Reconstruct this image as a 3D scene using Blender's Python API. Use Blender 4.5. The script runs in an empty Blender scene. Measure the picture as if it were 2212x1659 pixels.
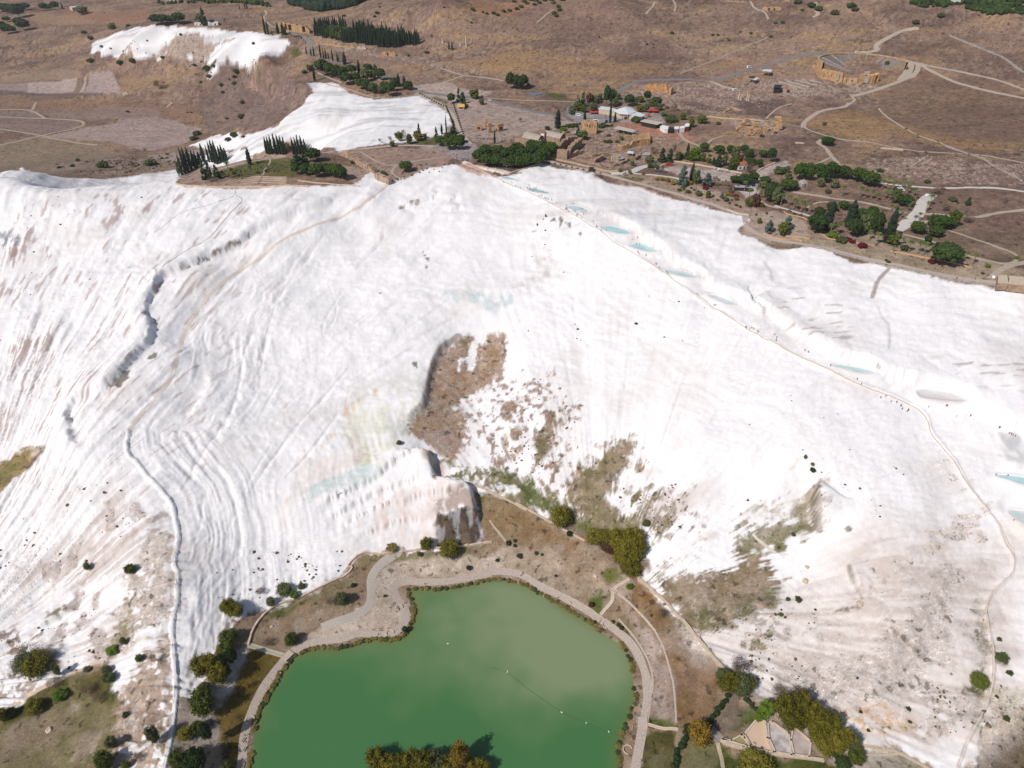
import bpy, bmesh, math, random
import numpy as np
from mathutils import Vector, Matrix
S = bpy.context.scene
CZ = 320.0
PITCH = math.radians(36.5)
FOC = 1495.0; CU = 1106.0; CV = 829.5          # photo measured on a 2212 x 1659 sheet
cam_data = bpy.data.cameras.new('camera'); cam = bpy.data.objects.new('camera', cam_data)
S.collection.objects.link(cam); S.camera = cam
cam.location = (0, 0, CZ); cam.rotation_euler = (math.pi/2-PITCH, 0, 0)
cam_data.sensor_fit = 'HORIZONTAL'; cam_data.sensor_width = 36.0; cam_data.lens = 36.0*FOC/2212.0
cam_data.clip_start = 1.0; cam_data.clip_end = 30000.0
SUN_TO = Vector((-0.72, -0.62, 0.98)).normalized()      # direction towards the sun
w = bpy.data.worlds.new('World'); S.world = w; w.use_nodes = True
nt = w.node_tree; bgn = nt.nodes['Background']
sky = nt.nodes.new('ShaderNodeTexSky'); sky.sky_type = 'NISHITA'; sky.sun_disc = False
sky.sun_elevation = math.asin(SUN_TO.z); sky.sun_rotation = math.atan2(SUN_TO.x, SUN_TO.y)
sky.altitude = 300; sky.air_density = 1.0; sky.dust_density = 1.5; sky.ozone_density = 1.0
nt.links.new(sky.outputs[0], bgn.inputs[0]); bgn.inputs[1].default_value = 0.075
sl = bpy.data.lights.new('sun', 'SUN'); sl.energy = 3.75; sl.angle = math.radians(0.6); sl.color = (1.0, 0.95, 0.895)
so = bpy.data.objects.new('sun', sl); S.collection.objects.link(so)
so.rotation_euler = SUN_TO.to_track_quat('Z', 'Y').to_euler(); so.location = (-200, -200, 600)
S.view_settings.view_transform = 'Standard'; S.view_settings.look = 'None'
S.view_settings.exposure = 0.0; S.view_settings.gamma = 1.0; S.view_settings.use_curve_mapping = False
S.render.engine = 'CYCLES'
S.cycles.max_bounces = 6; S.cycles.diffuse_bounces = 3

def _hash(ix, iy, s):
    n = (ix.astype(np.uint32)*np.uint32(374761393) + iy.astype(np.uint32)*np.uint32(668265263) + np.uint32(s*974711+12345))
    n = (n ^ (n >> np.uint32(13)))*np.uint32(1274126177)
    n ^= n >> np.uint32(16)
    n = n*np.uint32(2246822519); n ^= n >> np.uint32(15)
    return n.astype(np.float32)/np.float32(4294967296.0)
def vnoise(x, y, s=0):
    x = np.asarray(x, dtype=np.float64); y = np.asarray(y, dtype=np.float64)
    fx = np.floor(x); fy = np.floor(y)
    ix = fx.astype(np.int64); iy = fy.astype(np.int64)
    dx = (x-fx).astype(np.float32); dy = (y-fy).astype(np.float32)
    dx = dx*dx*dx*(dx*(dx*6-15)+10); dy = dy*dy*dy*(dy*(dy*6-15)+10)
    a = _hash(ix, iy, s); b = _hash(ix+1, iy, s); c = _hash(ix, iy+1, s); d = _hash(ix+1, iy+1, s)
    return ((a+(b-a)*dx)*(1-dy)+(c+(d-c)*dx)*dy)*2-1
def fbm(x, y, s=0, o=4, g=0.5):
    r = 0; a = 1.0; t = 0; ca, sa = 0.8, 0.6
    for i in range(o):
        r = r+a*vnoise(x, y, s+i*7); t += a; a *= g
        x, y = (x*ca-y*sa)*2.03+13.7, (x*sa+y*ca)*2.03-7.1
    return r/t*1.6
def sstep(a, b, x):
    t = np.clip((x-a)/(b-a), 0, 1); return t*t*(3-2*t)
TO = {'A1': (0, 0), 'A2': (530.9, 0), 'A3': (1061.8, 0), 'A4': (1592.6, 0),
      'B1': (0, 398.2), 'B2': (530.9, 398.2), 'B3': (1061.8, 309.7), 'B4': (1592.6, 309.7),
      'C1': (0, 796.3), 'C2': (530.9, 796.3), 'C3': (1061.8, 796.3), 'C4': (1592.6, 752.1),
      'D1': (0, 1216.6), 'D2': (442.4, 1216.6), 'D3': (1061.8, 1216.6), 'D4': (1592.6, 1216.6)}
TS = {k: 0.28 for k in TO}
for k, x0, y0, wd, rw in (('E1', 1330, 200, 400, 2212), ('E2', 1250, 290, 350, 2212), ('E3', 1950, 110, 300, 2212),
                          ('E4', 1600, 330, 300, 2212), ('E5', 1850, 400, 300, 2212), ('E6', 400, 320, 300, 2212),
                          ('F1', 950, 380, 400, 2212), ('F2', 1350, 640, 400, 2212), ('F3', 2100, 900, 400, 1659),
                          ('F4', 1700, 1650, 400, 2212), ('F5', 900, 150, 350, 2212)):
    TO[k] = (x0*0.8848, y0*0.8848); TS[k] = 0.8848*wd/rw
def T(t, pts):
    ox, oy = TO[t]; s = TS[t]
    return [(ox+s*p[0], oy+s*p[1])+tuple(p[2:]) for p in pts]
cp, sp = math.cos(PITCH), math.sin(PITCH)
def ray(u, v):
    a = (u-CU)/FOC; b = -(v-CV)/FOC
    return a, cp+b*sp, -sp+b*cp
def at_z(u, v, z):
    rx, ry, rz = ray(u, v); t = (z-CZ)/rz
    return rx*t, ry*t
CTRL = [
 (550,1650,0),(620,1450,0),(900,1290,0),(1110,1260,0),(1300,1370,0),(1360,1500,0),(1340,1659,0),(950,1500,0),(950,1659,0),
 (505,1580,3),(540,1400,5),(590,1290,7),(760,1205,8),(840,1200,7),(700,1300,6),(760,1340,4),(1000,1195,8),(1150,1200,9),(1250,1270,7),(1400,1330,8),
 (1380,1420,4),(1460,1500,6),(1420,1600,4),(1540,1450,10),(1560,1600,6),(1700,1659,6),(1780,1600,8),(1650,1560,9),
 (1300,1180,15),(1150,1090,18),(1050,1050,22),(1040,1165,9),(1380,1240,14),(1560,1350,17),(1550,1290,22),(1480,1230,22),
 (1240,1100,20),(1200,1040,28),(1250,950,42),(1330,990,38),
 (980,1165,10),(990,1075,27),(960,985,33),(1000,900,36),(1040,800,44),(1060,740,50),(1000,730,50),(930,930,36),(960,830,42),
 (900,860,50),(940,760,56),(1010,710,58),(880,930,42),
 (1000,375,101),(900,400,98),(850,450,90),(1100,430,94),(950,440,93),(950,500,84),(1100,540,80),(1050,640,68),(900,620,70),(850,700,62),(750,780,54),
 (800,880,46),(820,960,38),(760,1030,31),(700,1060,30),(640,1090,29),(880,1000,33),(850,1100,22),(740,1130,20),(700,1190,11),(640,1200,12),(560,1200,14),(620,1260,8),(500,1280,12),
 (600,900,46),(620,700,60),(700,600,69),(760,500,80),(600,1000,38),(500,1130,26),
 (440,830,54),(480,700,64),(420,950,46),(430,1080,34),(430,1250,20),(430,1400,11),(420,1500,8),(410,1600,5),(390,1659,5),
 (835,400,97),(760,460,91),(650,520,83),(560,575,76),(500,620,71),(430,680,66),(390,750,61),(350,850,54),(295,935,50),
 (330,1030,44),(375,1100,37),(385,1220,29),(380,1380,20),(372,1500,14),(365,1650,10),
 (330,1150,36),(330,1300,24),(330,1450,14),(280,1400,12),(280,1600,8),(200,1300,14),(120,1200,22),(60,1300,12),(100,1450,6),(30,1520,4),(150,1600,3),(10,1650,3),(220,1480,5),
 (800,425,100),(680,455,99),(560,500,97),(440,560,91),(385,590,87),(345,640,82),(335,700,78),(345,770,72),(290,810,68),(215,840,64),(165,890,60),(170,950,56),(240,970,53),
 (560,520,86),(450,590,78),(400,650,72),(385,720,63),(340,800,60),(260,880,56),(560,545,81),
 (500,410,100),(400,420,99),(300,400,99),(200,390,98),(100,385,96),(40,372,96),(0,380,94),(0,470,86),(120,500,84),(250,500,88),(380,490,94),(150,600,74),(60,620,71),(0,700,62),
 (180,720,64),(280,650,74),(260,760,64),(100,850,50),(0,850,46),(150,900,50),(60,960,38),(0,1000,33),(60,1030,32),(0,1080,28),(100,1050,36),(200,1080,38),
 (30,362,80),
 (1060,385,100),(1120,410,99),(1200,455,97),(1270,500,95),(1340,545,92),(1420,605,89),(1500,645,87),(1600,705,82),(1700,765,77),(1800,820,73),(1900,865,68),(1995,895,64),(2010,930,62),
 (2080,1030,54),(2130,1110,47),(2175,1180,41),(2200,1240,36),(2130,1290,30),(2140,1400,21),(2140,1500,15),(2080,1620,9),(2060,1659,7),
 (1200,560,80),(1250,640,73),(1150,660,66),(1120,720,62),(1200,740,63),(1350,700,73),(1300,800,61),(1150,850,52),(1450,800,67),(1600,850,67),(1500,900,58),(1400,900,53),(1700,900,66),
 (1650,1000,53),(1500,1000,47),(1400,1080,33),(1500,1100,37),(1600,1150,34),(1750,1050,52),(1850,1000,57),(1950,1000,58),(1900,1100,49),(2000,1150,46),(1780,1130,40),(1720,1150,33),(1640,1190,29),
 (1700,1230,25),(1600,1290,21),(1650,1330,19),(1800,1250,29),(1850,1200,39),(1900,1300,31),(2000,1250,37),(2050,1350,27),(1750,1350,20),(1700,1430,14),(1850,1420,19),(1950,1450,17),(1700,1500,10),(1950,1550,10),
 (1850,1600,7),(2000,1640,6),(2190,1600,10),(2190,1400,22),
 (1300,497,97),(1400,540,94),(1500,595,90),(1580,655,87),(1720,720,82),(1850,800,77),(1960,840,73),(2060,870,69),(2130,940,64),(2200,1020,58),(2212,1120,46),(2205,920,68),
 (1420,540,97),(1520,590,95),(1620,660,93),(1750,720,89),(1850,765,86),(1990,815,80),(2100,850,77),(2200,880,75),
 (1200,400,101),(1350,440,101),(1500,460,101),(1600,480,101),(1650,560,98),(1800,600,97),(1950,690,91),(2100,700,91),(2100,780,84),(2212,800,84),(2212,700,91),
 (1160,360,101),(1100,330,101),(1300,365,102),(1450,395,102),(1610,465,102),(1720,530,102),(1900,560,102),(2000,600,102),(2212,630,102),(2212,560,104),(2000,500,104),(1800,430,104),(1700,370,104),
 (1600,400,103),(1450,330,103),(1350,280,103),(1500,270,105),(1300,230,103),(1200,260,102),(1000,300,101),(1050,250,102),(1000,220,102),(800,350,100),(700,360,100),(600,370,99),(500,385,99),(400,385,99),(410,395,99),
 (430,365,98),(520,340,98),(600,335,98),(660,330,98),(760,320,100),(900,300,100),
 (850,240,100),(700,300,95),(700,240,100),(800,210,102),(720,185,103),(660,190,100),(960,240,102),(900,200,103),(1100,200,104),(1200,190,106),(900,160,106),(1000,150,109),(700,130,110),(800,130,111),(650,110,111),(620,85,110),(700,85,115),(600,60,112),
 (1100,110,123),(1000,110,116),(850,90,118),(900,60,132),(950,55,140),(860,25,150),(950,0,168),(820,0,150),(740,20,128),(640,20,112),(700,0,125),(1100,60,138),(1250,100,129),(1250,50,143),(1300,0,168),(1140,20,150),(1200,0,150),
 (1450,150,115),(1300,150,116),(1600,200,111),(1500,100,128),(1550,50,144),(1500,0,160),(1620,160,118),(1740,165,119),(1750,200,113),(1700,250,107),(1780,120,129),(1920,130,130),(1900,190,117),(1850,250,108),
 (1700,80,139),(1700,0,166),(1880,60,152),(1900,0,176),(2050,80,146),(2000,150,127),(2100,200,119),(2212,210,121),(2212,100,145),(2100,0,180),(2212,0,184),(2000,250,112),(2100,300,110),(2212,330,111),(1900,330,106),(2050,400,106),(2212,420,107),
 (640,190,94),(650,165,98),(620,160,72),(580,130,92),(540,100,104),(620,140,100),(540,160,64),(600,200,62),(560,220,52),(520,250,42),(600,250,82),(560,290,74),(640,270,92),(520,305,60),(490,330,50),(440,345,40),(560,325,70),
 (420,62,111),(300,60,108),(340,58,110),(240,75,88),(205,115,52),(260,122,58),(340,135,62),(430,150,60),(500,165,60),(480,130,82),(380,100,90),(560,100,102),(500,85,109),(600,85,110),(460,195,44),
 (400,35,105),(500,40,108),(300,40,90),(200,50,62),(560,20,108),(500,0,100),(300,0,75),(300,20,80),
 (0,0,48),(100,10,50),(0,60,40),(100,60,44),(0,120,33),(100,130,34),(0,200,28),(100,180,29),(200,180,32),(0,300,22),(150,300,23),(300,220,30),(300,300,25),(400,250,32),(400,300,30),(450,290,38),(0,350,22),(150,345,22),(300,335,26),(380,325,32),(0,250,25),
]
XTRA = [(-420,640,26),(-520,520,24),(-330,720,26),(-230,745,30),(-650,400,20),(-900,900,20),(-600,200,5),(-420,100,2),(-1500,1500,30),(-2500,2500,60),(-1200,2600,110),(0,2200,260),(0,1700,235),(700,1500,230),(1300,1400,250),(1600,2200,320),
        (2600,1500,300),(900,500,104),(1400,700,120),(600,300,60),(450,200,15),(320,60,4),(-300,60,2),(0,60,0),(0,-200,0),(-700,-200,0),(700,-200,2),(1200,0,40),(0,3500,420),(-2500,4000,200),(2500,4000,500),(-2500,0,10),(-700,1900,75),(900,200,90)]
def build_rbf():
    P = [at_z(u, v, z)+(z,) for u, v, z in CTRL]+list(XTRA)
    P = np.array(P, dtype=np.float64)
    s = 100.0
    X = P[:, :2]/s; D2 = ((X[:, None]-X[None])**2).sum(-1)
    c2 = 0.12**2
    A = np.sqrt(D2+c2)
    n = len(P)
    A[np.arange(n), np.arange(n)] += -0.12       # slight smoothing (multiquadric is conditionally negative)
    M = np.zeros((n+3, n+3)); M[:n, :n] = A; M[:n, n] = 1; M[:n, n+1:] = X
    M[n, :n] = 1; M[n+1:, :n] = X.T
    b = np.zeros(n+3); b[:n] = P[:, 2]
    wts = np.linalg.solve(M, b)
    Xf = X.astype(np.float32); wf = wts[:n].astype(np.float64)
    def f(x, y):
        x = np.asarray(x, dtype=np.float64)/s; y = np.asarray(y, dtype=np.float64)/s
        sh = x.shape; x = x.ravel(); y = y.ravel(); out = np.empty(len(x))
        for i in range(0, len(x), 20000):
            dx = x[i:i+20000, None].astype(np.float32)-Xf[None, :, 0]; dy = y[i:i+20000, None].astype(np.float32)-Xf[None, :, 1]
            out[i:i+20000] = np.sqrt(dx*dx+dy*dy+np.float32(c2)).astype(np.float64)@wf+wts[n]+wts[n+1]*x[i:i+20000]+wts[n+2]*y[i:i+20000]
        return out.reshape(sh)
    return f
zbase = build_rbf()
def y_of_v(v, z=60.0):
    return at_z(CU, v, z)[1]
rows = [y_of_v(v) for v in np.arange(1775, -14, -2.3)]
rows = [-1500, -600, -200, -50, 40, 80]+rows
y = rows[-1]
for k in range(14):
    y *= 1.13; rows.append(y)
ROWY = np.array(rows)
tin = np.arange(-1.14, 1.1401, 2.7/CU)
tout = [1.18, 1.3, 1.6, 2.1, 3.0, 4.5]
COLT = np.array([-t for t in tout[::-1]]+list(tin)+tout)
def wid(y):
    y = np.maximum(np.asarray(y, dtype=np.float64), 60.0)
    return (y*cp+260.0*sp)*CU/FOC
GX = COLT[None, :]*wid(ROWY)[:, None]; GY = np.repeat(ROWY[:, None], len(COLT), 1)
NR, NC = GX.shape
class Surf:
    def __init__(self, Z): self.Z = Z
    def h(self, x, y):
        x = np.asarray(x, dtype=np.float64); y = np.asarray(y, dtype=np.float64)
        r = np.interp(y, ROWY, np.arange(NR)); r0 = np.clip(np.floor(r).astype(int), 0, NR-2); fr = r-r0
        out = 0
        for k, wgt in ((0, 1-fr), (1, fr)):
            rr = r0+k
            t = x/wid(ROWY[rr])
            c = np.interp(t, COLT, np.arange(NC)); c0 = np.clip(np.floor(c).astype(int), 0, NC-2); fc = c-c0
            out = out+wgt*(self.Z[rr, c0]*(1-fc)+self.Z[rr, c0+1]*fc)
        return out
    def cast(self, u, v):
        rx, ry, rz = ray(u, v)
        yy = ROWY[ROWY > 60.0]; t = yy/ry; xs = rx*t; zs = CZ+rz*t
        d = zs-self.h(xs, yy)
        k = np.where(d < 0)[0]
        if len(k) == 0: k = [len(yy)-1]
        k = max(int(k[0]), 1)
        f = d[k-1]/(d[k-1]-d[k]) if d[k-1] != d[k] else 0
        f = min(max(f, 0), 1)
        tt = t[k-1]+(t[k]-t[k-1])*f
        return rx*tt, ry*tt
    def line(self, pts): return [self.cast(p[0], p[1]) for p in pts]
S0 = Surf(zbase(GX, GY))
def resample(pts, step):
    P = np.array(pts, dtype=float); d = np.hypot(*(P[1:]-P[:-1]).T); s = np.concatenate([[0], np.cumsum(d)])
    n = max(int(s[-1]/step), 1); q = np.linspace(0, s[-1], n+1)
    return np.stack([np.interp(q, s, P[:, 0]), np.interp(q, s, P[:, 1])], 1)
def smooth_line(pts, it=2, closed=False):
    P = [tuple(p) for p in pts]
    for _ in range(it):
        Q = [] if closed else [P[0]]
        n = len(P)
        for i in range(n if closed else n-1):
            a, b = P[i], P[(i+1) % n]
            Q += [(a[0]*.75+b[0]*.25, a[1]*.75+b[1]*.25), (a[0]*.25+b[0]*.75, a[1]*.25+b[1]*.75)]
        if not closed: Q.append(P[-1])
        P = Q
    return P
def pdist(X, Y, pts, margin, closed=False):
    """distance, signed side and arc position to a polyline, only inside its margin"""
    P = np.array(pts, dtype=float)
    if closed: P = np.vstack([P, P[:1]])
    m = (X > P[:, 0].min()-margin) & (X < P[:, 0].max()+margin) & (Y > P[:, 1].min()-margin) & (Y < P[:, 1].max()+margin)
    idx = np.where(m)
    x = X[idx]; y = Y[idx]
    best = np.full(len(x), 1e9); side = np.zeros(len(x)); arc = np.zeros(len(x)); L = 0
    for a, b in zip(P[:-1], P[1:]):
        d = b-a; l2 = d@d
        if l2 < 1e-9: continue
        t = np.clip(((x-a[0])*d[0]+(y-a[1])*d[1])/l2, 0, 1)
        ex = x-a[0]-t*d[0]; ey = y-a[1]-t*d[1]; q = ex*ex+ey*ey
        k = q < best
        best = np.where(k, q, best); side = np.where(k, d[0]*(y-a[1])-d[1]*(x-a[0]), side)
        l = math.sqrt(l2); arc = np.where(k, L+t*l, arc); L += l
    return idx, np.sqrt(best), np.sign(side), arc, L
def inside(x, y, P):
    r = np.zeros(len(x), bool); n = len(P)
    for i in range(n):
        x1, y1 = P[i]; x2, y2 = P[(i+1) % n]
        if y1 == y2: continue
        c = ((y1 > y) != (y2 > y)) & (x < (x2-x1)*(y-y1)/(y2-y1)+x1)
        r ^= c
    return r
def sdf(pts, margin, X=None, Y=None):
    """signed distance field of polygon (negative inside), big outside"""
    X = GX if X is None else X; Y = GY if Y is None else Y
    idx, d, _, _, _ = pdist(X, Y, pts, margin, closed=True)
    ins = inside(X[idx], Y[idx], pts)
    out = np.full(X.shape, 1e6, dtype=np.float32); out[idx] = np.where(ins, -d, d)
    return out

VALLEY_PATH = T('B2', [(1090, 0), (1070, 30), (1000, 90), (900, 155), (880, 180), (740, 250), (600, 295), (360, 385), (240, 455), (150, 545), (0, 640)])+ \
    T('B1', [(1800, 690), (1660, 810), (1560, 920), (1450, 1090), (1400, 1190), (1390, 1290), (1340, 1450), (1270, 1570)])+ \
    T('C1', [(1180, 250), (1040, 400), (990, 480)])
RIDGE_PATH = T('B3', [(-210, 160), (60, 280), (200, 340), (280, 375), (400, 430), (520, 500), (700, 590), (850, 680), (930, 760), (1100, 850), (1250, 940), (1350, 1010), (1480, 1100), (1600, 1180), (1700, 1260), (1850, 1370)])+ \
    T('C4', [(350, 0), (600, 120), (760, 190), (900, 270), (1100, 345), (1250, 400), (1370, 455), (1440, 510), (1480, 580), (1480, 640), (1560, 740), (1660, 850), (1720, 960), (1800, 1090), (1920, 1230), (2010, 1330), (2080, 1490), (2150, 1580)])+ \
    T('D4', [(2130, 80), (2000, 190), (1950, 240), (1915, 330), (1925, 440), (1970, 600), (1975, 750), (1970, 950), (1900, 1150), (1770, 1360), (1700, 1560), (1680, 1640)])
CANAL = T('C1', [(990, 480), (970, 610), (1000, 680), (1060, 720), (1130, 830), (1230, 930), (1330, 1040), (1350, 1150), (1380, 1290), (1350, 1450), (1345, 1530)])+ \
    T('D1', [(1380, 80), (1370, 280), (1340, 420), (1325, 550), (1340, 700), (1360, 900), (1350, 1100), (1320, 1350), (1270, 1580), (1250, 1650)])
CANAL2 = T('B1', [(1200, 670), (1195, 800), (1150, 880), (1120, 980), (1140, 1040), (1190, 1080), (1145, 1150), (1145, 1200), (1080, 1280), (980, 1370), (940, 1420)])
CLIFF_L = T('B2', [(720, 90), (500, 175), (280, 235), (180, 290), (20, 370)])+T('B1', [(1860, 430), (1700, 500), (1500, 570), (1360, 640), (1240, 690), (1200, 800), (1150, 880), (1120, 980), (1140, 1040), (1190, 1080), (1145, 1200), (1060, 1300), (970, 1390), (860, 1540)])+ \
    T('C1', [(650, 190), (560, 260), (515, 340), (530, 480), (640, 620)])
WALL_POOL = T('B3', [(830, 530), (960, 600), (1110, 700), (1280, 800), (1420, 900), (1590, 1000), (1760, 1120), (1950, 1230), (2150, 1330)])+T('B4', [(80, 1190), (240, 1290), (360, 1400)])+ \
    T('C4', [(800, 80), (950, 95), (1130, 190), (1300, 240), (1600, 310), (1780, 395), (1950, 520), (2100, 590), (2212, 620), (2500, 760)])
DARKROCK = T('C2', [(1150, 640), (1420, 620), (1440, 800), (1560, 860), (1730, 930), (1760, 1040), (1780, 1150), (1810, 1270), (1800, 1345)])
SIDE_CLIFF = T('B2', [(1640, 1170), (1530, 1230), (1440, 1390), (1420, 1580)])+T('C2', [(1430, 60), (1400, 200), (1370, 290), (1290, 340), (1240, 440)])
GULLY_R = T('C4', [(640, 1020), (600, 1080), (600, 1180), (615, 1280), (640, 1400)])
GULLY_R2 = T('D4', [(860, 20), (900, 150), (960, 270)])
GULLY_R3 = T('D4', [(1220, 530), (1300, 590), (1370, 660), (1440, 740)])
LAKE = T('D2', [(330, 1640), (350, 1500), (370, 1400), (390, 1230), (440, 1110), (520, 960), (600, 830), (680, 720), (760, 680), (850, 655), (1000, 660), (1100, 655), (1180, 610), (1300, 585), (1430, 595), (1510, 580), (1580, 500), (1620, 400), (1610, 330), (1560, 220), (1600, 200), (1780, 205), (2000, 175), (2212, 130)])+ \
    T('D3', [(130, 135), (270, 170), (400, 250), (530, 320), (660, 400), (780, 470), (850, 540), (950, 590), (1010, 640), (1060, 720), (1085, 800), (1100, 900), (1110, 1000), (1100, 1080), (1060, 1180), (1020, 1300), (980, 1400), (985, 1580), (990, 1640)])
LAKE_W = [at_z(u, v, 0.0) for u, v in LAKE]
LAKE_W = smooth_line(LAKE_W+[(60, 95), (10, 60), (-40, 55), (-85, 90)], 2, True)
POOLS = [
    T('B3', [(60, 258), (130, 255), (175, 268), (215, 285), (130, 280)]), T('B3', [(265, 350), (330, 342), (400, 360), (480, 385), (380, 385), (300, 372)]),
    T('B3', [(560, 492), (610, 482), (680, 482), (775, 520), (700, 527), (620, 512)]), T('B3', [(820, 645), (880, 632), (950, 637), (1030, 665), (1095, 695), (1000, 703), (900, 675)]),
    T('B3', [(1042, 787), (1100, 772), (1170, 770), (1240, 795), (1310, 833), (1190, 838), (1110, 815)]), T('B3', [(1320, 980), (1400, 975), (1480, 980), (1550, 1003), (1612, 1030), (1500, 1040), (1400, 1015)]),
    T('B3', [(1650, 1178), (1700, 1172), (1780, 1180), (1860, 1205), (1930, 1237), (1830, 1243), (1730, 1215)]), T('C4', [(715, 135), (780, 122), (860, 130), (970, 148), (1070, 180), (1060, 205), (930, 200), (820, 165)]),
    T('C4', [(1980, 978), (2060, 965), (2212, 975), (2330, 1010), (2340, 1100), (2200, 1060), (2090, 1015)]), T('C4', [(2085, 1225), (2212, 1235), (2360, 1270), (2400, 1450), (2210, 1395), (2130, 1310)]),
    T('C2', [(600, 942), (660, 905), (700, 880), (800, 860), (840, 880), (790, 920), (700, 960)])]
DRYPOOL = T('C4', [(1380, 330), (1460, 320), (1600, 345), (1700, 370), (1775, 400), (1720, 425), (1560, 428), (1400, 400)])

CRACKS = (('B2', [(1090, 10), (1000, 90), (900, 155)], 1.6), ('C2', [(290, 40), (200, 190), (110, 340)], .7), ('C2', [(480, 130), (350, 250), (200, 380)], .6), ('C2', [(780, 0), (600, 210), (480, 340), (290, 560), (150, 760), (20, 960)], 1.2), ('C2', [(740, 280), (560, 560), (400, 740), (300, 840)], 1.0),
    ('B2', [(600, 380), (420, 640), (250, 860), (160, 1140), (80, 1400), (60, 1580)], 1.8), ('B2', [(740, 820), (600, 1050), (590, 1180)], .8), ('B2', [(470, 460), (300, 730), (180, 900), (60, 1060), (0, 1100)], 1.4), ('B2', [(850, 650), (930, 560), (1060, 440), (1060, 330)], 1.0), ('B2', [(640, 780), (720, 980), (600, 1180)], .6),
    ('C1', [(1850, 60), (1800, 300), (1680, 500), (1520, 720), (1400, 930)], 2.2), ('C1', [(1870, 860), (1840, 1050), (1750, 1240)], 1.2), ('C1', [(1560, 980), (1540, 1220), (1470, 1390)], 1.2), ('C1', [(1590, 1340), (1600, 1450)], .8), ('C1', [(2100, 560), (1950, 800), (1860, 1000)], .8),
    ('D1', [(1530, 40), (1510, 300), (1490, 560), (1460, 780)], 1.0), ('D1', [(1600, 60), (1560, 260), (1560, 460)], .7), ('C1', [(1740, 1270), (1780, 1370), (1720, 1480)], 1.2), ('B2', [(0, 860), (150, 760), (300, 640), (420, 540)], 1.4), ('B1', [(2212, 880), (2050, 1000), (1900, 1200), (1840, 1500)], 1.6), ('B1', [(2000, 1580), (2020, 1300), (2100, 1080)], 1.2), ('B1', [(1600, 1000), (1560, 1150), (1600, 1300)], 1.6))
Z = S0.Z.copy()
def mark(X, Y): return fbm(X/60, Y/60, 3, 3)
def cliff(pts, h, wv, L, seed=0, taper=20, noise=0.5, flute=0.0):
    """raise the left side of the walking direction, lower the right"""
    global Z
    W = S0.line(pts); W = smooth_line(W, 1)
    idx, d, sd, arc, tot = pdist(GX, GY, W, L*2.2)
    x = GX[idx]; yv = GY[idx]
    dd = d*sd+vnoise(x/9, yv/9, 50+seed)*wv*noise*2.2+vnoise(x/3, yv/3, 51+seed)*wv*noise
    if flute: dd = dd+flute*(1-2*np.abs(vnoise(arc/1.6, d/40, 52+seed)))
    e = np.clip(np.minimum(arc, tot-arc)/taper, 0, 1)
    Z[idx] += 0.5*h*np.tanh(dd/wv)*np.exp(-(d/L)**2)*e
def ridge(pts, h, wv, surf=None, amp=0.15, seed=0, groove=0.0):
    global Z
    W = smooth_line(S0.line(pts), 1)
    idx, d, sd, arc, tot = pdist(GX, GY, W, wv*4)
    hh = h*(1+amp*vnoise(arc/6, arc*0, seed))
    Z[idx] += hh*np.exp(-(d/wv)**4)
    if groove: Z[idx] -= groove*np.exp(-(d/(wv*.35))**2)
ldist = sdf(LAKE_W, 400)
lk = np.clip(ldist/40, 0, 1)
far = sstep(500, 1100, GY)
Z += lk*(1.0*fbm(GX/45, GY/45, 1, 4)*(1-.5*far)+far*(3.0*fbm(GX/140, GY/140, 2, 5)))
hm = sstep(120, 170, S0.Z)*sstep(850, 1050, GY)
Z += hm*6*(0.5-np.abs(fbm(GX/110+2, GY/180, 9, 4)))
rough_cliff = sdf(S0.line(T('A1', [(700, 420), (1200, 440), (1600, 480), (1850, 430), (2150, 480), (2212, 560)])+T('A2', [(420, 640), (500, 720), (330, 880), (100, 1000)])+T('A1', [(1700, 1130), (1500, 960), (1350, 800), (1250, 640), (700, 520)])), 60)
rc = sstep(15, -25, rough_cliff)
Z += rc*(5.0*fbm(GX/38, GY/38, 12, 5)+3*(0.5-np.abs(fbm(GX/25, GY/25, 14, 3))))
cliff(T('A1', [(2212, 560), (2050, 590), (1870, 600)]), -16, 3, 30, 1)
cliff(T('A2', [(0, 600), (110, 620), (200, 660), (330, 720), (480, 720)])[::-1], -14, 3, 26, 2)
cliff(CLIFF_L, -5.5, 1.8, 15, 3, noise=0.25, flute=.35)
cliff(WALL_POOL, 4.5, 1.8, 12, 4, noise=0.4, flute=1.0)
cliff(DARKROCK, -9, 1.4, 12, 5)
cliff(SIDE_CLIFF, -3.6, 1.2, 12, 6, noise=.4)
for i_, (q_, h_) in enumerate((([(560, 1060), (760, 960), (950, 860), (1080, 760), (1250, 650), (1400, 625)], 3.2), ([(600, 1160), (800, 1060), (1000, 950), (1200, 870), (1420, 850)], 2.6), ([(660, 1240), (850, 1150), (1050, 1050), (1300, 990), (1500, 960), (1730, 940)], 2.6), ([(850, 1320), (1050, 1200), (1250, 1150), (1460, 1130)], 2.2))): cliff(T('C2', q_), h_, .8, 8, 20+i_, taper=8, flute=.9)
cliff(GULLY_R, 11, 0.9, 12, 7, taper=6)
cliff(GULLY_R2, 4, 0.7, 6, 8, taper=6)
cliff(GULLY_R3, 4, 0.7, 6, 9, taper=6)
cliff(T('B2', [(1180, 160), (1300, 150), (1420, 100), (1500, 70)]), 3.5, .6, 8, 10, taper=5)
cliff(T('B2', [(1560, 125), (1640, 90)]), 3, .6, 6, 11, taper=4)
cliff(T('B2', [(1520, 195), (1620, 190), (1660, 160)]), 3, .6, 6, 12, taper=4)
cliff(T('C2', [(650, 1260), (900, 1130), (1150, 970)]), -2.5, .7, 8, 13, taper=6)
cliff(T('C1', [(1600, 0), (1590, 130), (1530, 250), (1430, 400)]), 4, 1.2, 14, 14, taper=20)
cliff(T('D1', [(600, 180), (540, 280)])[::-1], 2.5, .8, 6, 15, taper=4)

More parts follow.
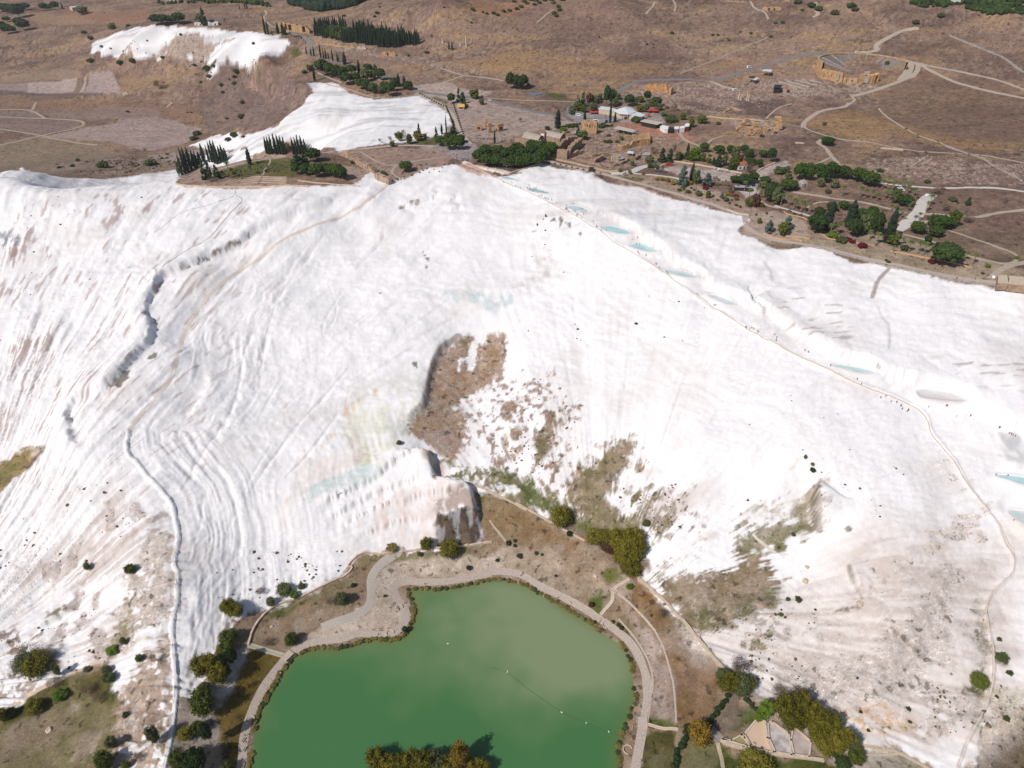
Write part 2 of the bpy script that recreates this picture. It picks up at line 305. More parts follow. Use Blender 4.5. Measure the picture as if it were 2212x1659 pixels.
def fld(pts, margin=40, surf=None): return sdf((surf or S0).line(pts), margin)
WHITE = {
 'main': T('B1', [(-200, -120), (0, -80), (160, -128), (400, -70), (640, -48), (1100, -80), (1380, -120), (1370, -10), (1400, 12), (1800, 36), (2212, 20)])+T('B2', [(600, 15), (850, 20), (900, -60), (1000, -120), (1105, -20)])+
   T('B2', [(1120, -20), (1250, -70), (1420, -130), (1640, -145), (1780, -110), (2000, -70), (2120, -90)])+
   T('B3', [(-220, 150), (-100, 215), (60, 245), (120, 238), (250, 190), (385, 155), (560, 200), (750, 235), (900, 290), (1000, 310), (1150, 345), (1300, 390), (1500, 440), (1700, 500), (1970, 560), (1980, 590), (1880, 680)])+
   T('B4', [(0, 700), (250, 790), (420, 800), (560, 780), (700, 840), (900, 905), (1180, 950), (1500, 1030), (1750, 1080), (2212, 1150), (2600, 1230)])+
   T('D4', [(2600, 900), (2212, 1100), (2000, 1200), (1880, 1300), (1820, 1560), (1700, 1640), (1450, 1560), (1200, 1440), (830, 1370), (700, 1200), (560, 1080), (400, 990), (200, 1000), (60, 800), (0, 740)])+
   T('D3', [(1850, 830), (1740, 720), (1580, 560), (1450, 420), (1300, 260), (1140, 110)])+
   T('C3', [(1230, 1540), (1160, 1420), (1130, 1330), (1000, 1280), (880, 1180), (700, 1150), (560, 1060), (430, 1170), (230, 1060), (0, 930)])+
   T('C2', [(1720, 880), (1600, 830), (1520, 850), (1640, 900), (1740, 940), (1800, 1200), (1810, 1340), (1640, 1370), (1400, 1400), (1100, 1440), (900, 1440), (830, 1500), (780, 1580)])+
   T('D2', [(1140, 60), (1100, 105), (1000, 130), (850, 210), (700, 280), (540, 330), (380, 360), (200, 420), (140, 520), (100, 620), (60, 700), (-40, 960), (-150, 1120)])+
   T('D1', [(1450, 1060), (1370, 1030), (1330, 1400), (1270, 1640), (1100, 1640), (900, 1500), (940, 1150), (900, 1020), (830, 860), (820, 760), (720, 780), (480, 880), (200, 1040), (-100, 1200)])+
   T('C1', [(-150, 1300), (-50, 1000), (0, 960), (340, 620), (300, 600), (0, 740), (-200, 850)]),
 'mid': T('A2', [(430, 670), (560, 640), (700, 635), (760, 690), (850, 730), (1000, 765), (1340, 735), (1450, 790), (1560, 880), (1580, 960), (1500, 1040), (1280, 1090), (1050, 1110), (720, 1165), (480, 1160), (330, 1090), (150, 1150), (50, 1200), (-60, 1250), (-260, 1270), (-500, 1280), (-460, 1230), (-280, 1190), (-150, 1160), (0, 1140), (-200, 1165), (-450, 1130), (-300, 1060), (-200, 1030), (-20, 1050), (100, 1010), (250, 960), (350, 860), (500, 740), (520, 690)]),
 'far': T('A1', [(690, 405), (720, 320), (850, 265), (1040, 200), (1200, 195), (1700, 230), (2212, 310)])+T('A2', [(330, 345), (300, 400), (200, 470), (150, 500), (80, 570), (0, 560)])+T('A1', [(1950, 570), (1900, 500), (1760, 480), (1730, 530), (1620, 600), (1590, 590), (1690, 490), (1570, 470), (1400, 470), (1250, 440), (1180, 440), (1080, 455), (1000, 425), (870, 435), (780, 420)]),
}
wm = np.full(GX.shape, 1e6, dtype=np.float32)
for k, p in WHITE.items(): wm = np.minimum(wm, fld(p, 30))
edge_n = fbm(GX/14, GY/14, 21, 4)
whm = sstep(1.6, -1.6, wm+edge_n*np.where(GY > 900, 5.0, 3.0)+vnoise(GX/2.0, GY/2.0, 22)*1.2)
VP = smooth_line(S0.line(VALLEY_PATH), 2)
idx, d, sd, arc, tot = pdist(GX, GY, VP+[tuple(p) for p in S0.line(CANAL[2:])], 170)
x = GX[idx]; yv = GY[idx]
q = d+9*vnoise(arc/70, d/45, 31)+2.5*vnoise(arc/18, d/14, 36)
rg = (0.9-np.abs(vnoise(q/9.5, arc/60, 32))*2)*(0.5+0.5*vnoise(arc/50, d/25, 37))
r2 = vnoise(q/3.0, arc/22, 33); r3 = vnoise(q/1.3, arc/9, 34)
reach = (0.35*sstep(150, 90, d)+0.65*sstep(75, 25, d))*sstep(2, 9, d)*(sd > 0)*sstep(0, 90, arc)
amp = np.where(sd > 0, reach, sstep(60, 20, d)*0.25)
Z[idx] += whm[idx]*amp*(0.45*rg+0.42*r2+0.28*r3)
rill_side = np.zeros(GX.shape, np.float32); rill_side[idx] = reach
steps = sstep(70, 35, d)*sstep(3, 9, d)*(sd > 0)*sstep(60, 160, arc)*sstep(-.5, .2, vnoise(arc/60, d/20, 38))
saw = ((q/17.0+0.2*vnoise(arc/40, q/40, 35)) % 1.0)
Z[idx] += whm[idx]*steps*.7*np.clip(np.minimum(saw/0.25, (1-saw)/0.75), 0, 1)
cx, cy = S0.cast(1300, 1330)
ang = np.arctan2(GX-cx, GY-cy); rad = np.hypot(GX-cx, GY-cy)
right = sstep(-60, 0, GX-np.interp(GY, [150, 300, 420, 560, 700], [60, -30, 5, -20, 0]))*whm
Z += right*(0.7*vnoise(ang*13+.6*vnoise(rad/50, ang*4, 40), rad/70, 41)+0.25*vnoise(ang*70, rad/30, 42)+0.22*fbm(GX/9, GY/9, 43, 4))
left = whm*(1-sstep(-60, 0, GX-np.interp(GY, [150, 300, 420, 560, 700], [60, -30, 5, -20, 0])))
cx2, cy2 = S0.cast(-250, 1500)
ang2 = np.arctan2(GX-cx2, GY-cy2); rad2 = np.hypot(GX-cx2, GY-cy2)
lw = left*(1-rill_side)
Z += lw*(0.9*vnoise(ang2*34, rad2/60, 44)+0.6*vnoise(ang2*85, rad2/25, 45)+0.3*fbm(GX/8, GY/8, 46, 4))
tz = Z/1.3+0.9*fbm(GX/26, GY/26, 47, 3)
sawz = tz-np.floor(tz)
flat = np.abs(np.gradient(S0.Z, axis=0)/np.maximum(np.gradient(GY, axis=0), .1))
terr = whm*sstep(0.015, 0.08, flat)*sstep(0.75, 0.35, flat)
patch = sstep(-.25, .35, fbm(GX/45, GY/30, 56, 3))
t2 = Z/2.6+0.8*fbm(GX/34, GY/34, 57, 3); s2 = t2-np.floor(t2)
Z += terr*patch*.62*(np.where(s2 < .8, -s2, -(1-s2)*4))
Z += terr*0.26*(np.where(sawz < 0.75, -sawz, -(1-sawz)*3)*1.0)
Z += whm*(0.15*fbm(GX/2.2, GY/2.2, 48, 3)+(1.9-1.75*sstep(480, 620, GY))*fbm(GX/62, GY/62, 49, 3)+0.25*fbm(GX/12, GY/12, 50, 3))
for t, p, wd in CRACKS:
    W = smooth_line(S0.line(T(t, p)), 2); idx, d, sd, arc, tot = pdist(GX, GY, W, wd*5+3); e = np.clip(np.minimum(arc, tot-arc)/12, 0, 1)
    d = d+.8*wd*vnoise(GX[idx]/5, GY[idx]/5, 58); Z[idx] -= (.45*wd+.25)*np.exp(-(d/(.7*wd+.4))**2)*e*(.7+.5*vnoise(arc/7, arc*0, 59)); Z[idx] += .35*wd*np.exp(-((d*sd-2.2*wd)/(1.8*wd+.5))**2)*e
ridge(CANAL, 1.3, 1.0, groove=0.5)
ridge(CANAL2, 1.0, 1.0, groove=0.5)
ridge(RIDGE_PATH, 0.9, 0.8)
POOL_W = []
S1 = Surf(Z)
def flatten(W, z, inner, outer):
    global Z
    d = sdf(W, outer*2+2)
    k = sstep(outer, inner, d)
    Z = Z*(1-k)+z*k
for p in POOLS[:-1]+[DRYPOOL]:
    W = smooth_line(S1.line(p), 2, True)
    zc = float(np.median(S1.h([q[0] for q in W], [q[1] for q in W])))
    flatten(W, zc, 0.8, 7.0)
    d = sdf(W, 6); Z += 0.45*np.exp(-((d-0.9)/0.7)**2); Z -= 0.7*sstep(0.2, -1.2, d)
    POOL_W.append((p, zc))
flatten(smooth_line(S1.line(T('F4', [(300, 840), (600, 780), (830, 560), (1350, 690), (1600, 880), (1730, 1160), (1040, 1080), (330, 890)])), 1, True), float(np.median(S1.h(*np.array(S1.line(T('F4', [(800, 800), (1100, 900), (1400, 950)]))).T))), 1.0, 6.0)
shore = np.where(ldist < 0, -0.5-1.5*sstep(0, -6, ldist), 0)
kz = sstep(22, 0.5, ldist)
Z = Z*(1-kz)+kz*(0.45+0.09*np.clip(ldist, 0, 40))
Z = np.where(ldist < 0.5, 0.45*sstep(-0.5, 0.5, ldist)-2.2*sstep(0.4, -6, ldist), Z)
SF = Surf(Z)
X_, Y_ = GX, GY
n_a = fbm(X_/90, Y_/90, 60, 5); n_b = fbm(X_/22, Y_/22, 61, 4); n_c = fbm(X_/6, Y_/6, 62, 3); n_d = vnoise(X_/1.6, Y_/1.6, 63)
nf = fbm(X_/38, Y_/150, 64, 5); ng = fbm(X_/70+3, Y_/18, 65, 4)
COL = np.zeros(GX.shape+(3,), np.float32)
def mixc(a, b, t): t = np.clip(t, 0, 1)[..., None]; return np.asarray(a, np.float32)*(1-t)+np.asarray(b, np.float32)*t
COL[:] = mixc((.215, .155, .122), (.30, .222, .17), 0.5+0.9*n_a+0.3*ng)
COL[:] = mixc(COL, (.36, .255, .145), sstep(0.1, 0.8, ng+0.5*n_b+0.25*n_a)*0.6*sstep(500, 700, Y_))
COL[:] = mixc(COL, (.125, .09, .075), sstep(0.15, 0.9, fbm(X_/60, Y_/25, 66, 5)+0.35*n_c)*0.75)
COL *= (1+0.20*n_c+0.14*n_d)[..., None]
def reg(pts, soft=1.5, na=2.0, ns=8.0, margin=None, W=None):
    W = W or SF.line(pts)
    mg = margin or (soft+na*2.2+2)
    d = sdf(W, mg)
    k = d < 1e5
    out = np.zeros(GX.shape, np.float32)
    dd = d[k]+fbm(X_[k]/ns, Y_[k]/ns, 70, 4)*na
    out[k] = sstep(soft, -soft, dd)
    return out
def paint(m, c, a=1.0):
    global COL
    k = m > 0.001
    t = (m[k]*a)[:, None]
    c = np.asarray(c, np.float32)
    if c.ndim > 1: c = c[k]
    COL[k] = COL[k]*(1-t)+c*t
def vary(c, c2, n): return mixc(c, c2, 0.5+0.5*n)
def band(pts, wd, soft=0.5, W=None, na=0.3):
    W = W or smooth_line(SF.line(pts), 1)
    idx, d, sd, arc, L = pdist(X_, Y_, W, wd+soft+2)
    out = np.zeros(GX.shape, np.float32)
    out[idx] = sstep(wd/2+soft, wd/2-soft, d+na*vnoise(X_[idx]/4, Y_[idx]/4, 71))
    return out

rubble = [T('A3', [(280, 1010), (700, 900), (1250, 1000), (1500, 1080), (1380, 1130), (1240, 1160), (1180, 1260), (1000, 1290), (880, 1300), (480, 1220), (300, 1130)]),
          T('A3', [(1050, 700), (1250, 640), (1650, 640), (1900, 700), (2212, 760), (2100, 860), (1700, 880), (1400, 820), (1120, 760)]),
          T('A4', [(100, 640), (400, 590), (700, 640), (900, 640), (1080, 660), (850, 760), (300, 740), (0, 700)]),
          T('A2', [(550, 330), (900, 350), (1150, 420), (1600, 480), (2000, 600), (1500, 540), (1100, 460), (700, 400)]),
          T('B4', [(1000, 100), (1700, 130), (2212, 170), (2212, 330), (1500, 300), (1000, 200)]),
          T('A3', [(1850, 930), (2212, 930), (2212, 1040), (1950, 1040)]), T('A4', [(0, 930), (330, 950), (380, 1020), (120, 1060), (0, 1040)]),
          T('A2', [(1700, 1040), (2100, 1040), (2212, 1080), (1900, 1110), (1720, 1100)])]
speck = sstep(0.10, 0.42, fbm(X_/3.2, Y_/3.2, 73, 2))
for i, p in enumerate(rubble):
    m = reg(p, 4, 6, 20)
    paint(m, (.33, .25, .20), 0.55)
    paint(m*speck, (.52, .44, .38), 0.62)
    paint(m*sstep(0.25, 0.5, fbm(X_/2.6+9, Y_/3.6, 74, 2)), (.14, .10, .085), 0.5)
fine = sstep(0.38, 0.55, fbm(X_/2.4, Y_/3.4, 75, 2))*sstep(560, 640, Y_)*sstep(-0.2, 0.3, n_b)
paint(fine, (.50, .43, .37), 0.28)
shr = sstep(0.42, 0.52, fbm(X_/3.6+40, Y_/5, 76, 2))*sstep(560, 640, Y_)*sstep(-0.1, 0.4, fbm(X_/80, Y_/80, 77, 3))
paint(shr, (.075, .065, .045), 0.6)
for p, c, a in ((T('A4', [(1450, 330), (1400, 520), (1750, 640), (2212, 740), (2212, 1050), (1700, 1100), (1300, 1000), (1000, 900), (1080, 740), (1350, 620)]), (.19, .135, .10), .55),
                (T('A4', [(1200, 1030), (900, 1070), (600, 980), (560, 900), (900, 850), (1200, 960), (1700, 1080), (2212, 1100), (2212, 1180), (1700, 1160)]), (.36, .24, .12), .45),
                (T('A4', [(0, 780), (250, 760), (420, 790), (260, 880), (200, 915), (0, 880)]), (.13, .09, .085), .75), (T('A3', [(1400, 790), (1560, 770), (1700, 840), (2000, 870), (2212, 890), (2000, 900), (1600, 850)]), (.14, .10, .09), .7),
                (T('A3', [(200, 0), (900, 0), (1100, 230), (500, 280), (100, 200)]), (.235, .165, .135), .45), (T('A2', [(1750, 0), (2212, 0), (2212, 60), (1950, 120), (1800, 100), (1700, 40)]), (.42, .25, .15), .6),
                (T('A3', [(0, 430), (400, 380), (700, 470), (1300, 480), (1500, 560), (900, 600), (500, 560), (0, 560)]), (.345, .235, .14), .5), (T('A2', [(1400, 480), (2212, 400), (2212, 600), (1950, 580), (1500, 500)]), (.38, .26, .15), .5),
                (T('A1', [(500, 60), (1200, 80), (1150, 160), (700, 170), (450, 130)]), (.31, .19, .125), .7), (T('A1', [(250, 100), (600, 120), (700, 170), (500, 190), (230, 150)]), (.36, .26, .17), .6),
                (T('A1', [(950, 600), (1430, 600), (1200, 690), (950, 720)]), (.33, .24, .155), .8), (T('A1', [(0, 740), (950, 760), (1600, 850), (1550, 960), (900, 880), (600, 860), (0, 830)]), (.27, .18, .125), .6),
                (T('A1', [(1300, 1080), (1600, 1010), (1850, 1000), (1900, 1050), (1600, 1120), (1350, 1150)]), (.20, .155, .09), .6),
                (T('A1', [(1500, 450), (2212, 540), (2212, 830), (1900, 1000), (1600, 1000), (1500, 800), (1700, 650)]), (.21, .165, .145), .7),
                (T('A2', [(0, 560), (420, 640), (500, 700), (350, 860), (100, 1000), (0, 1040)]), (.24, .185, .165), .6)):
    paint(reg(p, 6, 8, 24), c, a)
cliffband = [T('A1', [(1870, 610), (2100, 630), (2212, 690), (2212, 780), (2100, 730), (1880, 690)]), T('A2', [(0, 590), (110, 640), (330, 700), (480, 710), (400, 760), (250, 770), (120, 700), (0, 680)]), T('A1', [(1050, 480), (1350, 480), (1550, 500), (1480, 560), (1250, 540)])]
for p in cliffband:
    m = reg(p, 2, 4, 10); paint(m*sstep(-0.2, 0.5, fbm(X_/9, Y_/9, 78, 3)), (.40, .29, .235), .6)
paint(reg(T('A1', [(1050, 200), (1750, 310), (1800, 290), (1560, 290), (1250, 320), (1180, 430), (1300, 450), (1580, 460), (1660, 380), (1900, 310)]), 3, 4, 12), (.36, .24, .18), .7)
for p, c, a in ((T('A3', [(-560, 650), (-200, 690), (0, 720), (-100, 760), (50, 800), (350, 870), (560, 900), (640, 950), (420, 1000), (100, 1060), (-400, 1080), (-520, 960), (-450, 830), (-600, 760)]), (.43, .36, .315), .85),
                (T('A2', [(1260, 660), (1550, 630), (1700, 690), (1920, 700), (1850, 730), (1450, 720)]), (.47, .40, .35), .8),
                (T('A2', [(1690, 1110), (1760, 1110), (1800, 1150), (1750, 1240), (1640, 1240), (1500, 1180), (1300, 1135), (1450, 1115)]), (.37, .335, .32), 1),
                (T('A3', [(560, 880), (640, 860), (760, 870), (900, 890), (1080, 940), (1050, 960), (940, 945), (700, 960), (640, 930)]), (.34, .32, .325), 1),
                (T('A3', [(890, 950), (1000, 945), (1200, 970), (1480, 1010), (1640, 1130), (1480, 1090), (1300, 1060), (1100, 1000)]), (.42, .235, .165), .85),
                (T('A3', [(1120, 860), (1300, 880), (1450, 960), (1320, 960), (1180, 930)]), (.42, .37, .34), .8),
                (T('A3', [(1290, 1300), (1400, 1285), (1600, 1290), (1800, 1320), (1920, 1350), (1880, 1395), (1700, 1400), (1450, 1350)]), (.50, .445, .415), .95),
                (T('A3', [(1200, 1300), (1350, 1255), (1600, 1265), (1950, 1330), (1800, 1320), (1400, 1285)]), (.34, .27, .21), .8),
                (T('A4', [(160, 1320), (380, 1240), (420, 1290), (280, 1300), (150, 1460), (30, 1500), (60, 1420)]), (.50, .45, .415), .95),
                (T('A3', [(1880, 1460), (2000, 1440), (2080, 1500), (1960, 1530)]), (.60, .56, .53), .95),
                (T('A2', [(580, 1180), (1000, 1150), (1480, 1140), (1600, 1210), (1560, 1280), (1110, 1400), (1000, 1340), (750, 1200)]), (.37, .285, .235), .8),
                (T('A2', [(750, 1280), (1000, 1330), (1010, 1400), (900, 1440), (790, 1400)]), (.44, .36, .30), .8),
                (T('A1', [(1370, 1425), (1400, 1350), (1570, 1280), (1700, 1290), (2000, 1200), (2212, 1190), (2212, 1230), (1900, 1270), (1700, 1320), (1640, 1400)]), (.40, .315, .265), .9),
                (T('E6', [(230, 960), (900, 930), (1100, 890), (1700, 800), (2212, 840), (2212, 980), (1700, 1000), (1200, 1020), (600, 1000)]), (.41, .33, .26), .9)):
    m = reg(p, 1.5, 2.5, 14); paint(m, vary(np.array(c)*0.93, np.array(c)*1.06, n_b+.6*n_c), a)
STRIP = T('B3', [(385, 150), (560, 190), (760, 225), (960, 275), (1150, 330), (1300, 370), (1500, 430), (1700, 490), (1985, 560)])+T('B4', [(40, 690), (250, 780), (420, 792), (520, 770), (700, 825), (900, 890), (1180, 935), (1500, 1015), (1750, 1060), (2212, 1135), (2400, 1170)])
garden = T('B3', [(385, 140), (950, 225), (1350, 260), (1900, 420), (2212, 590)])+T('B4', [(700, 700), (1200, 700), (1700, 860), (2100, 940), (2400, 1020), (2400, 1170), (2212, 1135), (1750, 1060), (1180, 935), (700, 825), (520, 770), (420, 792), (250, 780), (40, 690)])+T('B3', [(1985, 560), (1700, 490), (1300, 370), (960, 275), (560, 190)])
paint(reg(garden, 1.5, 2, 10), vary((.36, .28, .22), (.43, .345, .275), n_b+n_c), .9)
paint(reg(T('B4', [(80, 560), (300, 520), (540, 600), (520, 740), (250, 770), (30, 690)]), 1.5, 2, 8), (.46, .38, .31), .85)
for p in (T('E6', [(1050, 700), (1300, 640), (1600, 565), (1900, 525), (2300, 500), (2500, 560), (2650, 800), (2212, 830), (1700, 790), (1400, 870), (1080, 800)]), T('A2', [(0, 1240), (300, 1215), (480, 1240), (360, 1370), (200, 1370), (0, 1350)]),
          T('A2', [(1290, 1110), (1350, 1080), (1480, 1060), (1480, 1110), (1300, 1125)]), T('A2', [(290, 370), (380, 350), (430, 400), (470, 415), (330, 395)]), T('A3', [(400, 740), (450, 710), (560, 730), (610, 765), (480, 770)]),
          T('F5', [(900, 520), (1050, 550), (1220, 620), (1220, 670), (1050, 610)]), T('A3', [(940, 1360), (1200, 1375), (1160, 1405), (1050, 1400)]), T('E1', [(1570, 450), (1700, 440), (1860, 490), (1800, 520), (1620, 510)]), T('E1', [(1610, 520), (1800, 530), (1790, 570), (1650, 575)])):
    m = reg(p, 1.5, 3, 10); paint(m, vary((.085, .105, .035), (.17, .15, .075), n_b+.7*n_c), .85)
def field(p, c, lines, ang=0.0, k=0.05):
    m = reg(p, .8, .6, 40)
    pr = (X_*math.sin(ang)+Y_*math.cos(ang))
    cc = vary(np.array(c)*0.9, np.array(c)*1.08, n_a*0.8+n_b*0.5+lines*vnoise(pr/5.0, (X_*math.cos(ang)-Y_*math.sin(ang))/160, 79))
    paint(m, cc, .95)
field(T('A1', [(690, 550), (860, 545), (940, 720), (650, 720)]), (.40, .33, .305), .5, 1.4)
field(T('A1', [(222, 640), (600, 602), (565, 710), (210, 712)]), (.50, .42, .375), .2)
field(T('A1', [(650, 600), (670, 598), (650, 705), (615, 710)]), (.50, .42, .375), .2)
field(T('A1', [(600, 602), (645, 600), (610, 710), (565, 710)]), (.26, .20, .15), .2)
field(T('A1', [(-200, 650), (215, 640), (205, 715), (-200, 725)]), (.37, .30, .27), .6, 0.0)
field(T('A1', [(-200, 625), (300, 550), (450, 528), (620, 545), (640, 590), (220, 630), (-200, 645)]), (.33, .255, .19), .4)
field(T('A1', [(910, 925), (1100, 885), (1350, 930), (1560, 990), (1500, 1040), (1450, 1100), (1150, 1165), (850, 1090), (360, 1052), (640, 990), (900, 945)]), (.365, .30, .275), .9, 0.12)
field(T('A1', [(-200, 1130), (320, 1065), (780, 1135), (960, 1185), (800, 1230), (300, 1330), (-200, 1345)]), (.255, .21, .155), .7, 0.2)
field(T('A1', [(-200, 860), (250, 855), (350, 915), (620, 935), (640, 965), (320, 1040), (-200, 990)]), (.26, .205, .175), .9, 0.1)
field(T('A1', [(330, 860), (900, 820), (1200, 840), (1250, 900), (920, 920), (640, 930), (380, 905)]), (.275, .215, .18), .6, 0.1)
paint(reg(T('A1', [(-50, 700), (300, 715), (760, 715), (760, 735), (300, 740), (-50, 735)]), 2, 3, 9), (.15, .125, .12), .8)
paint(reg(T('A1', [(450, 1260), (900, 1220), (1360, 1230), (1380, 1270), (700, 1345), (350, 1330)]), 3, 5, 12), vary((.20, .16, .12), (.34, .28, .24), n_b+n_c), .85)
paint(reg(T('A1', [(1150, 1200), (1500, 1160), (1750, 1130), (1760, 1190), (1400, 1260), (1200, 1240)]), 3, 4, 12), (.36, .31, .29), .8)
park = T('D2', [(330, 640), (370, 510), (450, 400), (550, 320), (700, 280), (850, 210), (1000, 130), (1100, 100), (1150, 20)])+T('C2', [(800, 1500), (870, 1440), (1200, 1410), (1400, 1390), (1700, 1370), (1850, 1340), (1800, 1200), (1740, 940), (1520, 845), (1700, 860), (2000, 1000)])+ \
    T('C3', [(150, 1010), (300, 1100), (430, 1170), (640, 1280), (750, 1330)])+T('D3', [(950, 0), (1140, 115), (1230, 200), (1320, 280), (1450, 420), (1570, 560), (1700, 720), (1850, 860), (2100, 1000)])+T('D4', [(250, 1000), (700, 1230), (830, 1370), (1000, 1400), (1500, 1600), (1500, 1900), (-3000, 1900)])+ \
    T('D1', [(1330, 1800), (1450, 1500), (1500, 1100), (1650, 900), (1800, 600)])
paint(reg(park, 1.0, 1.5, 5), mixc(vary((.27, .195, .135), (.36, .275, .215), n_b+.6*n_c), (.46, .37, .315), sstep(0.0, .6, fbm(X_/18, Y_/18, 80, 4))*.7))
def pk(t, p, c, c2, a=1.0, soft=1.5, na=2.5, ns=7.0): paint(reg(T(t, p), soft, na, ns), vary(c, c2, fbm(X_/7, Y_/7, 81, 4)*1.3), a)
pk('D2', [(900, 500), (1060, 430), (1250, 330), (1300, 60), (1550, -60), (1900, -100), (2300, -60), (2300, 60), (1900, 120), (1550, 130), (1450, 180), (1560, 300), (1570, 420), (1480, 540), (1200, 540), (1050, 590), (800, 590), (700, 640), (780, 560)], (.52, .42, .355), (.62, .53, .47), .95)
pk('D1', [(1900, 650), (2200, 720), (1950, 1200), (1830, 1640), (1700, 1640), (1740, 1400), (1640, 1180), (1780, 1000)], (.115, .088, .022), (.19, .135, .045), .95)
pk('D1', [(1880, 850), (2000, 780), (1950, 950), (1850, 980)], (.16, .085, .02), (.20, .12, .04), .6, 3)
pk('D3', [(1120, 130), (1300, 280), (1570, 570), (1820, 870), (1740, 1050), (1660, 1260), (1430, 1260), (1400, 900), (1250, 500), (1050, 250)], (.17, .105, .052), (.28, .185, .12), .95)
pk('D3', [(1120, 140), (1300, 260), (1280, 330), (1150, 250)], (.30, .13, .045), (.24, .13, .06), .7, 3)
pk('D3', [(1260, 280), (1400, 320), (1400, 440), (1290, 420)], (.11, .07, .03), (.17, .10, .05), .7, 3, 4)
pk('D3', [(1500, 680), (1750, 820), (1700, 1000), (1520, 1050), (1430, 850)], (.24, .155, .11), (.31, .22, .17), .7, 4, 4)
pk('D3', [(1040, 330), (1200, 520), (1300, 640), (1400, 900), (1425, 1230), (1300, 1190), (1240, 1000), (1230, 850), (1130, 600)], (.34, .255, .22), (.47, .385, .35), .9)
pk('D3', [(900, 400), (1000, 400), (1130, 560), (1220, 800), (1230, 1000), (1200, 820), (1100, 640)], (.16, .14, .075), (.30, .24, .17), .75, 2)
pk('D3', [(300, 20), (500, 60), (800, 160), (700, 300), (400, 170)], (.40, .32, .27), (.30, .24, .17), .7, 3)
pk('D3', [(880, 80), (960, 55), (1000, 110), (900, 180), (860, 140)], (.10, .12, .03), (.17, .17, .05), .9)
pk('D3', [(760, 240), (850, 190), (920, 240), (900, 300), (820, 400), (720, 300)], (.065, .10, .02), (.12, .13, .04), .9)
pk('D3', [(1200, 1210), (1400, 1230), (1420, 1270), (1300, 1270), (1200, 1250)], (.07, .10, .02), (.12, .13, .04), .9)
pk('D3', [(1200, 1260), (1440, 1300), (1400, 1640), (1140, 1640)], (.06, .06, .018), (.12, .10, .04), .95)
pk('D3', [(1190, 1480), (1380, 1450), (1340, 1640), (1240, 1640)], (.22, .20, .13), (.14, .12, .05), .6, 3)
pk('D3', [(1440, 1320), (1660, 1300), (1800, 1420), (2000, 1640), (1400, 1640)], (.17, .16, .09), (.23, .20, .13), .95)
pk('D4', [(-100, 1440), (200, 1480), (600, 1520), (1100, 1640), (-200, 1640)], (.05, .07, .015), (.09, .10, .03), .95)
pk('D4', [(-280, 1330), (-60, 1050), (150, 1190), (-30, 1330)], (.19, .15, .125), (.25, .20, .165), .95)
pk('D4', [(0, 1190), (120, 1130), (150, 1210), (30, 1310), (-60, 1300)], (.07, .12, .015), (.12, .13, .05), .85)
pk('C2', [(1900, 780), (2212, 950), (2212, 1350), (1950, 1330), (1800, 1200), (1760, 1000)], (.24, .17, .10), (.30, .23, .15), .8)
pk('C3', [(0, 1010), (200, 1100), (450, 1200), (700, 1330), (600, 1400), (300, 1300), (0, 1250)], (.26, .165, .095), (.31, .23, .15), .8)
pk('C2', [(1770, 950), (1860, 960), (1830, 1020)], (.08, .11, .02), (.13, .14, .05), .9)
pk('D2', [(460, 380), (560, 340), (620, 400), (500, 450)], (.09, .12, .03), (.15, .15, .06), .9)
pk('D2', [(560, 330), (900, 220), (1100, 120), (1200, 60), (1180, 160), (1000, 210), (800, 330), (640, 380)], (.17, .17, .08), (.28, .23, .16), .8)
pk('D2', [(700, 420), (880, 350), (940, 440), (820, 500), (700, 540)], (.30, .22, .16), (.46, .40, .35), .8)
pk('C2', [(850, 1500), (900, 1440), (1200, 1430), (1500, 1400), (1850, 1360), (1800, 1440), (1400, 1450), (1000, 1500), (900, 1580)], (.18, .165, .08), (.26, .21, .13), .85)
pk('D1', [(0, 1160), (500, 900), (850, 800), (950, 950), (900, 1250), (870, 1640), (-300, 1640), (-300, 1280)], (.19, .165, .085), (.27, .225, .15), 1)
pk('D1', [(0, 1280), (330, 1100), (500, 1230), (380, 1400), (0, 1500)], (.33, .26, .21), (.26, .20, .14), .8, 3, 4)
pk('D1', [(550, 1080), (640, 1060), (600, 1160), (520, 1130)], (.55, .48, .44), (.45, .38, .34), .8)
pk('D1', [(640, 1330), (760, 1280), (800, 1420), (560, 1560), (480, 1540)], (.46, .38, .33), (.36, .28, .22), .8, 2, 4)
pk('D1', [(0, 1160), (250, 1020), (480, 900), (560, 980), (330, 1120), (0, 1290)], (.09, .10, .03), (.17, .13, .07), .9)
pk('D1', [(580, 860), (800, 780), (950, 800), (920, 960), (850, 1100), (780, 1060), (600, 960)], (.11, .105, .04), (.25, .15, .08), .9)
pk('D1', [(1360, 1030), (1500, 1110), (1600, 1180), (1560, 1400), (1350, 1640), (1290, 1640)], (.30, .255, .225), (.40, .35, .315), .95)
pk('D1', [(1500, 1100), (1640, 1180), (1690, 1300), (1590, 1420), (1480, 1440), (1500, 1250)], (.38, .33, .30), (.48, .43, .40), .9)
pk('D1', [(1560, 900), (1720, 780), (1900, 640), (1870, 760), (1780, 1000), (1700, 1100)], (.50, .46, .44), (.62, .58, .56), .8)
pk('D4', [(1860, 1420), (2212, 1290), (2500, 1250), (2500, 1640), (1790, 1640)], (.13, .095, .075), (.20, .155, .11), 1)
pk('D4', [(830, 1390), (1000, 1350), (1200, 1450), (1500, 1620), (1100, 1620), (900, 1500)], (.10, .105, .04), (.30, .27, .20), .9)

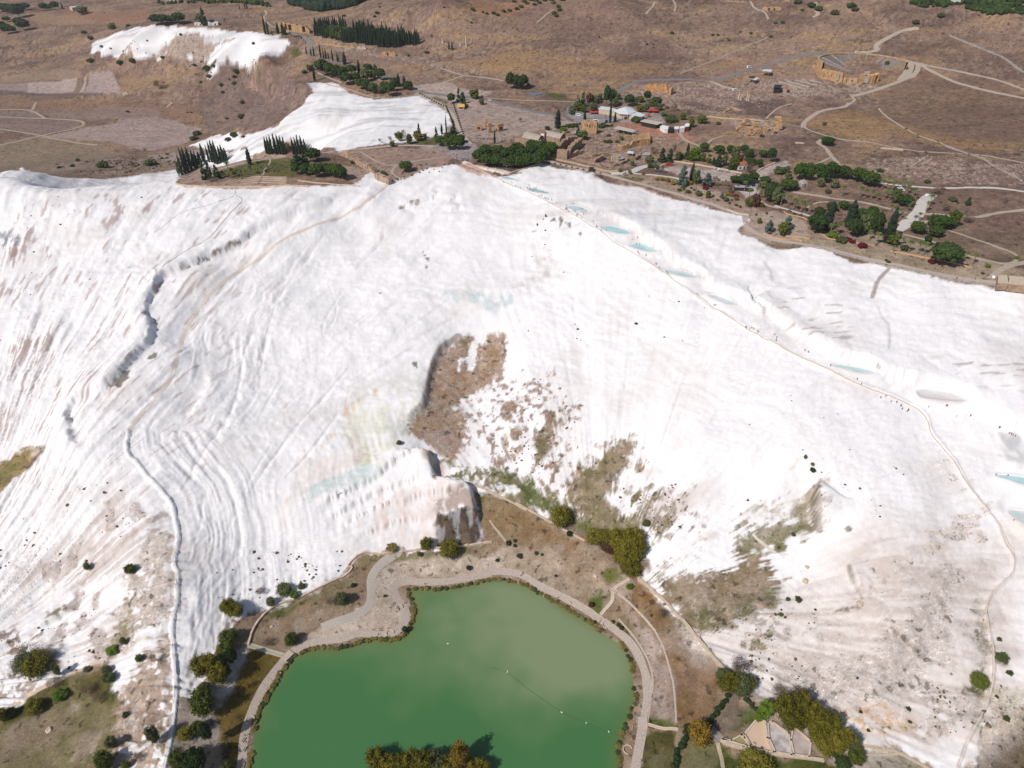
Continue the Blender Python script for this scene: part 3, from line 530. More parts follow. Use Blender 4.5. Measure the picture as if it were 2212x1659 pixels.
g_ = COL.mean(-1, keepdims=True); COL[:] = np.clip((g_+(COL-g_)*1.15)*np.where((Y_ > 480)[..., None], np.array([.90, .84, .85], np.float32), np.array([.84, .84, .80], np.float32)), 0, 1)
stain = fbm(X_/34, Y_/34, 90, 5)
wcol = mixc((.825, .80, .80), (.68, .62, .595), sstep(0.2, 0.9, stain)*0.45)
st2 = 0.5*vnoise(ang*60, rad/70, 91)+0.6*vnoise(ang*150, rad/40, 92)
wcol = mixc(wcol, (.66, .60, .575), sstep(0.35, 0.9, st2)*right*0.22)
st3 = 0.6*vnoise(ang2*60, rad2/60, 93)+0.6*vnoise(ang2*160, rad2/24, 94)
wcol = mixc(wcol, (.60, .545, .53), sstep(0.4, 0.95, st3)*lw*0.38)
far_white = sstep(640, 800, Y_)
wcol = mixc(wcol, (.52, .505, .52), far_white*sstep(-0.05, 0.7, fbm(X_/70, Y_/9, 95, 4)+.4*vnoise(X_/30, Y_/3, 112))*0.8)
up = sstep(430, 560, Y_)*(X_ > 20)
wcol = mixc(wcol, (.60, .56, .545), up*sstep(0.25, 0.85, fbm(X_/38, Y_/5, 96, 4))*0.5)
wcol = wcol*(1+0.02*n_c+0.012*n_d)[..., None]
COL[:] = mixc(COL, wcol, whm)
WM = whm.copy()
def notwhite(m, a=1.0):
    global WM
    WM = WM*(1-m*a)
def soil(t, p, c=(.30, .21, .145), c2=(.38, .28, .21), soft=1.0, na=2.5, ns=6.0, a=1.0, sp=0.0):
    W = SF.line(T(t, p) if isinstance(t, str) else t); d = sdf(W, soft+na*3+6); k = d < 1e5; m = np.zeros(GX.shape, np.float32)
    dd = d[k]+fbm(X_[k]/ns, Y_[k]/ns, 70, 4)*na+na*.8*vnoise(ang[k]*75, rad[k]/11, 113)+na*.5*vnoise(ang[k]*190, rad[k]/6, 114)
    m[k] = sstep(soft*1.2, -soft*1.2, dd)*(.6+.4*sstep(-.6, -.1, fbm(X_[k]/2.2, Y_[k]/2.2, 115, 2)+np.clip(-d[k]/9, 0, 1)))
    if sp: m = m*sstep(sp-0.15, sp+0.1, fbm(X_/3.0, Y_/3.0, 97, 3))
    paint(m, vary(c, c2, fbm(X_/5, Y_/5, 98, 4)*1.4), a); notwhite(m, a)
wsh = reg(T('D4', [(-300, 350), (200, 250), (700, 150), (1000, -100), (1500, -200), (2100, -250), (2300, 1000), (1900, 1400), (800, 1350), (100, 950), (-400, 650)]), 14, 12, 30)
paint(wsh, (.68, .605, .56), .85); paint(wsh*sstep(-.1, .5, .6*vnoise(ang*60, rad/16, 118)+.6*n_b), (.52, .43, .385), .75)
for t, p in (('C1', [(700, 1000), (1200, 950), (1370, 1250), (1300, 1580), (500, 1580), (450, 1350)]), ('D1', [(200, 100), (900, -50), (1000, 500), (700, 760), (250, 700)]), ('C3', [(900, 800), (1700, 900), (1700, 1500), (1300, 1560), (1000, 1200)])):
    m = reg(T(t, p), 10, 10, 25); paint(m*sstep(-.2, .5, .7*vnoise(ang2*70, rad2/22, 119)+.6*n_b), (.55, .46, .41), .75)
hol = T('B2', [(1650, 1180), (1700, 1135), (1745, 1190), (1735, 1300), (1790, 1330), (1830, 1230), (1890, 1140), (1930, 1130), (2000, 1170), (2025, 1230), (1990, 1300), (1985, 1420), (1930, 1530)])+ \
    T('C2', [(1990, 0), (1860, 140), (1750, 200), (1620, 280), (1590, 310), (1690, 370), (1680, 450), (1720, 520), (1650, 620), (1640, 700), (1580, 720), (1450, 620), (1330, 540), (1250, 480), (1240, 440), (1290, 340), (1370, 290), (1400, 200), (1430, 60)])+T('B2', [(1440, 1390), (1530, 1230)])
soil(hol, None, (.32, .21, .135), (.41, .305, .24), 1.0, 2.2)
pk('B2', [(1650, 1200), (1720, 1140), (1745, 1200), (1720, 1260), (1660, 1260)], (.17, .16, .06), (.25, .20, .11), .8, 1.5)
pk('C2', [(1290, 380), (1350, 340), (1380, 460), (1300, 480)], (.34, .19, .08), (.30, .20, .12), .8, 1.5)
pk('C2', [(1380, 480), (1600, 440), (1660, 620), (1500, 650)], (.34, .275, .25), (.28, .21, .18), .7, 3)
m = reg(T('B2', [(1750, 1300), (1775, 1340), (1755, 1450), (1700, 1440), (1715, 1380), (1660, 1370), (1650, 1450), (1635, 1440), (1640, 1350), (1700, 1335), (1735, 1300)]), .6, 1.2, 5); paint(m, wcol)
GRN = ((.115, .12, .045), (.24, .185, .11))
C3P = [([(50, 270), (150, 250), (300, 210), (310, 250), (180, 320), (90, 390)], 0), ([(430, 350), (500, 330), (470, 420), (620, 350), (600, 380), (430, 500), (490, 590), (420, 680), (380, 740), (330, 700), (320, 550), (400, 470)], 1),
       ([(130, 500), (240, 450), (240, 490), (120, 580)], 0), ([(10, 740), (120, 660), (220, 620), (190, 700), (100, 760)], 0),
       ([(650, 720), (700, 740), (830, 690), (930, 590), (1080, 545), (1130, 600), (1050, 680), (1040, 770), (950, 850), (1000, 920), (880, 990), (960, 1060), (1000, 1140), (1170, 1160), (1160, 1220), (1260, 1290), (1180, 1350), (1050, 1300), (850, 1240), (750, 1180), (560, 1040), (600, 930), (580, 880), (650, 830)], 1),
       ([(1080, 1060), (1100, 980), (1180, 900), (1215, 930), (1130, 1010)], 1), ([(1150, 1090), (1250, 970), (1280, 1010), (1190, 1080)], 1), ([(1210, 1200), (1370, 1120), (1410, 1170), (1300, 1310), (1220, 1270)], 1), ([(1080, 760), (1130, 720), (1190, 780), (1100, 790)], 0),
       ([(290, 160), (460, 110), (520, 150), (400, 200), (310, 210)], 2), ([(690, 740), (650, 690), (800, 590), (840, 600), (720, 690)], 2)]
for p, k in C3P:
    if k == 2: soil('C3', p, (.33, .21, .17), (.42, .30, .25), 2, 3, 5, .9, .1)
    elif k == 1: soil('C3', p, (.20, .165, .08), (.33, .25, .18), 1.2, 3.2, 5)
    else: soil('C3', p, (.31, .22, .15), (.40, .30, .24), 1.2, 3, 5)
pk('C3', [(330, 600), (480, 590), (400, 700), (350, 740)], *GRN, .8, 2); pk('C3', [(800, 850), (880, 720), (960, 760), (900, 830)], *GRN, .7, 3); pk('C3', [(650, 900), (900, 950), (880, 1100), (1180, 1180), (1100, 1290), (800, 1180)], *GRN, .5, 5, 6)
spz = T('C3', [(-200, 250), (100, 100), (450, 60), (560, 150), (680, 330), (560, 500), (700, 560), (1000, 560), (700, 720), (620, 980), (300, 930), (0, 770), (-250, 600)])
soil(spz, None, (.36, .235, .19), (.28, .19, .13), 4, 6, 10, .85, .42)
soil('C3', [(300, 700), (650, 720), (600, 1020), (330, 950)], (.36, .25, .19), (.28, .21, .13), 4, 5, 8, .85, .12)
soil('C3', [(850, 850), (1200, 900), (1500, 1000), (1650, 1250), (1350, 1560), (1100, 1350), (950, 1050)], (.30, .25, .20), (.36, .28, .22), 5, 7, 8, .8, .38)
soil('C2', [(1440, 830), (1560, 760), (1640, 740), (1850, 770), (2000, 850), (2212, 950), (2212, 1090), (2100, 1050), (1950, 960), (1700, 850)], (.13, .14, .05), (.27, .22, .14), 2, 3, 6, 1, -.15)
soil('C3', [(0, 770), (130, 780), (350, 900), (500, 1000), (540, 1060), (620, 1110), (900, 1260), (700, 1250), (430, 1150), (200, 1030), (0, 900)], (.11, .125, .04), (.24, .20, .12), 1.5, 3, 6)
m = reg(T('C3', [(10, 890), (60, 870), (230, 930), (180, 990), (80, 930)])+[], .8, 2, 4); paint(m, wcol, .9)
soil('C4', [(30, 1420), (130, 1380), (280, 1350), (430, 1300), (500, 1270), (570, 1250), (600, 1290), (620, 1400), (520, 1430), (400, 1420), (360, 1570), (0, 1600)], (.22, .20, .11), (.38, .32, .25), 1.5, 4, 6, 1)
pk('C4', [(330, 1450), (500, 1270), (580, 1270), (560, 1400), (400, 1430), (350, 1560), (240, 1520)], (.10, .12, .035), (.18, .17, .07), .7, 3, 5, 6)
soil('C4', [(600, 1000), (640, 1050), (600, 1180), (500, 1250), (420, 1270), (480, 1180), (560, 1080)], (.42, .35, .26), (.26, .22, .12), 1.5, 3, 5, .85, 0)
soil('C4', [(400, 900), (470, 830), (500, 880), (420, 960)], (.6, .52, .44), (.5, .42, .34), 2, 2, 5, .5)
soil('C4', [(1500, 1450), (1700, 1350), (1900, 1240), (1850, 1400), (1700, 1500), (1400, 1560)], (.60, .49, .42), (.66, .57, .50), 2, 5, 7, .7)
soil('C4', [(1560, 740), (1850, 1150), (1700, 1150), (1500, 950), (1450, 800)], (.64, .60, .56), (.68, .62, .58), 5, 6, 9, .5)
soil('D3', [(1160, 140), (1250, 200), (1450, 420), (1590, 540), (1620, 520), (1820, 500), (1880, 420), (2150, 350), (2160, 250), (2212, 160), (2260, 130), (2230, 0), (1900, -60), (1860, 0), (1600, 80), (1500, 90), (1300, 110)], (.225, .17, .10), (.34, .26, .195), 1.5, 4, 7)
pk('D3', [(1480, 440), (1650, 340), (1800, 420), (1820, 500), (1600, 530)], *GRN, .85, 3); pk('D3', [(1900, 330), (2050, 280), (2180, 150), (2240, 150), (2150, 350), (1880, 430)], *GRN, .7, 3)
for p in ([(2040, 570), (2150, 520), (2212, 560), (2080, 600)], [(1950, 640), (2080, 600), (2100, 690), (1980, 680)]): soil('D3', p, *GRN, 1, 2, 4, .9)
soil('D4', [(1520, 0), (1480, 180), (1270, 290), (1260, 400), (1130, 560), (1130, 700), (800, 720), (520, 790), (450, 1000), (620, 1120), (1000, 1130), (1300, 1130), (1600, 1000), (1650, 800), (1620, 560), (1650, 300), (1750, 100), (1700, 0)], (.50, .425, .375), (.60, .52, .475), 3, 6, 14, .8)
soil('D4', [(1080, 560), (1200, 530), (1330, 600), (1460, 760), (1300, 900), (1100, 760)], (.47, .40, .36), (.58, .51, .47), 3, 4, 8, .6)
soil('D4', [(650, 1130), (900, 1110), (1150, 1130), (1350, 1220), (1350, 1310), (1000, 1320), (740, 1260)], (.62, .42, .25), (.66, .53, .44), 2, 4, 6, .85, -.25)
soil('D4', [(1300, 1130), (1600, 1050), (1900, 1000), (1950, 1150), (1750, 1350), (1400, 1300)], (.42, .35, .29), (.55, .47, .42), 3, 5, 6, .7, -.1)
soil('D4', [(1950, 930), (2212, 1000), (2300, 1250), (2000, 1330), (1850, 1450), (1900, 1200)], (.42, .38, .28), (.60, .50, .40), 3, 4, 6, .75)
soil('D4', [(1850, 380), (1920, 350), (1950, 600), (1960, 800), (1880, 850), (1840, 620)], (.42, .36, .30), (.30, .26, .18), 3, 4, 5, .8, 0)
soil('D4', [(1980, 720), (2100, 730), (2080, 780), (1990, 770)], *GRN, 1, 2, 4, .9); soil('D4', [(1780, 960), (1850, 900), (1940, 940), (1850, 1000), (1740, 1010)], *GRN, 1, 2, 4, .9)
soil('D4', [(0, 370), (150, 380), (250, 330), (420, 380), (420, 600), (200, 700), (0, 640)], (.52, .42, .37), (.34, .27, .20), 3, 6, 6, .7, .05)
soil('D4', [(100, 780), (200, 790), (180, 880), (110, 880)], (.25, .21, .15), (.35, .29, .22), 2, 4, 4, .8); soil('D4', [(320, 820), (380, 860), (350, 960), (480, 1000), (600, 1180), (420, 1050), (250, 980)], (.30, .25, .19), (.42, .36, .30), 3, 4, 5, .8)
soil('D4', [(540, 560), (590, 480), (680, 450), (740, 560), (620, 650)], (.55, .49, .46), (.45, .38, .34), 1, 4, 5, .7, .2); soil('D4', [(960, 160), (1050, 60), (1400, 60), (1350, 180), (1150, 260)], (.56, .48, .45), (.5, .42, .38), 2, 5, 6, .8, .3)
soil('D1', [(1340, -20), (1370, 280), (1330, 420), (1250, 500), (1100, 560), (960, 700), (880, 640), (900, 500), (930, 260), (1000, 0), (1150, -240), (1280, -300), (1370, -200)], (.50, .41, .345), (.60, .52, .46), 1.5, 4, 8, .9, -.35)
soil('D1', [(1320, 560), (1345, 800), (1355, 1050), (1300, 1400), (1230, 1640), (900, 1640), (900, 1250), (960, 950), (1100, 700)], (.38, .275, .205), (.52, .42, .35), 1.5, 4, 7, 1, -.4)
soil('D1', [(1100, 1000), (1200, 1050), (1050, 1380), (900, 1350), (930, 1150)], (.33, .235, .165), (.42, .32, .25), 3, 4, 6, .7)
soil('D1', [(880, 500), (960, 290), (1080, 300), (1000, 500), (940, 640), (860, 700), (840, 600)], (.22, .19, .10), (.42, .34, .27), 1.5, 3, 5, .9)
for p in ([(290, 60), (350, -20), (450, 20), (440, 160), (390, 100), (330, 160)], [(510, 380), (640, 150), (700, 160), (560, 400)], [(570, 450), (650, 380), (640, 500), (580, 530)], [(340, 580), (460, 490), (490, 560), (420, 660), (340, 640)], [(690, 540), (800, 480), (820, 600), (760, 720), (690, 650)], [(690, 200), (740, 250), (780, 380), (720, 420)]):
    soil('D1', p, (.47, .40, .365), (.56, .48, .45), .8, 2.5, 5, .9)
soil('D1', [(340, 400), (490, 320), (490, 360), (390, 440)], *GRN, 1, 2, 3, .9)
for p in ([(520, 1480), (560, 1360), (630, 1350), (620, 1450), (570, 1530)], [(820, 1060), (900, 1150), (860, 1270), (820, 1230)], [(980, 1080), (1030, 1010), (1130, 1100), (1050, 1180)], [(1140, 1180), (1270, 1100), (1280, 1130), (1180, 1200)]):
    soil('C1', p, (.46, .385, .345), (.58, .50, .46), .8, 2.2, 5, .85)
soil('D1', [(60, 540), (300, 540), (260, 680), (150, 700), (0, 700), (0, 560)], (.24, .175, .13), (.33, .24, .18), 2, 4, 4, .9, .2); soil('D1', [(140, 700), (430, 660), (480, 800), (300, 930), (140, 860)], (.17, .13, .08), (.28, .2, .13), 2, 4, 5, .85)
soil('D1', [(60, 850), (300, 820), (330, 930), (100, 1060), (0, 1000)], (.26, .21, .14), (.42, .34, .28), 2, 4, 4, .9, .1)
soil('C1', [(-150, 900), (0, 740), (160, 640), (230, 600), (300, 620), (200, 760), (60, 900), (-40, 1000), (-150, 1100)], (.17, .155, .06), (.36, .255, .13), .8, 1.5, 5); soil('C1', [(240, 590), (330, 590), (345, 610), (250, 700)], (.45, .35, .25), (.6, .5, .42), 1, 2, 4, .7)
lf = whm*sstep(-150, -230, X_+0.35*(Y_-400)*0)*sstep(620, 560, Y_)
dirt = sstep(0.42, 0.8, 0.7*vnoise(ang2*110, rad2/17, 99)+0.5*vnoise(ang2*260, rad2/8, 100)+0.25*n_b)*lf
paint(dirt, (.42, .315, .28), .75)
for t, p in (('B1', [(0, 1250), (250, 1080), (480, 1180), (560, 1250), (400, 1400), (150, 1560), (0, 1580)]), ('C1', [(0, 200), (400, 60), (350, 220), (100, 400), (0, 400)]), ('B1', [(0, 350), (250, 330), (300, 400), (150, 620), (0, 640)])):
    m = reg(T(t, p), 8, 6, 12)*sstep(0.18, 0.5, 0.7*vnoise(ang2*130, rad2/15, 101)+0.5*vnoise(ang2*300, rad2/7, 102)+0.2*n_b); paint(m, (.34, .25, .22), .8)
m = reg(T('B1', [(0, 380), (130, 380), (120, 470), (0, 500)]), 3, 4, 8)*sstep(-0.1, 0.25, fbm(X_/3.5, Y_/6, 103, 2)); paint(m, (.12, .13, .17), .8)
ROCK = ((.13, .115, .10), (.26, .22, .17))
for t, p in (('B1', [(855, 1560), (870, 1500), (960, 1450), (1000, 1430), (985, 1500), (930, 1560)]), ('B1', [(1130, 1350), (1190, 1285), (1210, 1300), (1195, 1350)]), ('B1', [(1750, 460), (1850, 435), (1830, 465)]), ('B1', [(1900, 400), (1920, 370), (1920, 400)]),
             ('B1', [(1560, 580), (1700, 490), (1710, 520), (1620, 570)]), ('B1', [(1500, 600), (1540, 570), (1540, 620)]), ('B1', [(1390, 650), (1460, 610), (1450, 640)]), ('B1', [(1310, 760), (1350, 740), (1340, 765)]),
             ('B2', [(1180, 165), (1220, 165), (1195, 195)]), ('B2', [(1360, 505), (1420, 590), (1400, 600), (1370, 540)]), ('B2', [(1385, 620), (1405, 620), (1400, 650), (1385, 640)]),
             ('B3', [(450, 600), (480, 570), (520, 590), (500, 605)]), ('B3', [(520, 570), (550, 570), (555, 590), (530, 640)]), ('B3', [(570, 610), (610, 600), (610, 650)]), ('B3', [(255, 660), (285, 655), (285, 668)]), ('B3', [(305, 655), (350, 675), (320, 685)]), ('B3', [(668, 690), (690, 690), (690, 710)]),
             ('B2', [(1295, 1380), (1320, 1375), (1320, 1415), (1295, 1410)]), ('C2', [(1490, 705), (1560, 700), (1570, 720), (1500, 735)]), ('C4', [(595, 1060), (610, 1060), (605, 1200), (635, 1400), (615, 1380), (590, 1180)]), ('D4', [(740, 375), (850, 330), (980, 325), (860, 375)]),
             ('C4', [(820, 1390), (860, 1375), (870, 1400), (840, 1415)]), ('C2', [(1140, 720), (1165, 715), (1195, 755), (1170, 745)])):
    m = reg(T(t, p), .5, 1.2, 3, margin=6); paint(m, vary(*ROCK, fbm(X_/2, Y_/4, 104, 2)*1.5), .9)
m = band(SIDE_CLIFF, 4.5, 1.0); paint(m, vary((.24, .19, .16), (.40, .33, .29), fbm(X_/2, Y_/5, 104, 2)*1.5), .85)
for q_, w_, a_ in ((GULLY_R, 2.6, .9), (GULLY_R2, 1.3, .7), (GULLY_R3, 1.3, .8)):
    m = band(q_, w_, .6, na=.8); paint(m, vary((.09, .08, .07), (.26, .22, .18), fbm(X_/1.8, Y_/3, 104, 2)*1.5), a_)
soil('C4', [(560, 1040), (600, 1100), (600, 1250), (620, 1400), (520, 1420), (440, 1300), (500, 1180)], (.40, .33, .25), (.24, .21, .12), 1.5, 4, 5, .8)
soil('C4', [(620, 1030), (680, 1000), (720, 1150), (700, 1350), (650, 1400), (625, 1250)], (.62, .54, .48), (.70, .64, .59), 2, 4, 5, .7)
soil('C4', [(100, 1300), (250, 1220), (450, 1180), (520, 1260), (300, 1400), (60, 1420)], (.52, .45, .37), (.36, .31, .22), 3, 6, 6, .6, -.1)
for t, p in (('B2', [(1250, 125), (1345, 120), (1340, 150), (1260, 155)]), ('B2', [(1420, 100), (1455, 95), (1450, 115)]), ('B2', [(1570, 120), (1650, 92), (1640, 105), (1580, 128)]), ('B2', [(1525, 180), (1610, 185), (1610, 197), (1530, 190)]), ('B1', [(1380, 640), (1700, 500), (1920, 380), (1920, 410), (1700, 530), (1400, 660)]),
             ('C4', [(1020, 120), (1080, 125), (1120, 170), (1080, 150)])):
    m = reg(T(t, p), .8, .8, 3, margin=6)*sstep(0.0, .3, vnoise(X_/1.1, Y_/9, 105)); paint(m, (.22, .16, .12), .85)
flow = 0.6*vnoise((X_+Y_*.35)/2.2, Y_/14, 106)+0.5*vnoise((X_-Y_*.3)/5, Y_/7, 107)
def tint(t, p, c, a, soft=5, na=5, ns=10, lo=-.6, hi=.5): paint(reg(T(t, p), soft, na, ns)*sstep(lo, hi, flow+.4*n_b), c, a)
tint('C2', [(850, 200), (1000, 110), (1350, 60), (1390, 180), (1370, 280), (1240, 440), (1180, 560), (1000, 780), (850, 760), (740, 450)], (.66, .645, .52), .75)
tint('C2', [(850, 190), (1050, 150), (1000, 260), (850, 300), (760, 420), (770, 330)], (.66, .47, .30), .6, 3, 4, 8, -.1, .6)
tint('C2', [(800, 500), (1000, 560), (940, 720), (830, 740)], (.48, .42, .39), .6, 4)
tint('C2', [(1080, 360), (1260, 340), (1200, 520), (1130, 510)], (.50, .50, .48), .6, 4)
tint('C2', [(930, 580), (1120, 600), (1060, 740), (900, 740)], (.58, .56, .40), .7, 3)
tint('C2', [(690, 480), (660, 560), (560, 640), (600, 560)], (.74, .45, .28), .6, 3, 3, 6, -.2, .5)
tint('C2', [(400, 720), (900, 640), (760, 860), (480, 1000), (250, 1200), (200, 1050)], (.76, .63, .56), .5, 6)
tint('C2', [(1000, 1380), (880, 1200), (1050, 1000), (1450, 820), (1700, 930), (1500, 1120), (1460, 1370), (1200, 1400)], (.70, .56, .50), .6, 5)
tint('C2', [(1280, 640), (1430, 620), (1600, 720), (1450, 820), (1420, 720)], (.42, .32, .27), .85, 2, 2)
tint('C2', [(1040, 1180), (1180, 1170), (1130, 1240), (1080, 1240)], (.72, .42, .34), .5, 3, 3, 5, -.1, .4)
tint('C2', [(750, 1180), (950, 1120), (920, 1220), (760, 1250)], (.58, .45, .40), .5, 3, 4, 5, -.1, .4)
tint('C2', [(1440, 1010), (1560, 960), (1740, 930), (1770, 1100), (1500, 1150)], (.34, .24, .20), .85, 2, 3, 5, -.5, .1)
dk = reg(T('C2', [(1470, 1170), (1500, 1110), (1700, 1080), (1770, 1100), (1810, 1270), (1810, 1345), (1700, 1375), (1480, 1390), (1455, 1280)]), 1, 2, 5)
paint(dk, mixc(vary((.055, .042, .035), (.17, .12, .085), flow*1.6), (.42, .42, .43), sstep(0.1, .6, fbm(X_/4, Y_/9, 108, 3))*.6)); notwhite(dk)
tint('C2', [(600, 860), (880, 760), (1080, 700), (1000, 820), (850, 900), (600, 970), (480, 1020), (500, 940)], (.50, .60, .585), .8, 2, 3, 6, -.9, .1)
tint('B2', [(1500, 840), (1700, 820), (1960, 810), (2110, 830), (2110, 890), (2000, 940), (1900, 985), (1780, 940), (1640, 900)], (.53, .605, .61), .85, 3, 3, 6, -.2, .4)
tint('B3', [(330, 860), (490, 900), (510, 1000), (300, 1110), (130, 1130), (340, 980)], (.56, .49, .455), .7, 3, 4, 6, -.6, .4)
tint('B3', [(290, 740), (440, 700), (520, 740), (430, 860), (330, 840)], (.62, .57, .56), .5, 3)
tint('B1', [(1250, 640), (1560, 900), (1420, 1190), (1560, 930), (1800, 700), (2212, 420), (2212, 300)], (.72, .63, .57), .45, 5)
tint('B3', [(480, 430), (900, 690), (1250, 920), (1600, 1150), (1800, 1100), (1400, 850), (1000, 640), (600, 440)], (.66, .60, .58), .5, 4)
tint('B3', [(1100, 500), (1500, 480), (1550, 560), (1200, 570)], (.70, .645, .56), .4, 6)
tint('A3', [(140, 1340), (400, 1260), (900, 1340), (1100, 1440), (600, 1400)], (.62, .52, .47), .5, 5, 6, 10, 0, .7)
for t, p in (('B4', [(300, 1100), (900, 1200), (900, 1580), (500, 1500), (300, 1250)]), ('C4', [(1550, 60), (2212, 60), (2212, 340), (1800, 250)])):
    m = reg(T(t, p), 8, 6, 12)*sstep(0.38, 0.6, fbm(X_/16, Y_/2.2, 109, 3)); paint(m, (.38, .31, .29), .7)
tint('C4', [(2000, 640), (2212, 700), (2300, 980), (2100, 920), (2020, 800)], (.43, .43, .43), .75, 2, 3, 5, -.3, .5)
paint(reg(T('C4', [(1380, 330), (1460, 320), (1600, 345), (1700, 370), (1775, 400), (1720, 425), (1560, 428), (1400, 400)]), 1.2, .8, 5), (.63, .59, .58), .9)
paint(band(T('B4', [(1180, 950), (1080, 1060), (1040, 1190)]), 2.4), (.36, .29, .26), .9); paint(band(T('B4', [(1090, 1270), (1120, 1350), (1175, 1400), (1170, 1580)]), 1.4), (.45, .45, .46), .6)
paint(band(T('B4', [(200, 910), (250, 960), (270, 1050)]), 2.0), (.52, .50, .50), .7)
paint(reg(T('A2', [(1640, 1270), (1720, 1260), (1900, 1330), (1930, 1370), (1800, 1350), (1680, 1310)]), 1.5, 2, 5), (.46, .27, .20), .8)
m = band(CANAL, 2.2, .5); paint(m, (.78, .76, .755)); WM = np.maximum(WM, m)
m = band(T('B3', [(830, 530), (960, 600), (1110, 700), (1280, 800), (1420, 900), (1590, 1000), (1760, 1120), (1950, 1230), (2150, 1330)]), 7, 2)*sstep(-.2, .5, vnoise(X_/.9, Y_/7, 111)); paint(m, (.58, .53, .51), .6)
gl = np.exp(-(fbm(X_/7, Y_/3.2, 116, 2)/.07)**2)+.6*np.exp(-(fbm(X_/4+9, Y_/2, 117, 2)/.07)**2)
for t, p in (('C2', [(560, 860), (880, 740), (1110, 680), (1050, 820), (850, 930), (600, 1000), (460, 1030)]), ('B2', [(1450, 820), (2120, 800), (2120, 900), (1900, 1000), (1600, 930)]), ('C2', [(780, 180), (1370, 60), (1370, 280), (1180, 560), (1000, 760), (820, 700)]), ('C2', [(1000, 1000), (1450, 850), (1740, 930), (1500, 1100), (1050, 1200)]), ('F3', [(1420, 1250), (1659, 1250), (1659, 1420), (1480, 1400)])):
    paint(reg(T(t, p), 3, 3, 8)*np.clip(gl, 0, 1), (.80, .775, .74), .8)
paint(wsh*np.clip(gl, 0, 1)*.6, (.80, .77, .75), .8)
soil('A1', [(1200, 430), (1250, 350), (1330, 300), (1560, 280), (1800, 300), (1700, 340), (1640, 400), (1570, 480), (1300, 480)], (.30, .20, .145), (.42, .32, .26), 2, 9, 12, .9); soil('A1', [(950, 400), (980, 340), (1020, 380), (990, 420)], (.36, .25, .19), (.45, .35, .29), 2, 4, 10, .8)
for t, p, wd in CRACKS:
    paint(band(T(t, p), wd*.8, .5), (.56, .535, .55), .6)

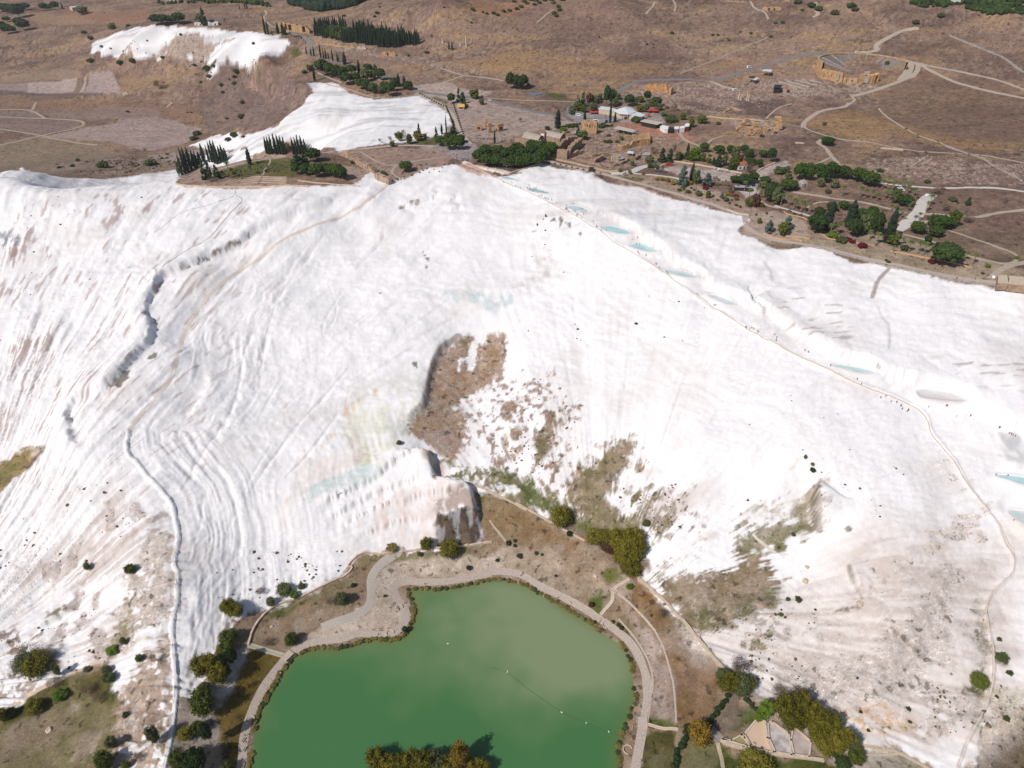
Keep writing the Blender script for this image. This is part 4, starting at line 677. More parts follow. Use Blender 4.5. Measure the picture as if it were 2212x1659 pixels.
def attr_material(name, rough=0.9, det=0.08, bump=0.35, bs=1.2, spec=0.2, rim=False):
    m = bpy.data.materials.new(name); m.use_nodes = True; n = m.node_tree.nodes; l = m.node_tree.links
    b = n['Principled BSDF']; b.inputs['Roughness'].default_value = rough; b.inputs['Specular IOR Level'].default_value = spec
    a = n.new('ShaderNodeAttribute'); a.attribute_name = 'ground_colour'
    g = n.new('ShaderNodeNewGeometry')
    n1 = n.new('ShaderNodeTexNoise'); n1.inputs['Scale'].default_value = 1.1; n1.inputs['Detail'].default_value = 5; n1.inputs['Roughness'].default_value = 0.7
    l.new(g.outputs['Position'], n1.inputs['Vector'])
    mr = n.new('ShaderNodeMapRange'); mr.inputs[1].default_value = 0.25; mr.inputs[2].default_value = 0.75; mr.inputs[3].default_value = 1-det*2; mr.inputs[4].default_value = 1+det*1.6
    l.new(n1.outputs['Fac'], mr.inputs[0])
    if det > .15:
        n3 = n.new('ShaderNodeTexNoise'); n3.inputs['Scale'].default_value = .16; n3.inputs['Detail'].default_value = 9; n3.inputs['Roughness'].default_value = .72; l.new(g.outputs['Position'], n3.inputs['Vector'])
        m3 = n.new('ShaderNodeMapRange'); m3.inputs[1].default_value = .34; m3.inputs[2].default_value = .66; m3.inputs[3].default_value = .72; m3.inputs[4].default_value = 1.25; l.new(n3.outputs['Fac'], m3.inputs[0])
        mm = n.new('ShaderNodeMath'); mm.operation = 'MULTIPLY'; l.new(mr.outputs[0], mm.inputs[0]); l.new(m3.outputs[0], mm.inputs[1]); mr = mm
        for sc_, lo_, hi_, to_ in ((.23, .60, .68, .42), (.42, .63, .70, .5), (.6, .66, .72, 1.5)):
            n4 = n.new('ShaderNodeTexNoise'); n4.inputs['Scale'].default_value = sc_; n4.inputs['Detail'].default_value = 3; l.new(g.outputs['Position'], n4.inputs['Vector'])
            m4 = n.new('ShaderNodeMapRange'); m4.inputs[1].default_value = lo_; m4.inputs[2].default_value = hi_; m4.inputs[3].default_value = 1; m4.inputs[4].default_value = to_; l.new(n4.outputs['Fac'], m4.inputs[0])
            mm = n.new('ShaderNodeMath'); mm.operation = 'MULTIPLY'; l.new(mr.outputs[0], mm.inputs[0]); l.new(m4.outputs[0], mm.inputs[1]); mr = mm
    line = None
    if rim:
        def math_(op, a_, b_=None, c_=None):
            q_ = n.new('ShaderNodeMath'); q_.operation = op
            for i_, v_ in enumerate((a_, b_, c_)):
                if v_ is None: continue
                if isinstance(v_, (int, float)): q_.inputs[i_].default_value = v_
                else: l.new(v_, q_.inputs[i_])
            return q_.outputs[0]
        sx = n.new('ShaderNodeSeparateXYZ'); l.new(g.outputs['Position'], sx.inputs[0])
        na_ = n.new('ShaderNodeTexNoise'); na_.inputs['Scale'].default_value = .09; na_.inputs['Detail'].default_value = 6; l.new(g.outputs['Position'], na_.inputs['Vector'])
        ph = math_('FRACT', math_('MULTIPLY_ADD', sx.outputs['Z'], .75, math_('MULTIPLY', na_.outputs['Fac'], 5.0)))
        nb_ = n.new('ShaderNodeTexNoise'); nb_.inputs['Scale'].default_value = .035; nb_.inputs['Detail'].default_value = 4; l.new(g.outputs['Position'], nb_.inputs['Vector'])
        mk = n.new('ShaderNodeMapRange'); mk.inputs[1].default_value = .44; mk.inputs[2].default_value = .60; l.new(nb_.outputs['Fac'], mk.inputs[0])
        ln = n.new('ShaderNodeMapRange'); ln.inputs[1].default_value = 0; ln.inputs[2].default_value = .16; ln.inputs[3].default_value = 1; ln.inputs[4].default_value = 0; l.new(ph, ln.inputs[0])
        line = math_('MULTIPLY', ln.outputs[0], mk.outputs[0])
        vo = n.new('ShaderNodeTexVoronoi'); vo.feature = 'DISTANCE_TO_EDGE'; vo.inputs['Scale'].default_value = .13
        vm = n.new('ShaderNodeVectorMath'); vm.operation = 'MULTIPLY_ADD'; vm.inputs[1].default_value = (9, 9, 9); l.new(na_.outputs['Color'], vm.inputs[0]); l.new(g.outputs['Position'], vm.inputs[2]); l.new(vm.outputs[0], vo.inputs['Vector'])
        ck = n.new('ShaderNodeMapRange'); ck.inputs[1].default_value = 0; ck.inputs[2].default_value = .03; ck.inputs[3].default_value = .10; ck.inputs[4].default_value = 0; l.new(vo.outputs['Distance'], ck.inputs[0])
        tot_ = math_('SUBTRACT', 1.0, math_('MULTIPLY_ADD', line, .13, math_('MULTIPLY', ck.outputs[0], .7)))
        mrr = math_('MULTIPLY', mr.outputs[0], tot_); mr = type('o', (), {'outputs': [mrr]})
    mx = n.new('ShaderNodeVectorMath'); mx.operation = 'SCALE'; l.new(a.outputs['Color'], mx.inputs[0]); l.new(mr.outputs[0], mx.inputs['Scale'])
    l.new(mx.outputs[0], b.inputs['Base Color'])
    n2 = n.new('ShaderNodeTexNoise'); n2.inputs['Scale'].default_value = bs; n2.inputs['Detail'].default_value = 7; n2.inputs['Roughness'].default_value = 0.68
    l.new(g.outputs['Position'], n2.inputs['Vector'])
    bp = n.new('ShaderNodeBump'); bp.inputs['Strength'].default_value = bump; bp.inputs['Distance'].default_value = 0.5
    if line is not None:
        hh_ = math_('MULTIPLY_ADD', line, -.5, n2.outputs['Fac']); l.new(hh_, bp.inputs['Height'])
    else: l.new(n2.outputs['Fac'], bp.inputs['Height']); l.new(bp.outputs[0], b.inputs['Normal'])
    return m
MAT_TRAV = attr_material('travertine', .75, .03, .6, .45, .3, True)
MAT_SOIL = attr_material('dry_earth', .95, .22, .8, .6, .1)
MAT_PARK = attr_material('park_earth', .95, .16, .7, .9, .1)
MAT_FIELD = attr_material('field_earth', .95, .16, .4, .5, .1)
WM = np.clip(WM, 0, 1)
klass = np.where(WM > 0.5, 0, 1)
klass = np.where((klass == 1) & ((Y_ < 330) & (ldist < 160)), 2, klass)
klass = np.where((klass == 1) & (X_ < -150) & (Y_ > 640) & (SF.Z < 66), 3, klass)
fk = klass[:-1, :-1]
vid = np.arange(NR*NC).reshape(NR, NC)
quads = np.stack([vid[:-1, :-1], vid[:-1, 1:], vid[1:, 1:], vid[1:, :-1]], -1)
VERT = np.stack([GX, GY, SF.Z], -1).reshape(-1, 3); CF = np.clip(COL, 0.01, 0.85).reshape(-1, 3)
def mesh_np(name, v, f, col=None, mat=None, smooth=True):
    me = bpy.data.meshes.new(name)
    n = len(f); k = f.shape[1]
    me.vertices.add(len(v)); me.vertices.foreach_set('co', v.astype(np.float32).ravel())
    me.loops.add(n*k); me.loops.foreach_set('vertex_index', f.astype(np.int32).ravel())
    me.polygons.add(n); me.polygons.foreach_set('loop_start', np.arange(0, n*k, k, dtype=np.int32)); me.polygons.foreach_set('loop_total', np.full(n, k, np.int32))
    me.polygons.foreach_set('use_smooth', np.full(n, smooth))
    if col is not None:
        a = me.attributes.new('ground_colour', 'FLOAT_COLOR', 'POINT')
        c4 = np.ones((len(v), 4), np.float32); c4[:, :3] = col; a.data.foreach_set('color', c4.ravel())
    me.update(calc_edges=True)
    if mat: me.materials.append(mat)
    return me
def struct(name, me):
    o = bpy.data.objects.new(name, me); S.collection.objects.link(o); o['kind'] = 'structure'; return o
for k, nm, mt in ((0, 'travertine_slope', MAT_TRAV), (1, 'dry_plateau_ground', MAT_SOIL), (2, 'lakeside_ground', MAT_PARK), (3, 'plain_ground', MAT_FIELD)):
    q = quads[fk == k]
    u, inv = np.unique(q.ravel(), return_inverse=True)
    struct(nm, mesh_np(nm, VERT[u], inv.reshape(-1, 4), CF[u], mt))
def simple_mat(name, col, rough=0.8, spec=0.3, noise=0.0, scale=1.0, metal=0.0, col2=None, bump=0.0):
    m = bpy.data.materials.new(name); m.use_nodes = True; n = m.node_tree.nodes; l = m.node_tree.links
    b = n['Principled BSDF']; b.inputs['Base Color'].default_value = (*col, 1); b.inputs['Roughness'].default_value = rough
    b.inputs['Specular IOR Level'].default_value = spec; b.inputs['Metallic'].default_value = metal
    if noise or col2 or bump:
        tc = n.new('ShaderNodeNewGeometry'); nz = n.new('ShaderNodeTexNoise'); nz.inputs['Scale'].default_value = scale; nz.inputs['Detail'].default_value = 4
        l.new(tc.outputs['Position'], nz.inputs['Vector'])
        if noise or col2:
            cr = n.new('ShaderNodeValToRGB'); cr.color_ramp.elements[0].position = .3; cr.color_ramp.elements[1].position = .7
            c2 = col2 or tuple(min(1, c*(1+noise)) for c in col); c1 = col if col2 else tuple(c*(1-noise) for c in col)
            cr.color_ramp.elements[0].color = (*c1, 1); cr.color_ramp.elements[1].color = (*c2, 1)
            l.new(nz.outputs['Fac'], cr.inputs[0]); l.new(cr.outputs[0], b.inputs['Base Color'])
        if bump:
            bp = n.new('ShaderNodeBump'); bp.inputs['Strength'].default_value = bump; l.new(nz.outputs['Fac'], bp.inputs['Height']); l.new(bp.outputs[0], b.inputs['Normal'])
    return m
LZ = 0.0
bx = np.arange(-175, 96, 1.6); by = np.arange(50, 262, 1.6)
WX, WY = np.meshgrid(bx, by)
ld = sdf(LAKE_W, 60, WX, WY)
nx = fbm(WX/40, WY/40, 120, 4); ny = fbm(WX/14, WY/14, 121, 3)
def wpt(u, v): return at_z(u, v, 0)
def blob(u, v, r): x, y = wpt(u, v); return np.exp(-((WX-x)**2+(WY-y)**2)/(r*r))
deep = np.array((.062, .17, .058)); mid = np.array((.115, .205, .085)); pale = np.array((.215, .27, .145)); yel = np.array((.15, .17, .05))
t = np.clip(0.45*sstep(150, 240, WY)+0.55*sstep(-50, 50, WX)*sstep(130, 200, WY)+0.3*nx+0.12*ny+.25*blob(1150, 1330, 30)+.2*blob(1280, 1430, 25)-.35*blob(700, 1600, 40)-.25*blob(1000, 1640, 35)-.02, 0, 1)
wc = mixc(mixc(deep, mid, t*2), pale, t*2-1)
wc = mixc(wc, yel, sstep(-7, 0, ld)*0.75*(0.6+0.4*ny))
keep = ld < 0.9
vid2 = np.arange(WX.size).reshape(WX.shape)
kk = keep[:-1, :-1] & keep[1:, :-1] & keep[:-1, 1:] & keep[1:, 1:]
q = np.stack([vid2[:-1, :-1], vid2[:-1, 1:], vid2[1:, 1:], vid2[1:, :-1]], -1)[kk]
u_, inv = np.unique(q.ravel(), return_inverse=True)
V2 = np.stack([WX, WY, np.zeros_like(WX)], -1).reshape(-1, 3)[u_]
mw = attr_material('lake_water', .22, .0, .06, .35, .35)
lake = struct('lake_water', mesh_np('lake_water', V2, inv.reshape(-1, 4), np.clip(wc, 0, 1).reshape(-1, 3)[u_], mw))
rnd = random.Random(7)
class MB:
    def __init__(s): s.v = []; s.f = []; s.m = []
    def add(s, vs, fs, m=0):
        o = len(s.v); s.v += [tuple(p) for p in vs]; s.f += [tuple(i+o for i in f) for f in fs]; s.m += [m]*len(fs)
    def box(s, c, sz, rz=0.0, m=0, taper=1.0, tilt=0.0):
        x, y, z = sz[0]/2, sz[1]/2, sz[2]
        vs = []
        for k, zz in ((1, 0), (taper, z)):
            for a, b in ((-x, -y), (x, -y), (x, y), (-x, y)):
                a *= k; b *= k
                vs.append((c[0]+a*math.cos(rz)-b*math.sin(rz), c[1]+a*math.sin(rz)+b*math.cos(rz), c[2]+zz))
        s.add(vs, [(3, 2, 1, 0), (4, 5, 6, 7), (0, 1, 5, 4), (1, 2, 6, 5), (2, 3, 7, 6), (3, 0, 4, 7)], m)
    def prism(s, poly, z0, z1, m=0):
        """closed prism from a ground polygon; z0/z1 numbers or per-corner lists"""
        n = len(poly)
        A = [z0]*n if not hasattr(z0, '__len__') else z0; B = [z1]*n if not hasattr(z1, '__len__') else z1
        ar = sum(poly[i][0]*poly[(i+1) % n][1]-poly[(i+1) % n][0]*poly[i][1] for i in range(n))
        idx = list(range(n)) if ar > 0 else list(range(n))[::-1]
        vs = [(poly[i][0], poly[i][1], A[i]) for i in idx]+[(poly[i][0], poly[i][1], B[i]) for i in idx]
        s.add(vs, [tuple(range(n))[::-1], tuple(range(n, 2*n))]+[(i, (i+1) % n, n+(i+1) % n, n+i) for i in range(n)], m)
    def tube(s, a, b, r0, r1=None, n=6, m=0):
        r1 = r0 if r1 is None else r1
        a = Vector(a); b = Vector(b); d = (b-a).normalized()
        u = d.cross(Vector((0, 0, 1)) if abs(d.z) < .9 else Vector((1, 0, 0))).normalized(); v = d.cross(u)
        vs = [a+(u*math.cos(2*math.pi*k/n)+v*math.sin(2*math.pi*k/n))*r0 for k in range(n)]+[b+(u*math.cos(2*math.pi*k/n)+v*math.sin(2*math.pi*k/n))*r1 for k in range(n)]
        s.add(vs, [(k, (k+1) % n, n+(k+1) % n, n+k) for k in range(n)]+[tuple(range(n))[::-1], tuple(range(n, 2*n))], m)
    def mesh(s, name, mats, smooth=False):
        me = bpy.data.meshes.new(name); me.from_pydata([tuple(p) for p in s.v], [], s.f)
        for m in (mats if isinstance(mats, (list, tuple)) else [mats]): me.materials.append(m)
        if len(set(s.m)) > 1: me.polygons.foreach_set('material_index', s.m)
        if smooth: me.polygons.foreach_set('use_smooth', [True]*len(s.f))
        me.update(); return me
    def obj(s, name, mats, parent=None, smooth=False):
        o = bpy.data.objects.new(name, s.mesh(name, mats, smooth)); S.collection.objects.link(o)
        if parent: o.parent = parent
        return o
def tag(o, label, cat, group=None, kind=None):
    if label: o['label'] = label
    if cat: o['category'] = cat
    if group: o['group'] = group
    if kind: o['kind'] = kind
    return o
def empty(name, loc=(0, 0, 0), rz=0.0, label=None, cat=None, group=None):
    o = bpy.data.objects.new(name, None); S.collection.objects.link(o); o.location = loc; o.rotation_euler = (0, 0, rz); o.empty_display_size = .5
    return tag(o, label, cat, group)
def part(name, me, parent):
    o = bpy.data.objects.new(name, me); S.collection.objects.link(o); o.parent = parent; return o
ORD = ['first', 'second', 'third', 'fourth', 'fifth', 'sixth', 'seventh', 'eighth', 'ninth', 'tenth', 'eleventh', 'twelfth', 'thirteenth', 'fourteenth', 'fifteenth', 'sixteenth', 'seventeenth', 'eighteenth', 'nineteenth', 'twentieth',
       'twenty-first', 'twenty-second', 'twenty-third', 'twenty-fourth', 'twenty-fifth', 'twenty-sixth', 'twenty-seventh', 'twenty-eighth', 'twenty-ninth', 'thirtieth', 'thirty-first', 'thirty-second', 'thirty-third', 'thirty-fourth', 'thirty-fifth', 'thirty-sixth', 'thirty-seventh', 'thirty-eighth', 'thirty-ninth', 'fortieth']
def hgt(x, y): return float(SF.h(x, y))
def g3(t, x, y, h=0.0):
    """photo sheet point -> point on the ground (or h above it)"""
    u, v = T(t, [(x, y)])[0]
    px, py = SF.cast(u, v)
    if h:
        for _ in range(3):
            z = hgt(px, py)+h; px, py = at_z(u, v, z)
    return Vector((float(px), float(py), hgt(px, py)))
def mpp(p): return (Vector(p)-cam.location).length/FOC          # metres for one photo-sheet unit at p
M = {}
def mat(name, col, **k):
    if name not in M: M[name] = simple_mat(name, col, **k)
    return M[name]
M_PATH = mat('pale_dust', (.41, .33, .265), rough=.95, noise=.12, scale=.5)
M_ASPH = mat('worn_asphalt', (.19, .18, .18), rough=.9, noise=.15, scale=.4)
M_GRAV = mat('gravel', (.44, .365, .31), rough=.95, noise=.22, scale=1.6)
M_TAN = mat('tan_travertine', (.60, .46, .36), rough=.9, noise=.12, scale=.6)
M_STONE = mat('ruin_stone', (.34, .235, .16), rough=.95, noise=.3, scale=.35, bump=.4)
M_STONE2 = mat('golden_stone', (.46, .29, .155), rough=.95, noise=.25, scale=.3, bump=.4)
M_GSTONE = mat('grey_stone', (.36, .31, .28), rough=.95, noise=.3, scale=.5, bump=.4)
M_WHITE = mat('white_paint', (.78, .77, .76), rough=.7)
M_DARK = mat('dark_opening', (.03, .027, .025), rough=.9)
M_ROOF = mat('tan_roof', (.50, .44, .36), rough=.8, noise=.06, scale=.6)
M_RED = mat('red_cloth', (.50, .035, .05), rough=.7)
M_CREAM = mat('cream_stone_wall', (.56, .45, .34), rough=.9, noise=.15, scale=.8)
M_WOOD = mat('weathered_wood', (.36, .31, .27), rough=.9, noise=.2, scale=2)
def ribbon(name, W, width, material, lift=0.10, step=None, vary_w=0.12, cols=3, thick=None):
    W = smooth_line(W, 2)
    d0 = mpp((W[0][0], W[0][1], 50))
    P = resample(W, step or max(1.2, d0*2.0)); n = len(P)
    if n < 2: return None
    Tn = np.gradient(P, axis=0); Tn /= np.maximum(np.hypot(Tn[:, 0], Tn[:, 1])[:, None], 1e-6); N = np.stack([-Tn[:, 1], Tn[:, 0]], 1)
    ww = width/2*(1+vary_w*vnoise(P[:, 0]/8, P[:, 1]/8, 130))
    vs = []; offs = np.linspace(-1, 1, cols)
    for k in offs:
        Q = P+N*(ww*k)[:, None]; z = SF.h(Q[:, 0], Q[:, 1])+lift*(1.0 if abs(k) < .99 else .35)
        vs.append(np.stack([Q[:, 0], Q[:, 1], z], 1))
    V = np.stack(vs, 1).reshape(-1, 3); ids = np.arange(n*cols).reshape(n, cols)
    F = np.stack([ids[:-1, :-1], ids[:-1, 1:], ids[1:, 1:], ids[1:, :-1]], -1).reshape(-1, 4)
    return struct(name, mesh_np(name, V, F, None, material))
def path(name, t, pts, width, material=None, lift=0.22): return ribbon(name, SF.line(T(t, pts)), width, material or M_PATH, lift)
path('road', 'A2', [(330, 250), (430, 280), (490, 310), (508, 345), (490, 380), (487, 410), (600, 440), (720, 480), (850, 520), (1000, 570), (1130, 620), (1300, 700), (1450, 725), (1700, 745), (1880, 775), (2050, 815), (2212, 860), (2400, 890), (2480, 895)], 6, M_ASPH, .3)
path('road', 'A3', [(590, 880), (600, 830), (660, 790), (800, 760), (960, 725), (1020, 680), (1100, 635), (1200, 618), (1450, 608), (1700, 625), (1850, 590), (2000, 530), (2212, 475), (2350, 435), (2500, 410), (2630, 408)], 7, M_ASPH, .3)
path('path', 'A3', [(1690, 628), (1790, 670), (1880, 690)], 5, M_PATH, .3)
path('path', 'A2', [(150, 80), (160, 110), (135, 130), (145, 160), (190, 195), (240, 218), (330, 250)], 3.5)
path('path', 'A4', [(940, 405), (1040, 400), (1085, 388), (1065, 350), (1130, 310), (1230, 255), (1290, 230), (1400, 218)], 6, lift=.35)
path('path', 'A4', [(1180, 450), (1330, 480), (1440, 500)], 8, lift=.35)
path('path', 'A4', [(1430, 497), (1750, 560), (1950, 600), (2080, 640), (2300, 720)], 4, lift=.3)
path('path', 'A4', [(1420, 500), (1500, 550), (1600, 600), (1760, 660), (2000, 715), (2300, 775)], 6, lift=.3)
path('path', 'A4', [(1400, 495), (1385, 570), (1250, 630), (1080, 690), (880, 745)], 6, lift=.3)
path('path', 'A4', [(1330, 490), (1320, 560), (1260, 620)], 10, lift=.28)
path('path', 'A4', [(880, 745), (915, 770), (870, 800), (820, 832), (650, 850), (570, 900), (510, 950), (510, 985), (640, 1035), (760, 1070), (1000, 1090), (1280, 1155), (1600, 1180), (1900, 1195), (2300, 1275)], 2.6, lift=.25)
path('path', 'A4', [(870, 795), (820, 832), (650, 850), (570, 900), (510, 950), (510, 985)], 5.0, lift=.3)
path('path', 'A4', [(655, 1075), (612, 1105), (690, 1140), (720, 1200), (805, 1295)], 4.0)
path('path', 'A4', [(720, 1215), (660, 1245), (590, 1270)], 2.5); path('path', 'A4', [(0, 905), (230, 930), (510, 985)], 2.0); path('path', 'A4', [(220, 918), (290, 840), (420, 800)], 2.0)
path('path', 'A4', [(1090, 835), (1150, 900), (1280, 985), (1400, 1050), (1600, 1115), (1740, 1170)], 2.2)
path('path', 'A4', [(610, 20), (595, 60), (630, 110), (580, 135)], 5, lift=.4); path('path', 'A4', [(100, 10), (130, 70), (220, 90), (240, 150)], 3, lift=.4)
path('path', 'A3', [(1660, 1110), (1700, 1075), (1780, 1050)], 2.0); path('path', 'A3', [(1450, 1030), (1500, 1090), (1620, 1130)], 4.0)
path('path', 'A3', [(350, 175), (420, 110), (480, 75)], 2.5, lift=.4); path('path', 'A3', [(1190, 110), (1240, 60), (1260, 10)], 3, lift=.4); path('path', 'A3', [(1410, 90), (1425, 40), (1400, 0)], 3, lift=.4)
path('path', 'A3', [(1450, 570), (1700, 470), (1950, 360), (2130, 290)], 3, mat('faint_track', (.33, .25, .2), rough=.95), .35)
path('path', 'A3', [(-60, 755), (100, 765), (350, 780), (650, 785)], 2.5)
path('path', 'A2', [(1320, 700), (1480, 660), (1560, 625), (1680, 580), (1760, 590), (1990, 625)], 3); path('path', 'A2', [(1680, 580), (1560, 548), (1500, 525)], 2)
path('path', 'B4', [(1070, 300), (1130, 310), (1300, 330), (1600, 352), (1950, 335), (2212, 375), (2400, 400)], 3.6, mat('pale_gravel', (.56, .52, .475), rough=.95, noise=.1, scale=1))
path('road', 'B4', [(1500, 395), (1440, 440), (1400, 540), (1330, 600), (1230, 670)], 9, M['pale_gravel'])
path('path', 'B4', [(1400, 545), (1540, 545), (1640, 560), (1720, 560), (1850, 575), (2000, 535), (2300, 505)], 3.6); path('path', 'B4', [(1550, 590), (1430, 610), (1330, 620)], 4)
path('path', 'B4', [(1600, 660), (1850, 745), (2000, 800), (2100, 830), (2180, 880), (2120, 930), (2000, 925), (1850, 890), (1700, 840), (1470, 740), (1200, 690)], 2.6)
path('path', 'B4', [(2300, 905), (2120, 935), (2020, 980), (1950, 1045)], 4)
path('path', 'B4', [(430, 375), (600, 400), (800, 435), (950, 450), (1080, 480), (1200, 510), (1300, 540)], 4); path('path', 'B4', [(530, 500), (600, 460), (680, 450), (720, 455)], 2)
path('path', 'B4', [(290, 480), (420, 520), (560, 560)], 3, M['pale_gravel']); path('path', 'B4', [(170, 440), (230, 480), (330, 500)], 3)
path('promenade', 'B3', [(395, 120), (560, 170), (760, 208), (880, 240), (960, 262), (1150, 310), (1300, 355), (1500, 410), (1700, 470), (1850, 525), (1985, 570)], 4.5, M_GRAV)
path('promenade', 'B4', [(60, 560), (60, 640), (150, 700), (300, 750), (500, 775), (700, 810), (900, 870), (1180, 925), (1500, 1000), (1750, 1045), (2212, 1120), (2400, 1150)], 4.0, M_GRAV)
path('path', 'A3', [(920, 1340), (1080, 1330), (1150, 1290), (1230, 1275)], 6, M['pale_gravel']); path('path', 'A3', [(1080, 1335), (1250, 1350), (1400, 1365), (1500, 1400)], 3, M['pale_gravel'])
path('promenade', 'A2', [(1340, 725), (1430, 765), (1520, 810), (1590, 870), (1630, 960), (1680, 1060), (1740, 1110)], 4.0, M_GRAV)
path('path', 'A2', [(590, 1180), (720, 1165), (900, 1150), (1100, 1125), (1300, 1120), (1450, 1128)], 4.0, M_GRAV)
path('path', 'A2', [(880, 1170), (950, 1210), (1050, 1270), (1150, 1280), (1300, 1240), (1550, 1210)], 2.2); path('path', 'A2', [(1200, 1390), (1110, 1330), (1170, 1270)], 2.0)
path('path', 'A2', [(555, 560), (650, 605), (740, 640)], 2.5)
path('path', 'E6', [(1000, 690), (1250, 615), (1550, 560), (1900, 500), (2212, 470)], 3.5); path('path', 'E6', [(1830, 480), (1935, 550), (1890, 590), (1860, 650), (1790, 710), (1815, 745), (1770, 800)], 1.5)
path('path', 'E6', [(1770, 810), (1700, 960)], 1.2, mat('dark_steps', (.12, .08, .07), rough=.9))
for p in ([(-100, 845), (120, 843), (250, 850), (350, 915)], [(-100, 905), (150, 908), (350, 915), (600, 925), (660, 950), (620, 985), (330, 1045), (0, 1125), (-100, 1130)], [(-100, 985), (150, 1020), (320, 1045), (400, 1070), (600, 1105), (760, 1120)], [(280, 790), (250, 850)]):
    path('path', 'A1', p, 4.0, mat('field_track', (.38, .30, .235), rough=.95), .5)
path('path', 'A1', [(970, 735), (960, 715)], 8, M['field_track'], .5); path('path', 'A1', [(1280, 830), (1330, 790)], 4, M['field_track'], .5); path('path', 'A1', [(1290, 430), (1320, 390), (1340, 360)], 3, M['field_track'], .5)
for t, p, wd in (('B1', [(1815, 40), (1818, 85), (1700, 130), (1560, 175), (1370, 225), (1300, 290), (1190, 370)], .9), ('B1', [(1818, 85), (1870, 105), (1860, 150), (1730, 270), (1640, 390), (1560, 450), (1400, 530), (1250, 640)], 1.1)):
    path('footpath', t, p, wd, mat('worn_travertine', (.52, .46, .43), rough=.9), .12)
ribbon('footpath', SF.line(VALLEY_PATH), 2.6, mat('beige_travertine', (.68, .585, .51), rough=.9, noise=.05, scale=.5), .10)
path('path', 'D2', [(285, 1640), (290, 1450), (305, 1320), (340, 1200), (420, 1010), (520, 860), (640, 710), (720, 650), (860, 600), (1050, 590), (1200, 530), (1350, 560), (1480, 530), (1555, 440), (1550, 350), (1480, 270), (1450, 180), (1540, 135), (1700, 150), (1900, 140), (2080, 100), (2212, 75)], 4.2, M_GRAV, .1)
path('path', 'D3', [(-40, 68), (0, 62), (150, 65), (260, 100), (380, 180), (550, 260), (700, 340), (820, 420), (950, 510), (1050, 590), (1120, 680), (1170, 800), (1200, 900), (1205, 1050), (1180, 1200), (1150, 1350), (1100, 1640)], 4.0, M_GRAV, .1)
path('path', 'D2', [(900, 500), (1050, 440), (1200, 390), (1270, 330), (1285, 240), (1275, 120), (1330, 30), (1400, -30), (1550, -100)], 4.5, mat('grey_gravel', (.43, .375, .33), rough=.95, noise=.2, scale=1.8), .14)
path('path', 'D3', [(1260, 520), (1330, 650), (1370, 800), (1410, 950), (1425, 1230)], .8, M_GRAV, .15); path('path', 'D3', [(950, 215), (1050, 290), (1180, 420), (1260, 520)], 1.0, M_GRAV, .15); path('path', 'D3', [(980, 430), (1100, 560), (1200, 720), (1245, 860), (1240, 1000)], .9, M_GRAV, .15)
path('path', 'D1', [(-60, 1170), (0, 1145), (150, 1060), (300, 970), (480, 880), (650, 815), (700, 785), (800, 765)], 2.6, mat('sand_path', (.60, .47, .35), rough=.95), .15)
path('path', 'F4', [(285, 900), (310, 1000), (340, 1100), (360, 1244)], 1.6, mat('stone_slab_path', (.40, .32, .23), rough=.95, noise=.3, scale=3), .15)
path('path', 'C2', [(1880, 1170), (1950, 1270), (2010, 1340)], 1.0, M_PATH, .12); path('path', 'C3', [(0, 1200), (60, 1260), (110, 1330)], .9, M_PATH, .12)
path('path', 'C4', [(120, 1430), (160, 1480), (300, 1580)], 1.5, mat('pale_rill', (.62, .55, .45), rough=.9), .12)

def wallthing(t, pts, hh, th, material, label, name='stone_wall', cat='wall', group=None, jag=.12, W=None, step=1.6, base=-.6, cap=None):
    W = smooth_line(W or SF.line(T(t, pts)), 1)
    P = resample(W, step); n = len(P)
    Tn = np.gradient(P, axis=0); Tn /= np.maximum(np.hypot(Tn[:, 0], Tn[:, 1])[:, None], 1e-6); N = np.stack([-Tn[:, 1], Tn[:, 0]], 1)
    z = SF.h(P[:, 0], P[:, 1]); top = z+hh*(1+jag*vnoise(P[:, 0]/2.0, P[:, 1]/2.0, 131)); th_ = th/2
    o = Vector((P[0, 0], P[0, 1], z[0]))
    vs = []
    for k, zz in ((-1, z+base), (-1, top), (1, top), (1, z+base)):
        Q = P+N*th_*k; vs.append(np.stack([Q[:, 0]-o.x, Q[:, 1]-o.y, zz-o.z], 1))
    V = np.stack(vs, 1).reshape(-1, 3); ids = np.arange(n*4).reshape(n, 4)
    F = [np.stack([ids[:-1, a], ids[1:, a], ids[1:, b], ids[:-1, b]], -1) for a, b in ((0, 1), (1, 2), (2, 3))]
    F = np.concatenate(F)[:, ::-1]
    F = np.vstack([F, ids[0:1, :], ids[-1:, ::-1]])
    me = mesh_np(name, V, F, None, material, False)
    ob = bpy.data.objects.new(name, me); S.collection.objects.link(ob); ob.location = o
    return tag(ob, label, cat, group)
wallthing(None, None, .4, .55, mat('pale_kerb', (.60, .51, .44), rough=.9, noise=.1, scale=.5), 'low tan kerb wall winding down the ridge beside the turquoise pools', 'kerb_wall', W=SF.line(RIDGE_PATH), base=-.3)
wallthing(None, None, 1.0, .9, M_TAN, 'tan field wall curving between white rock and the lake lawn, west side', W=SF.line(T('D2', [(335, 635), (370, 510), (450, 400), (550, 320), (700, 280), (850, 210), (1000, 130), (1100, 95), (1150, 20)])+T('C2', [(780, 1540), (800, 1500), (870, 1440), (950, 1418), (1050, 1440), (1200, 1412), (1400, 1392), (1700, 1372), (1850, 1345), (1900, 1340)])), jag=.3)
wallthing(None, None, .9, .7, M_TAN, 'thin stone wall running from the dark rock face down to the autumn trees', W=SF.line(T('C2', [(1530, 842), (1700, 870), (1850, 930), (2050, 1030), (2212, 1120)])+T('C3', [(150, 1020), (300, 1100), (430, 1170), (640, 1290), (720, 1330)])), jag=.3)
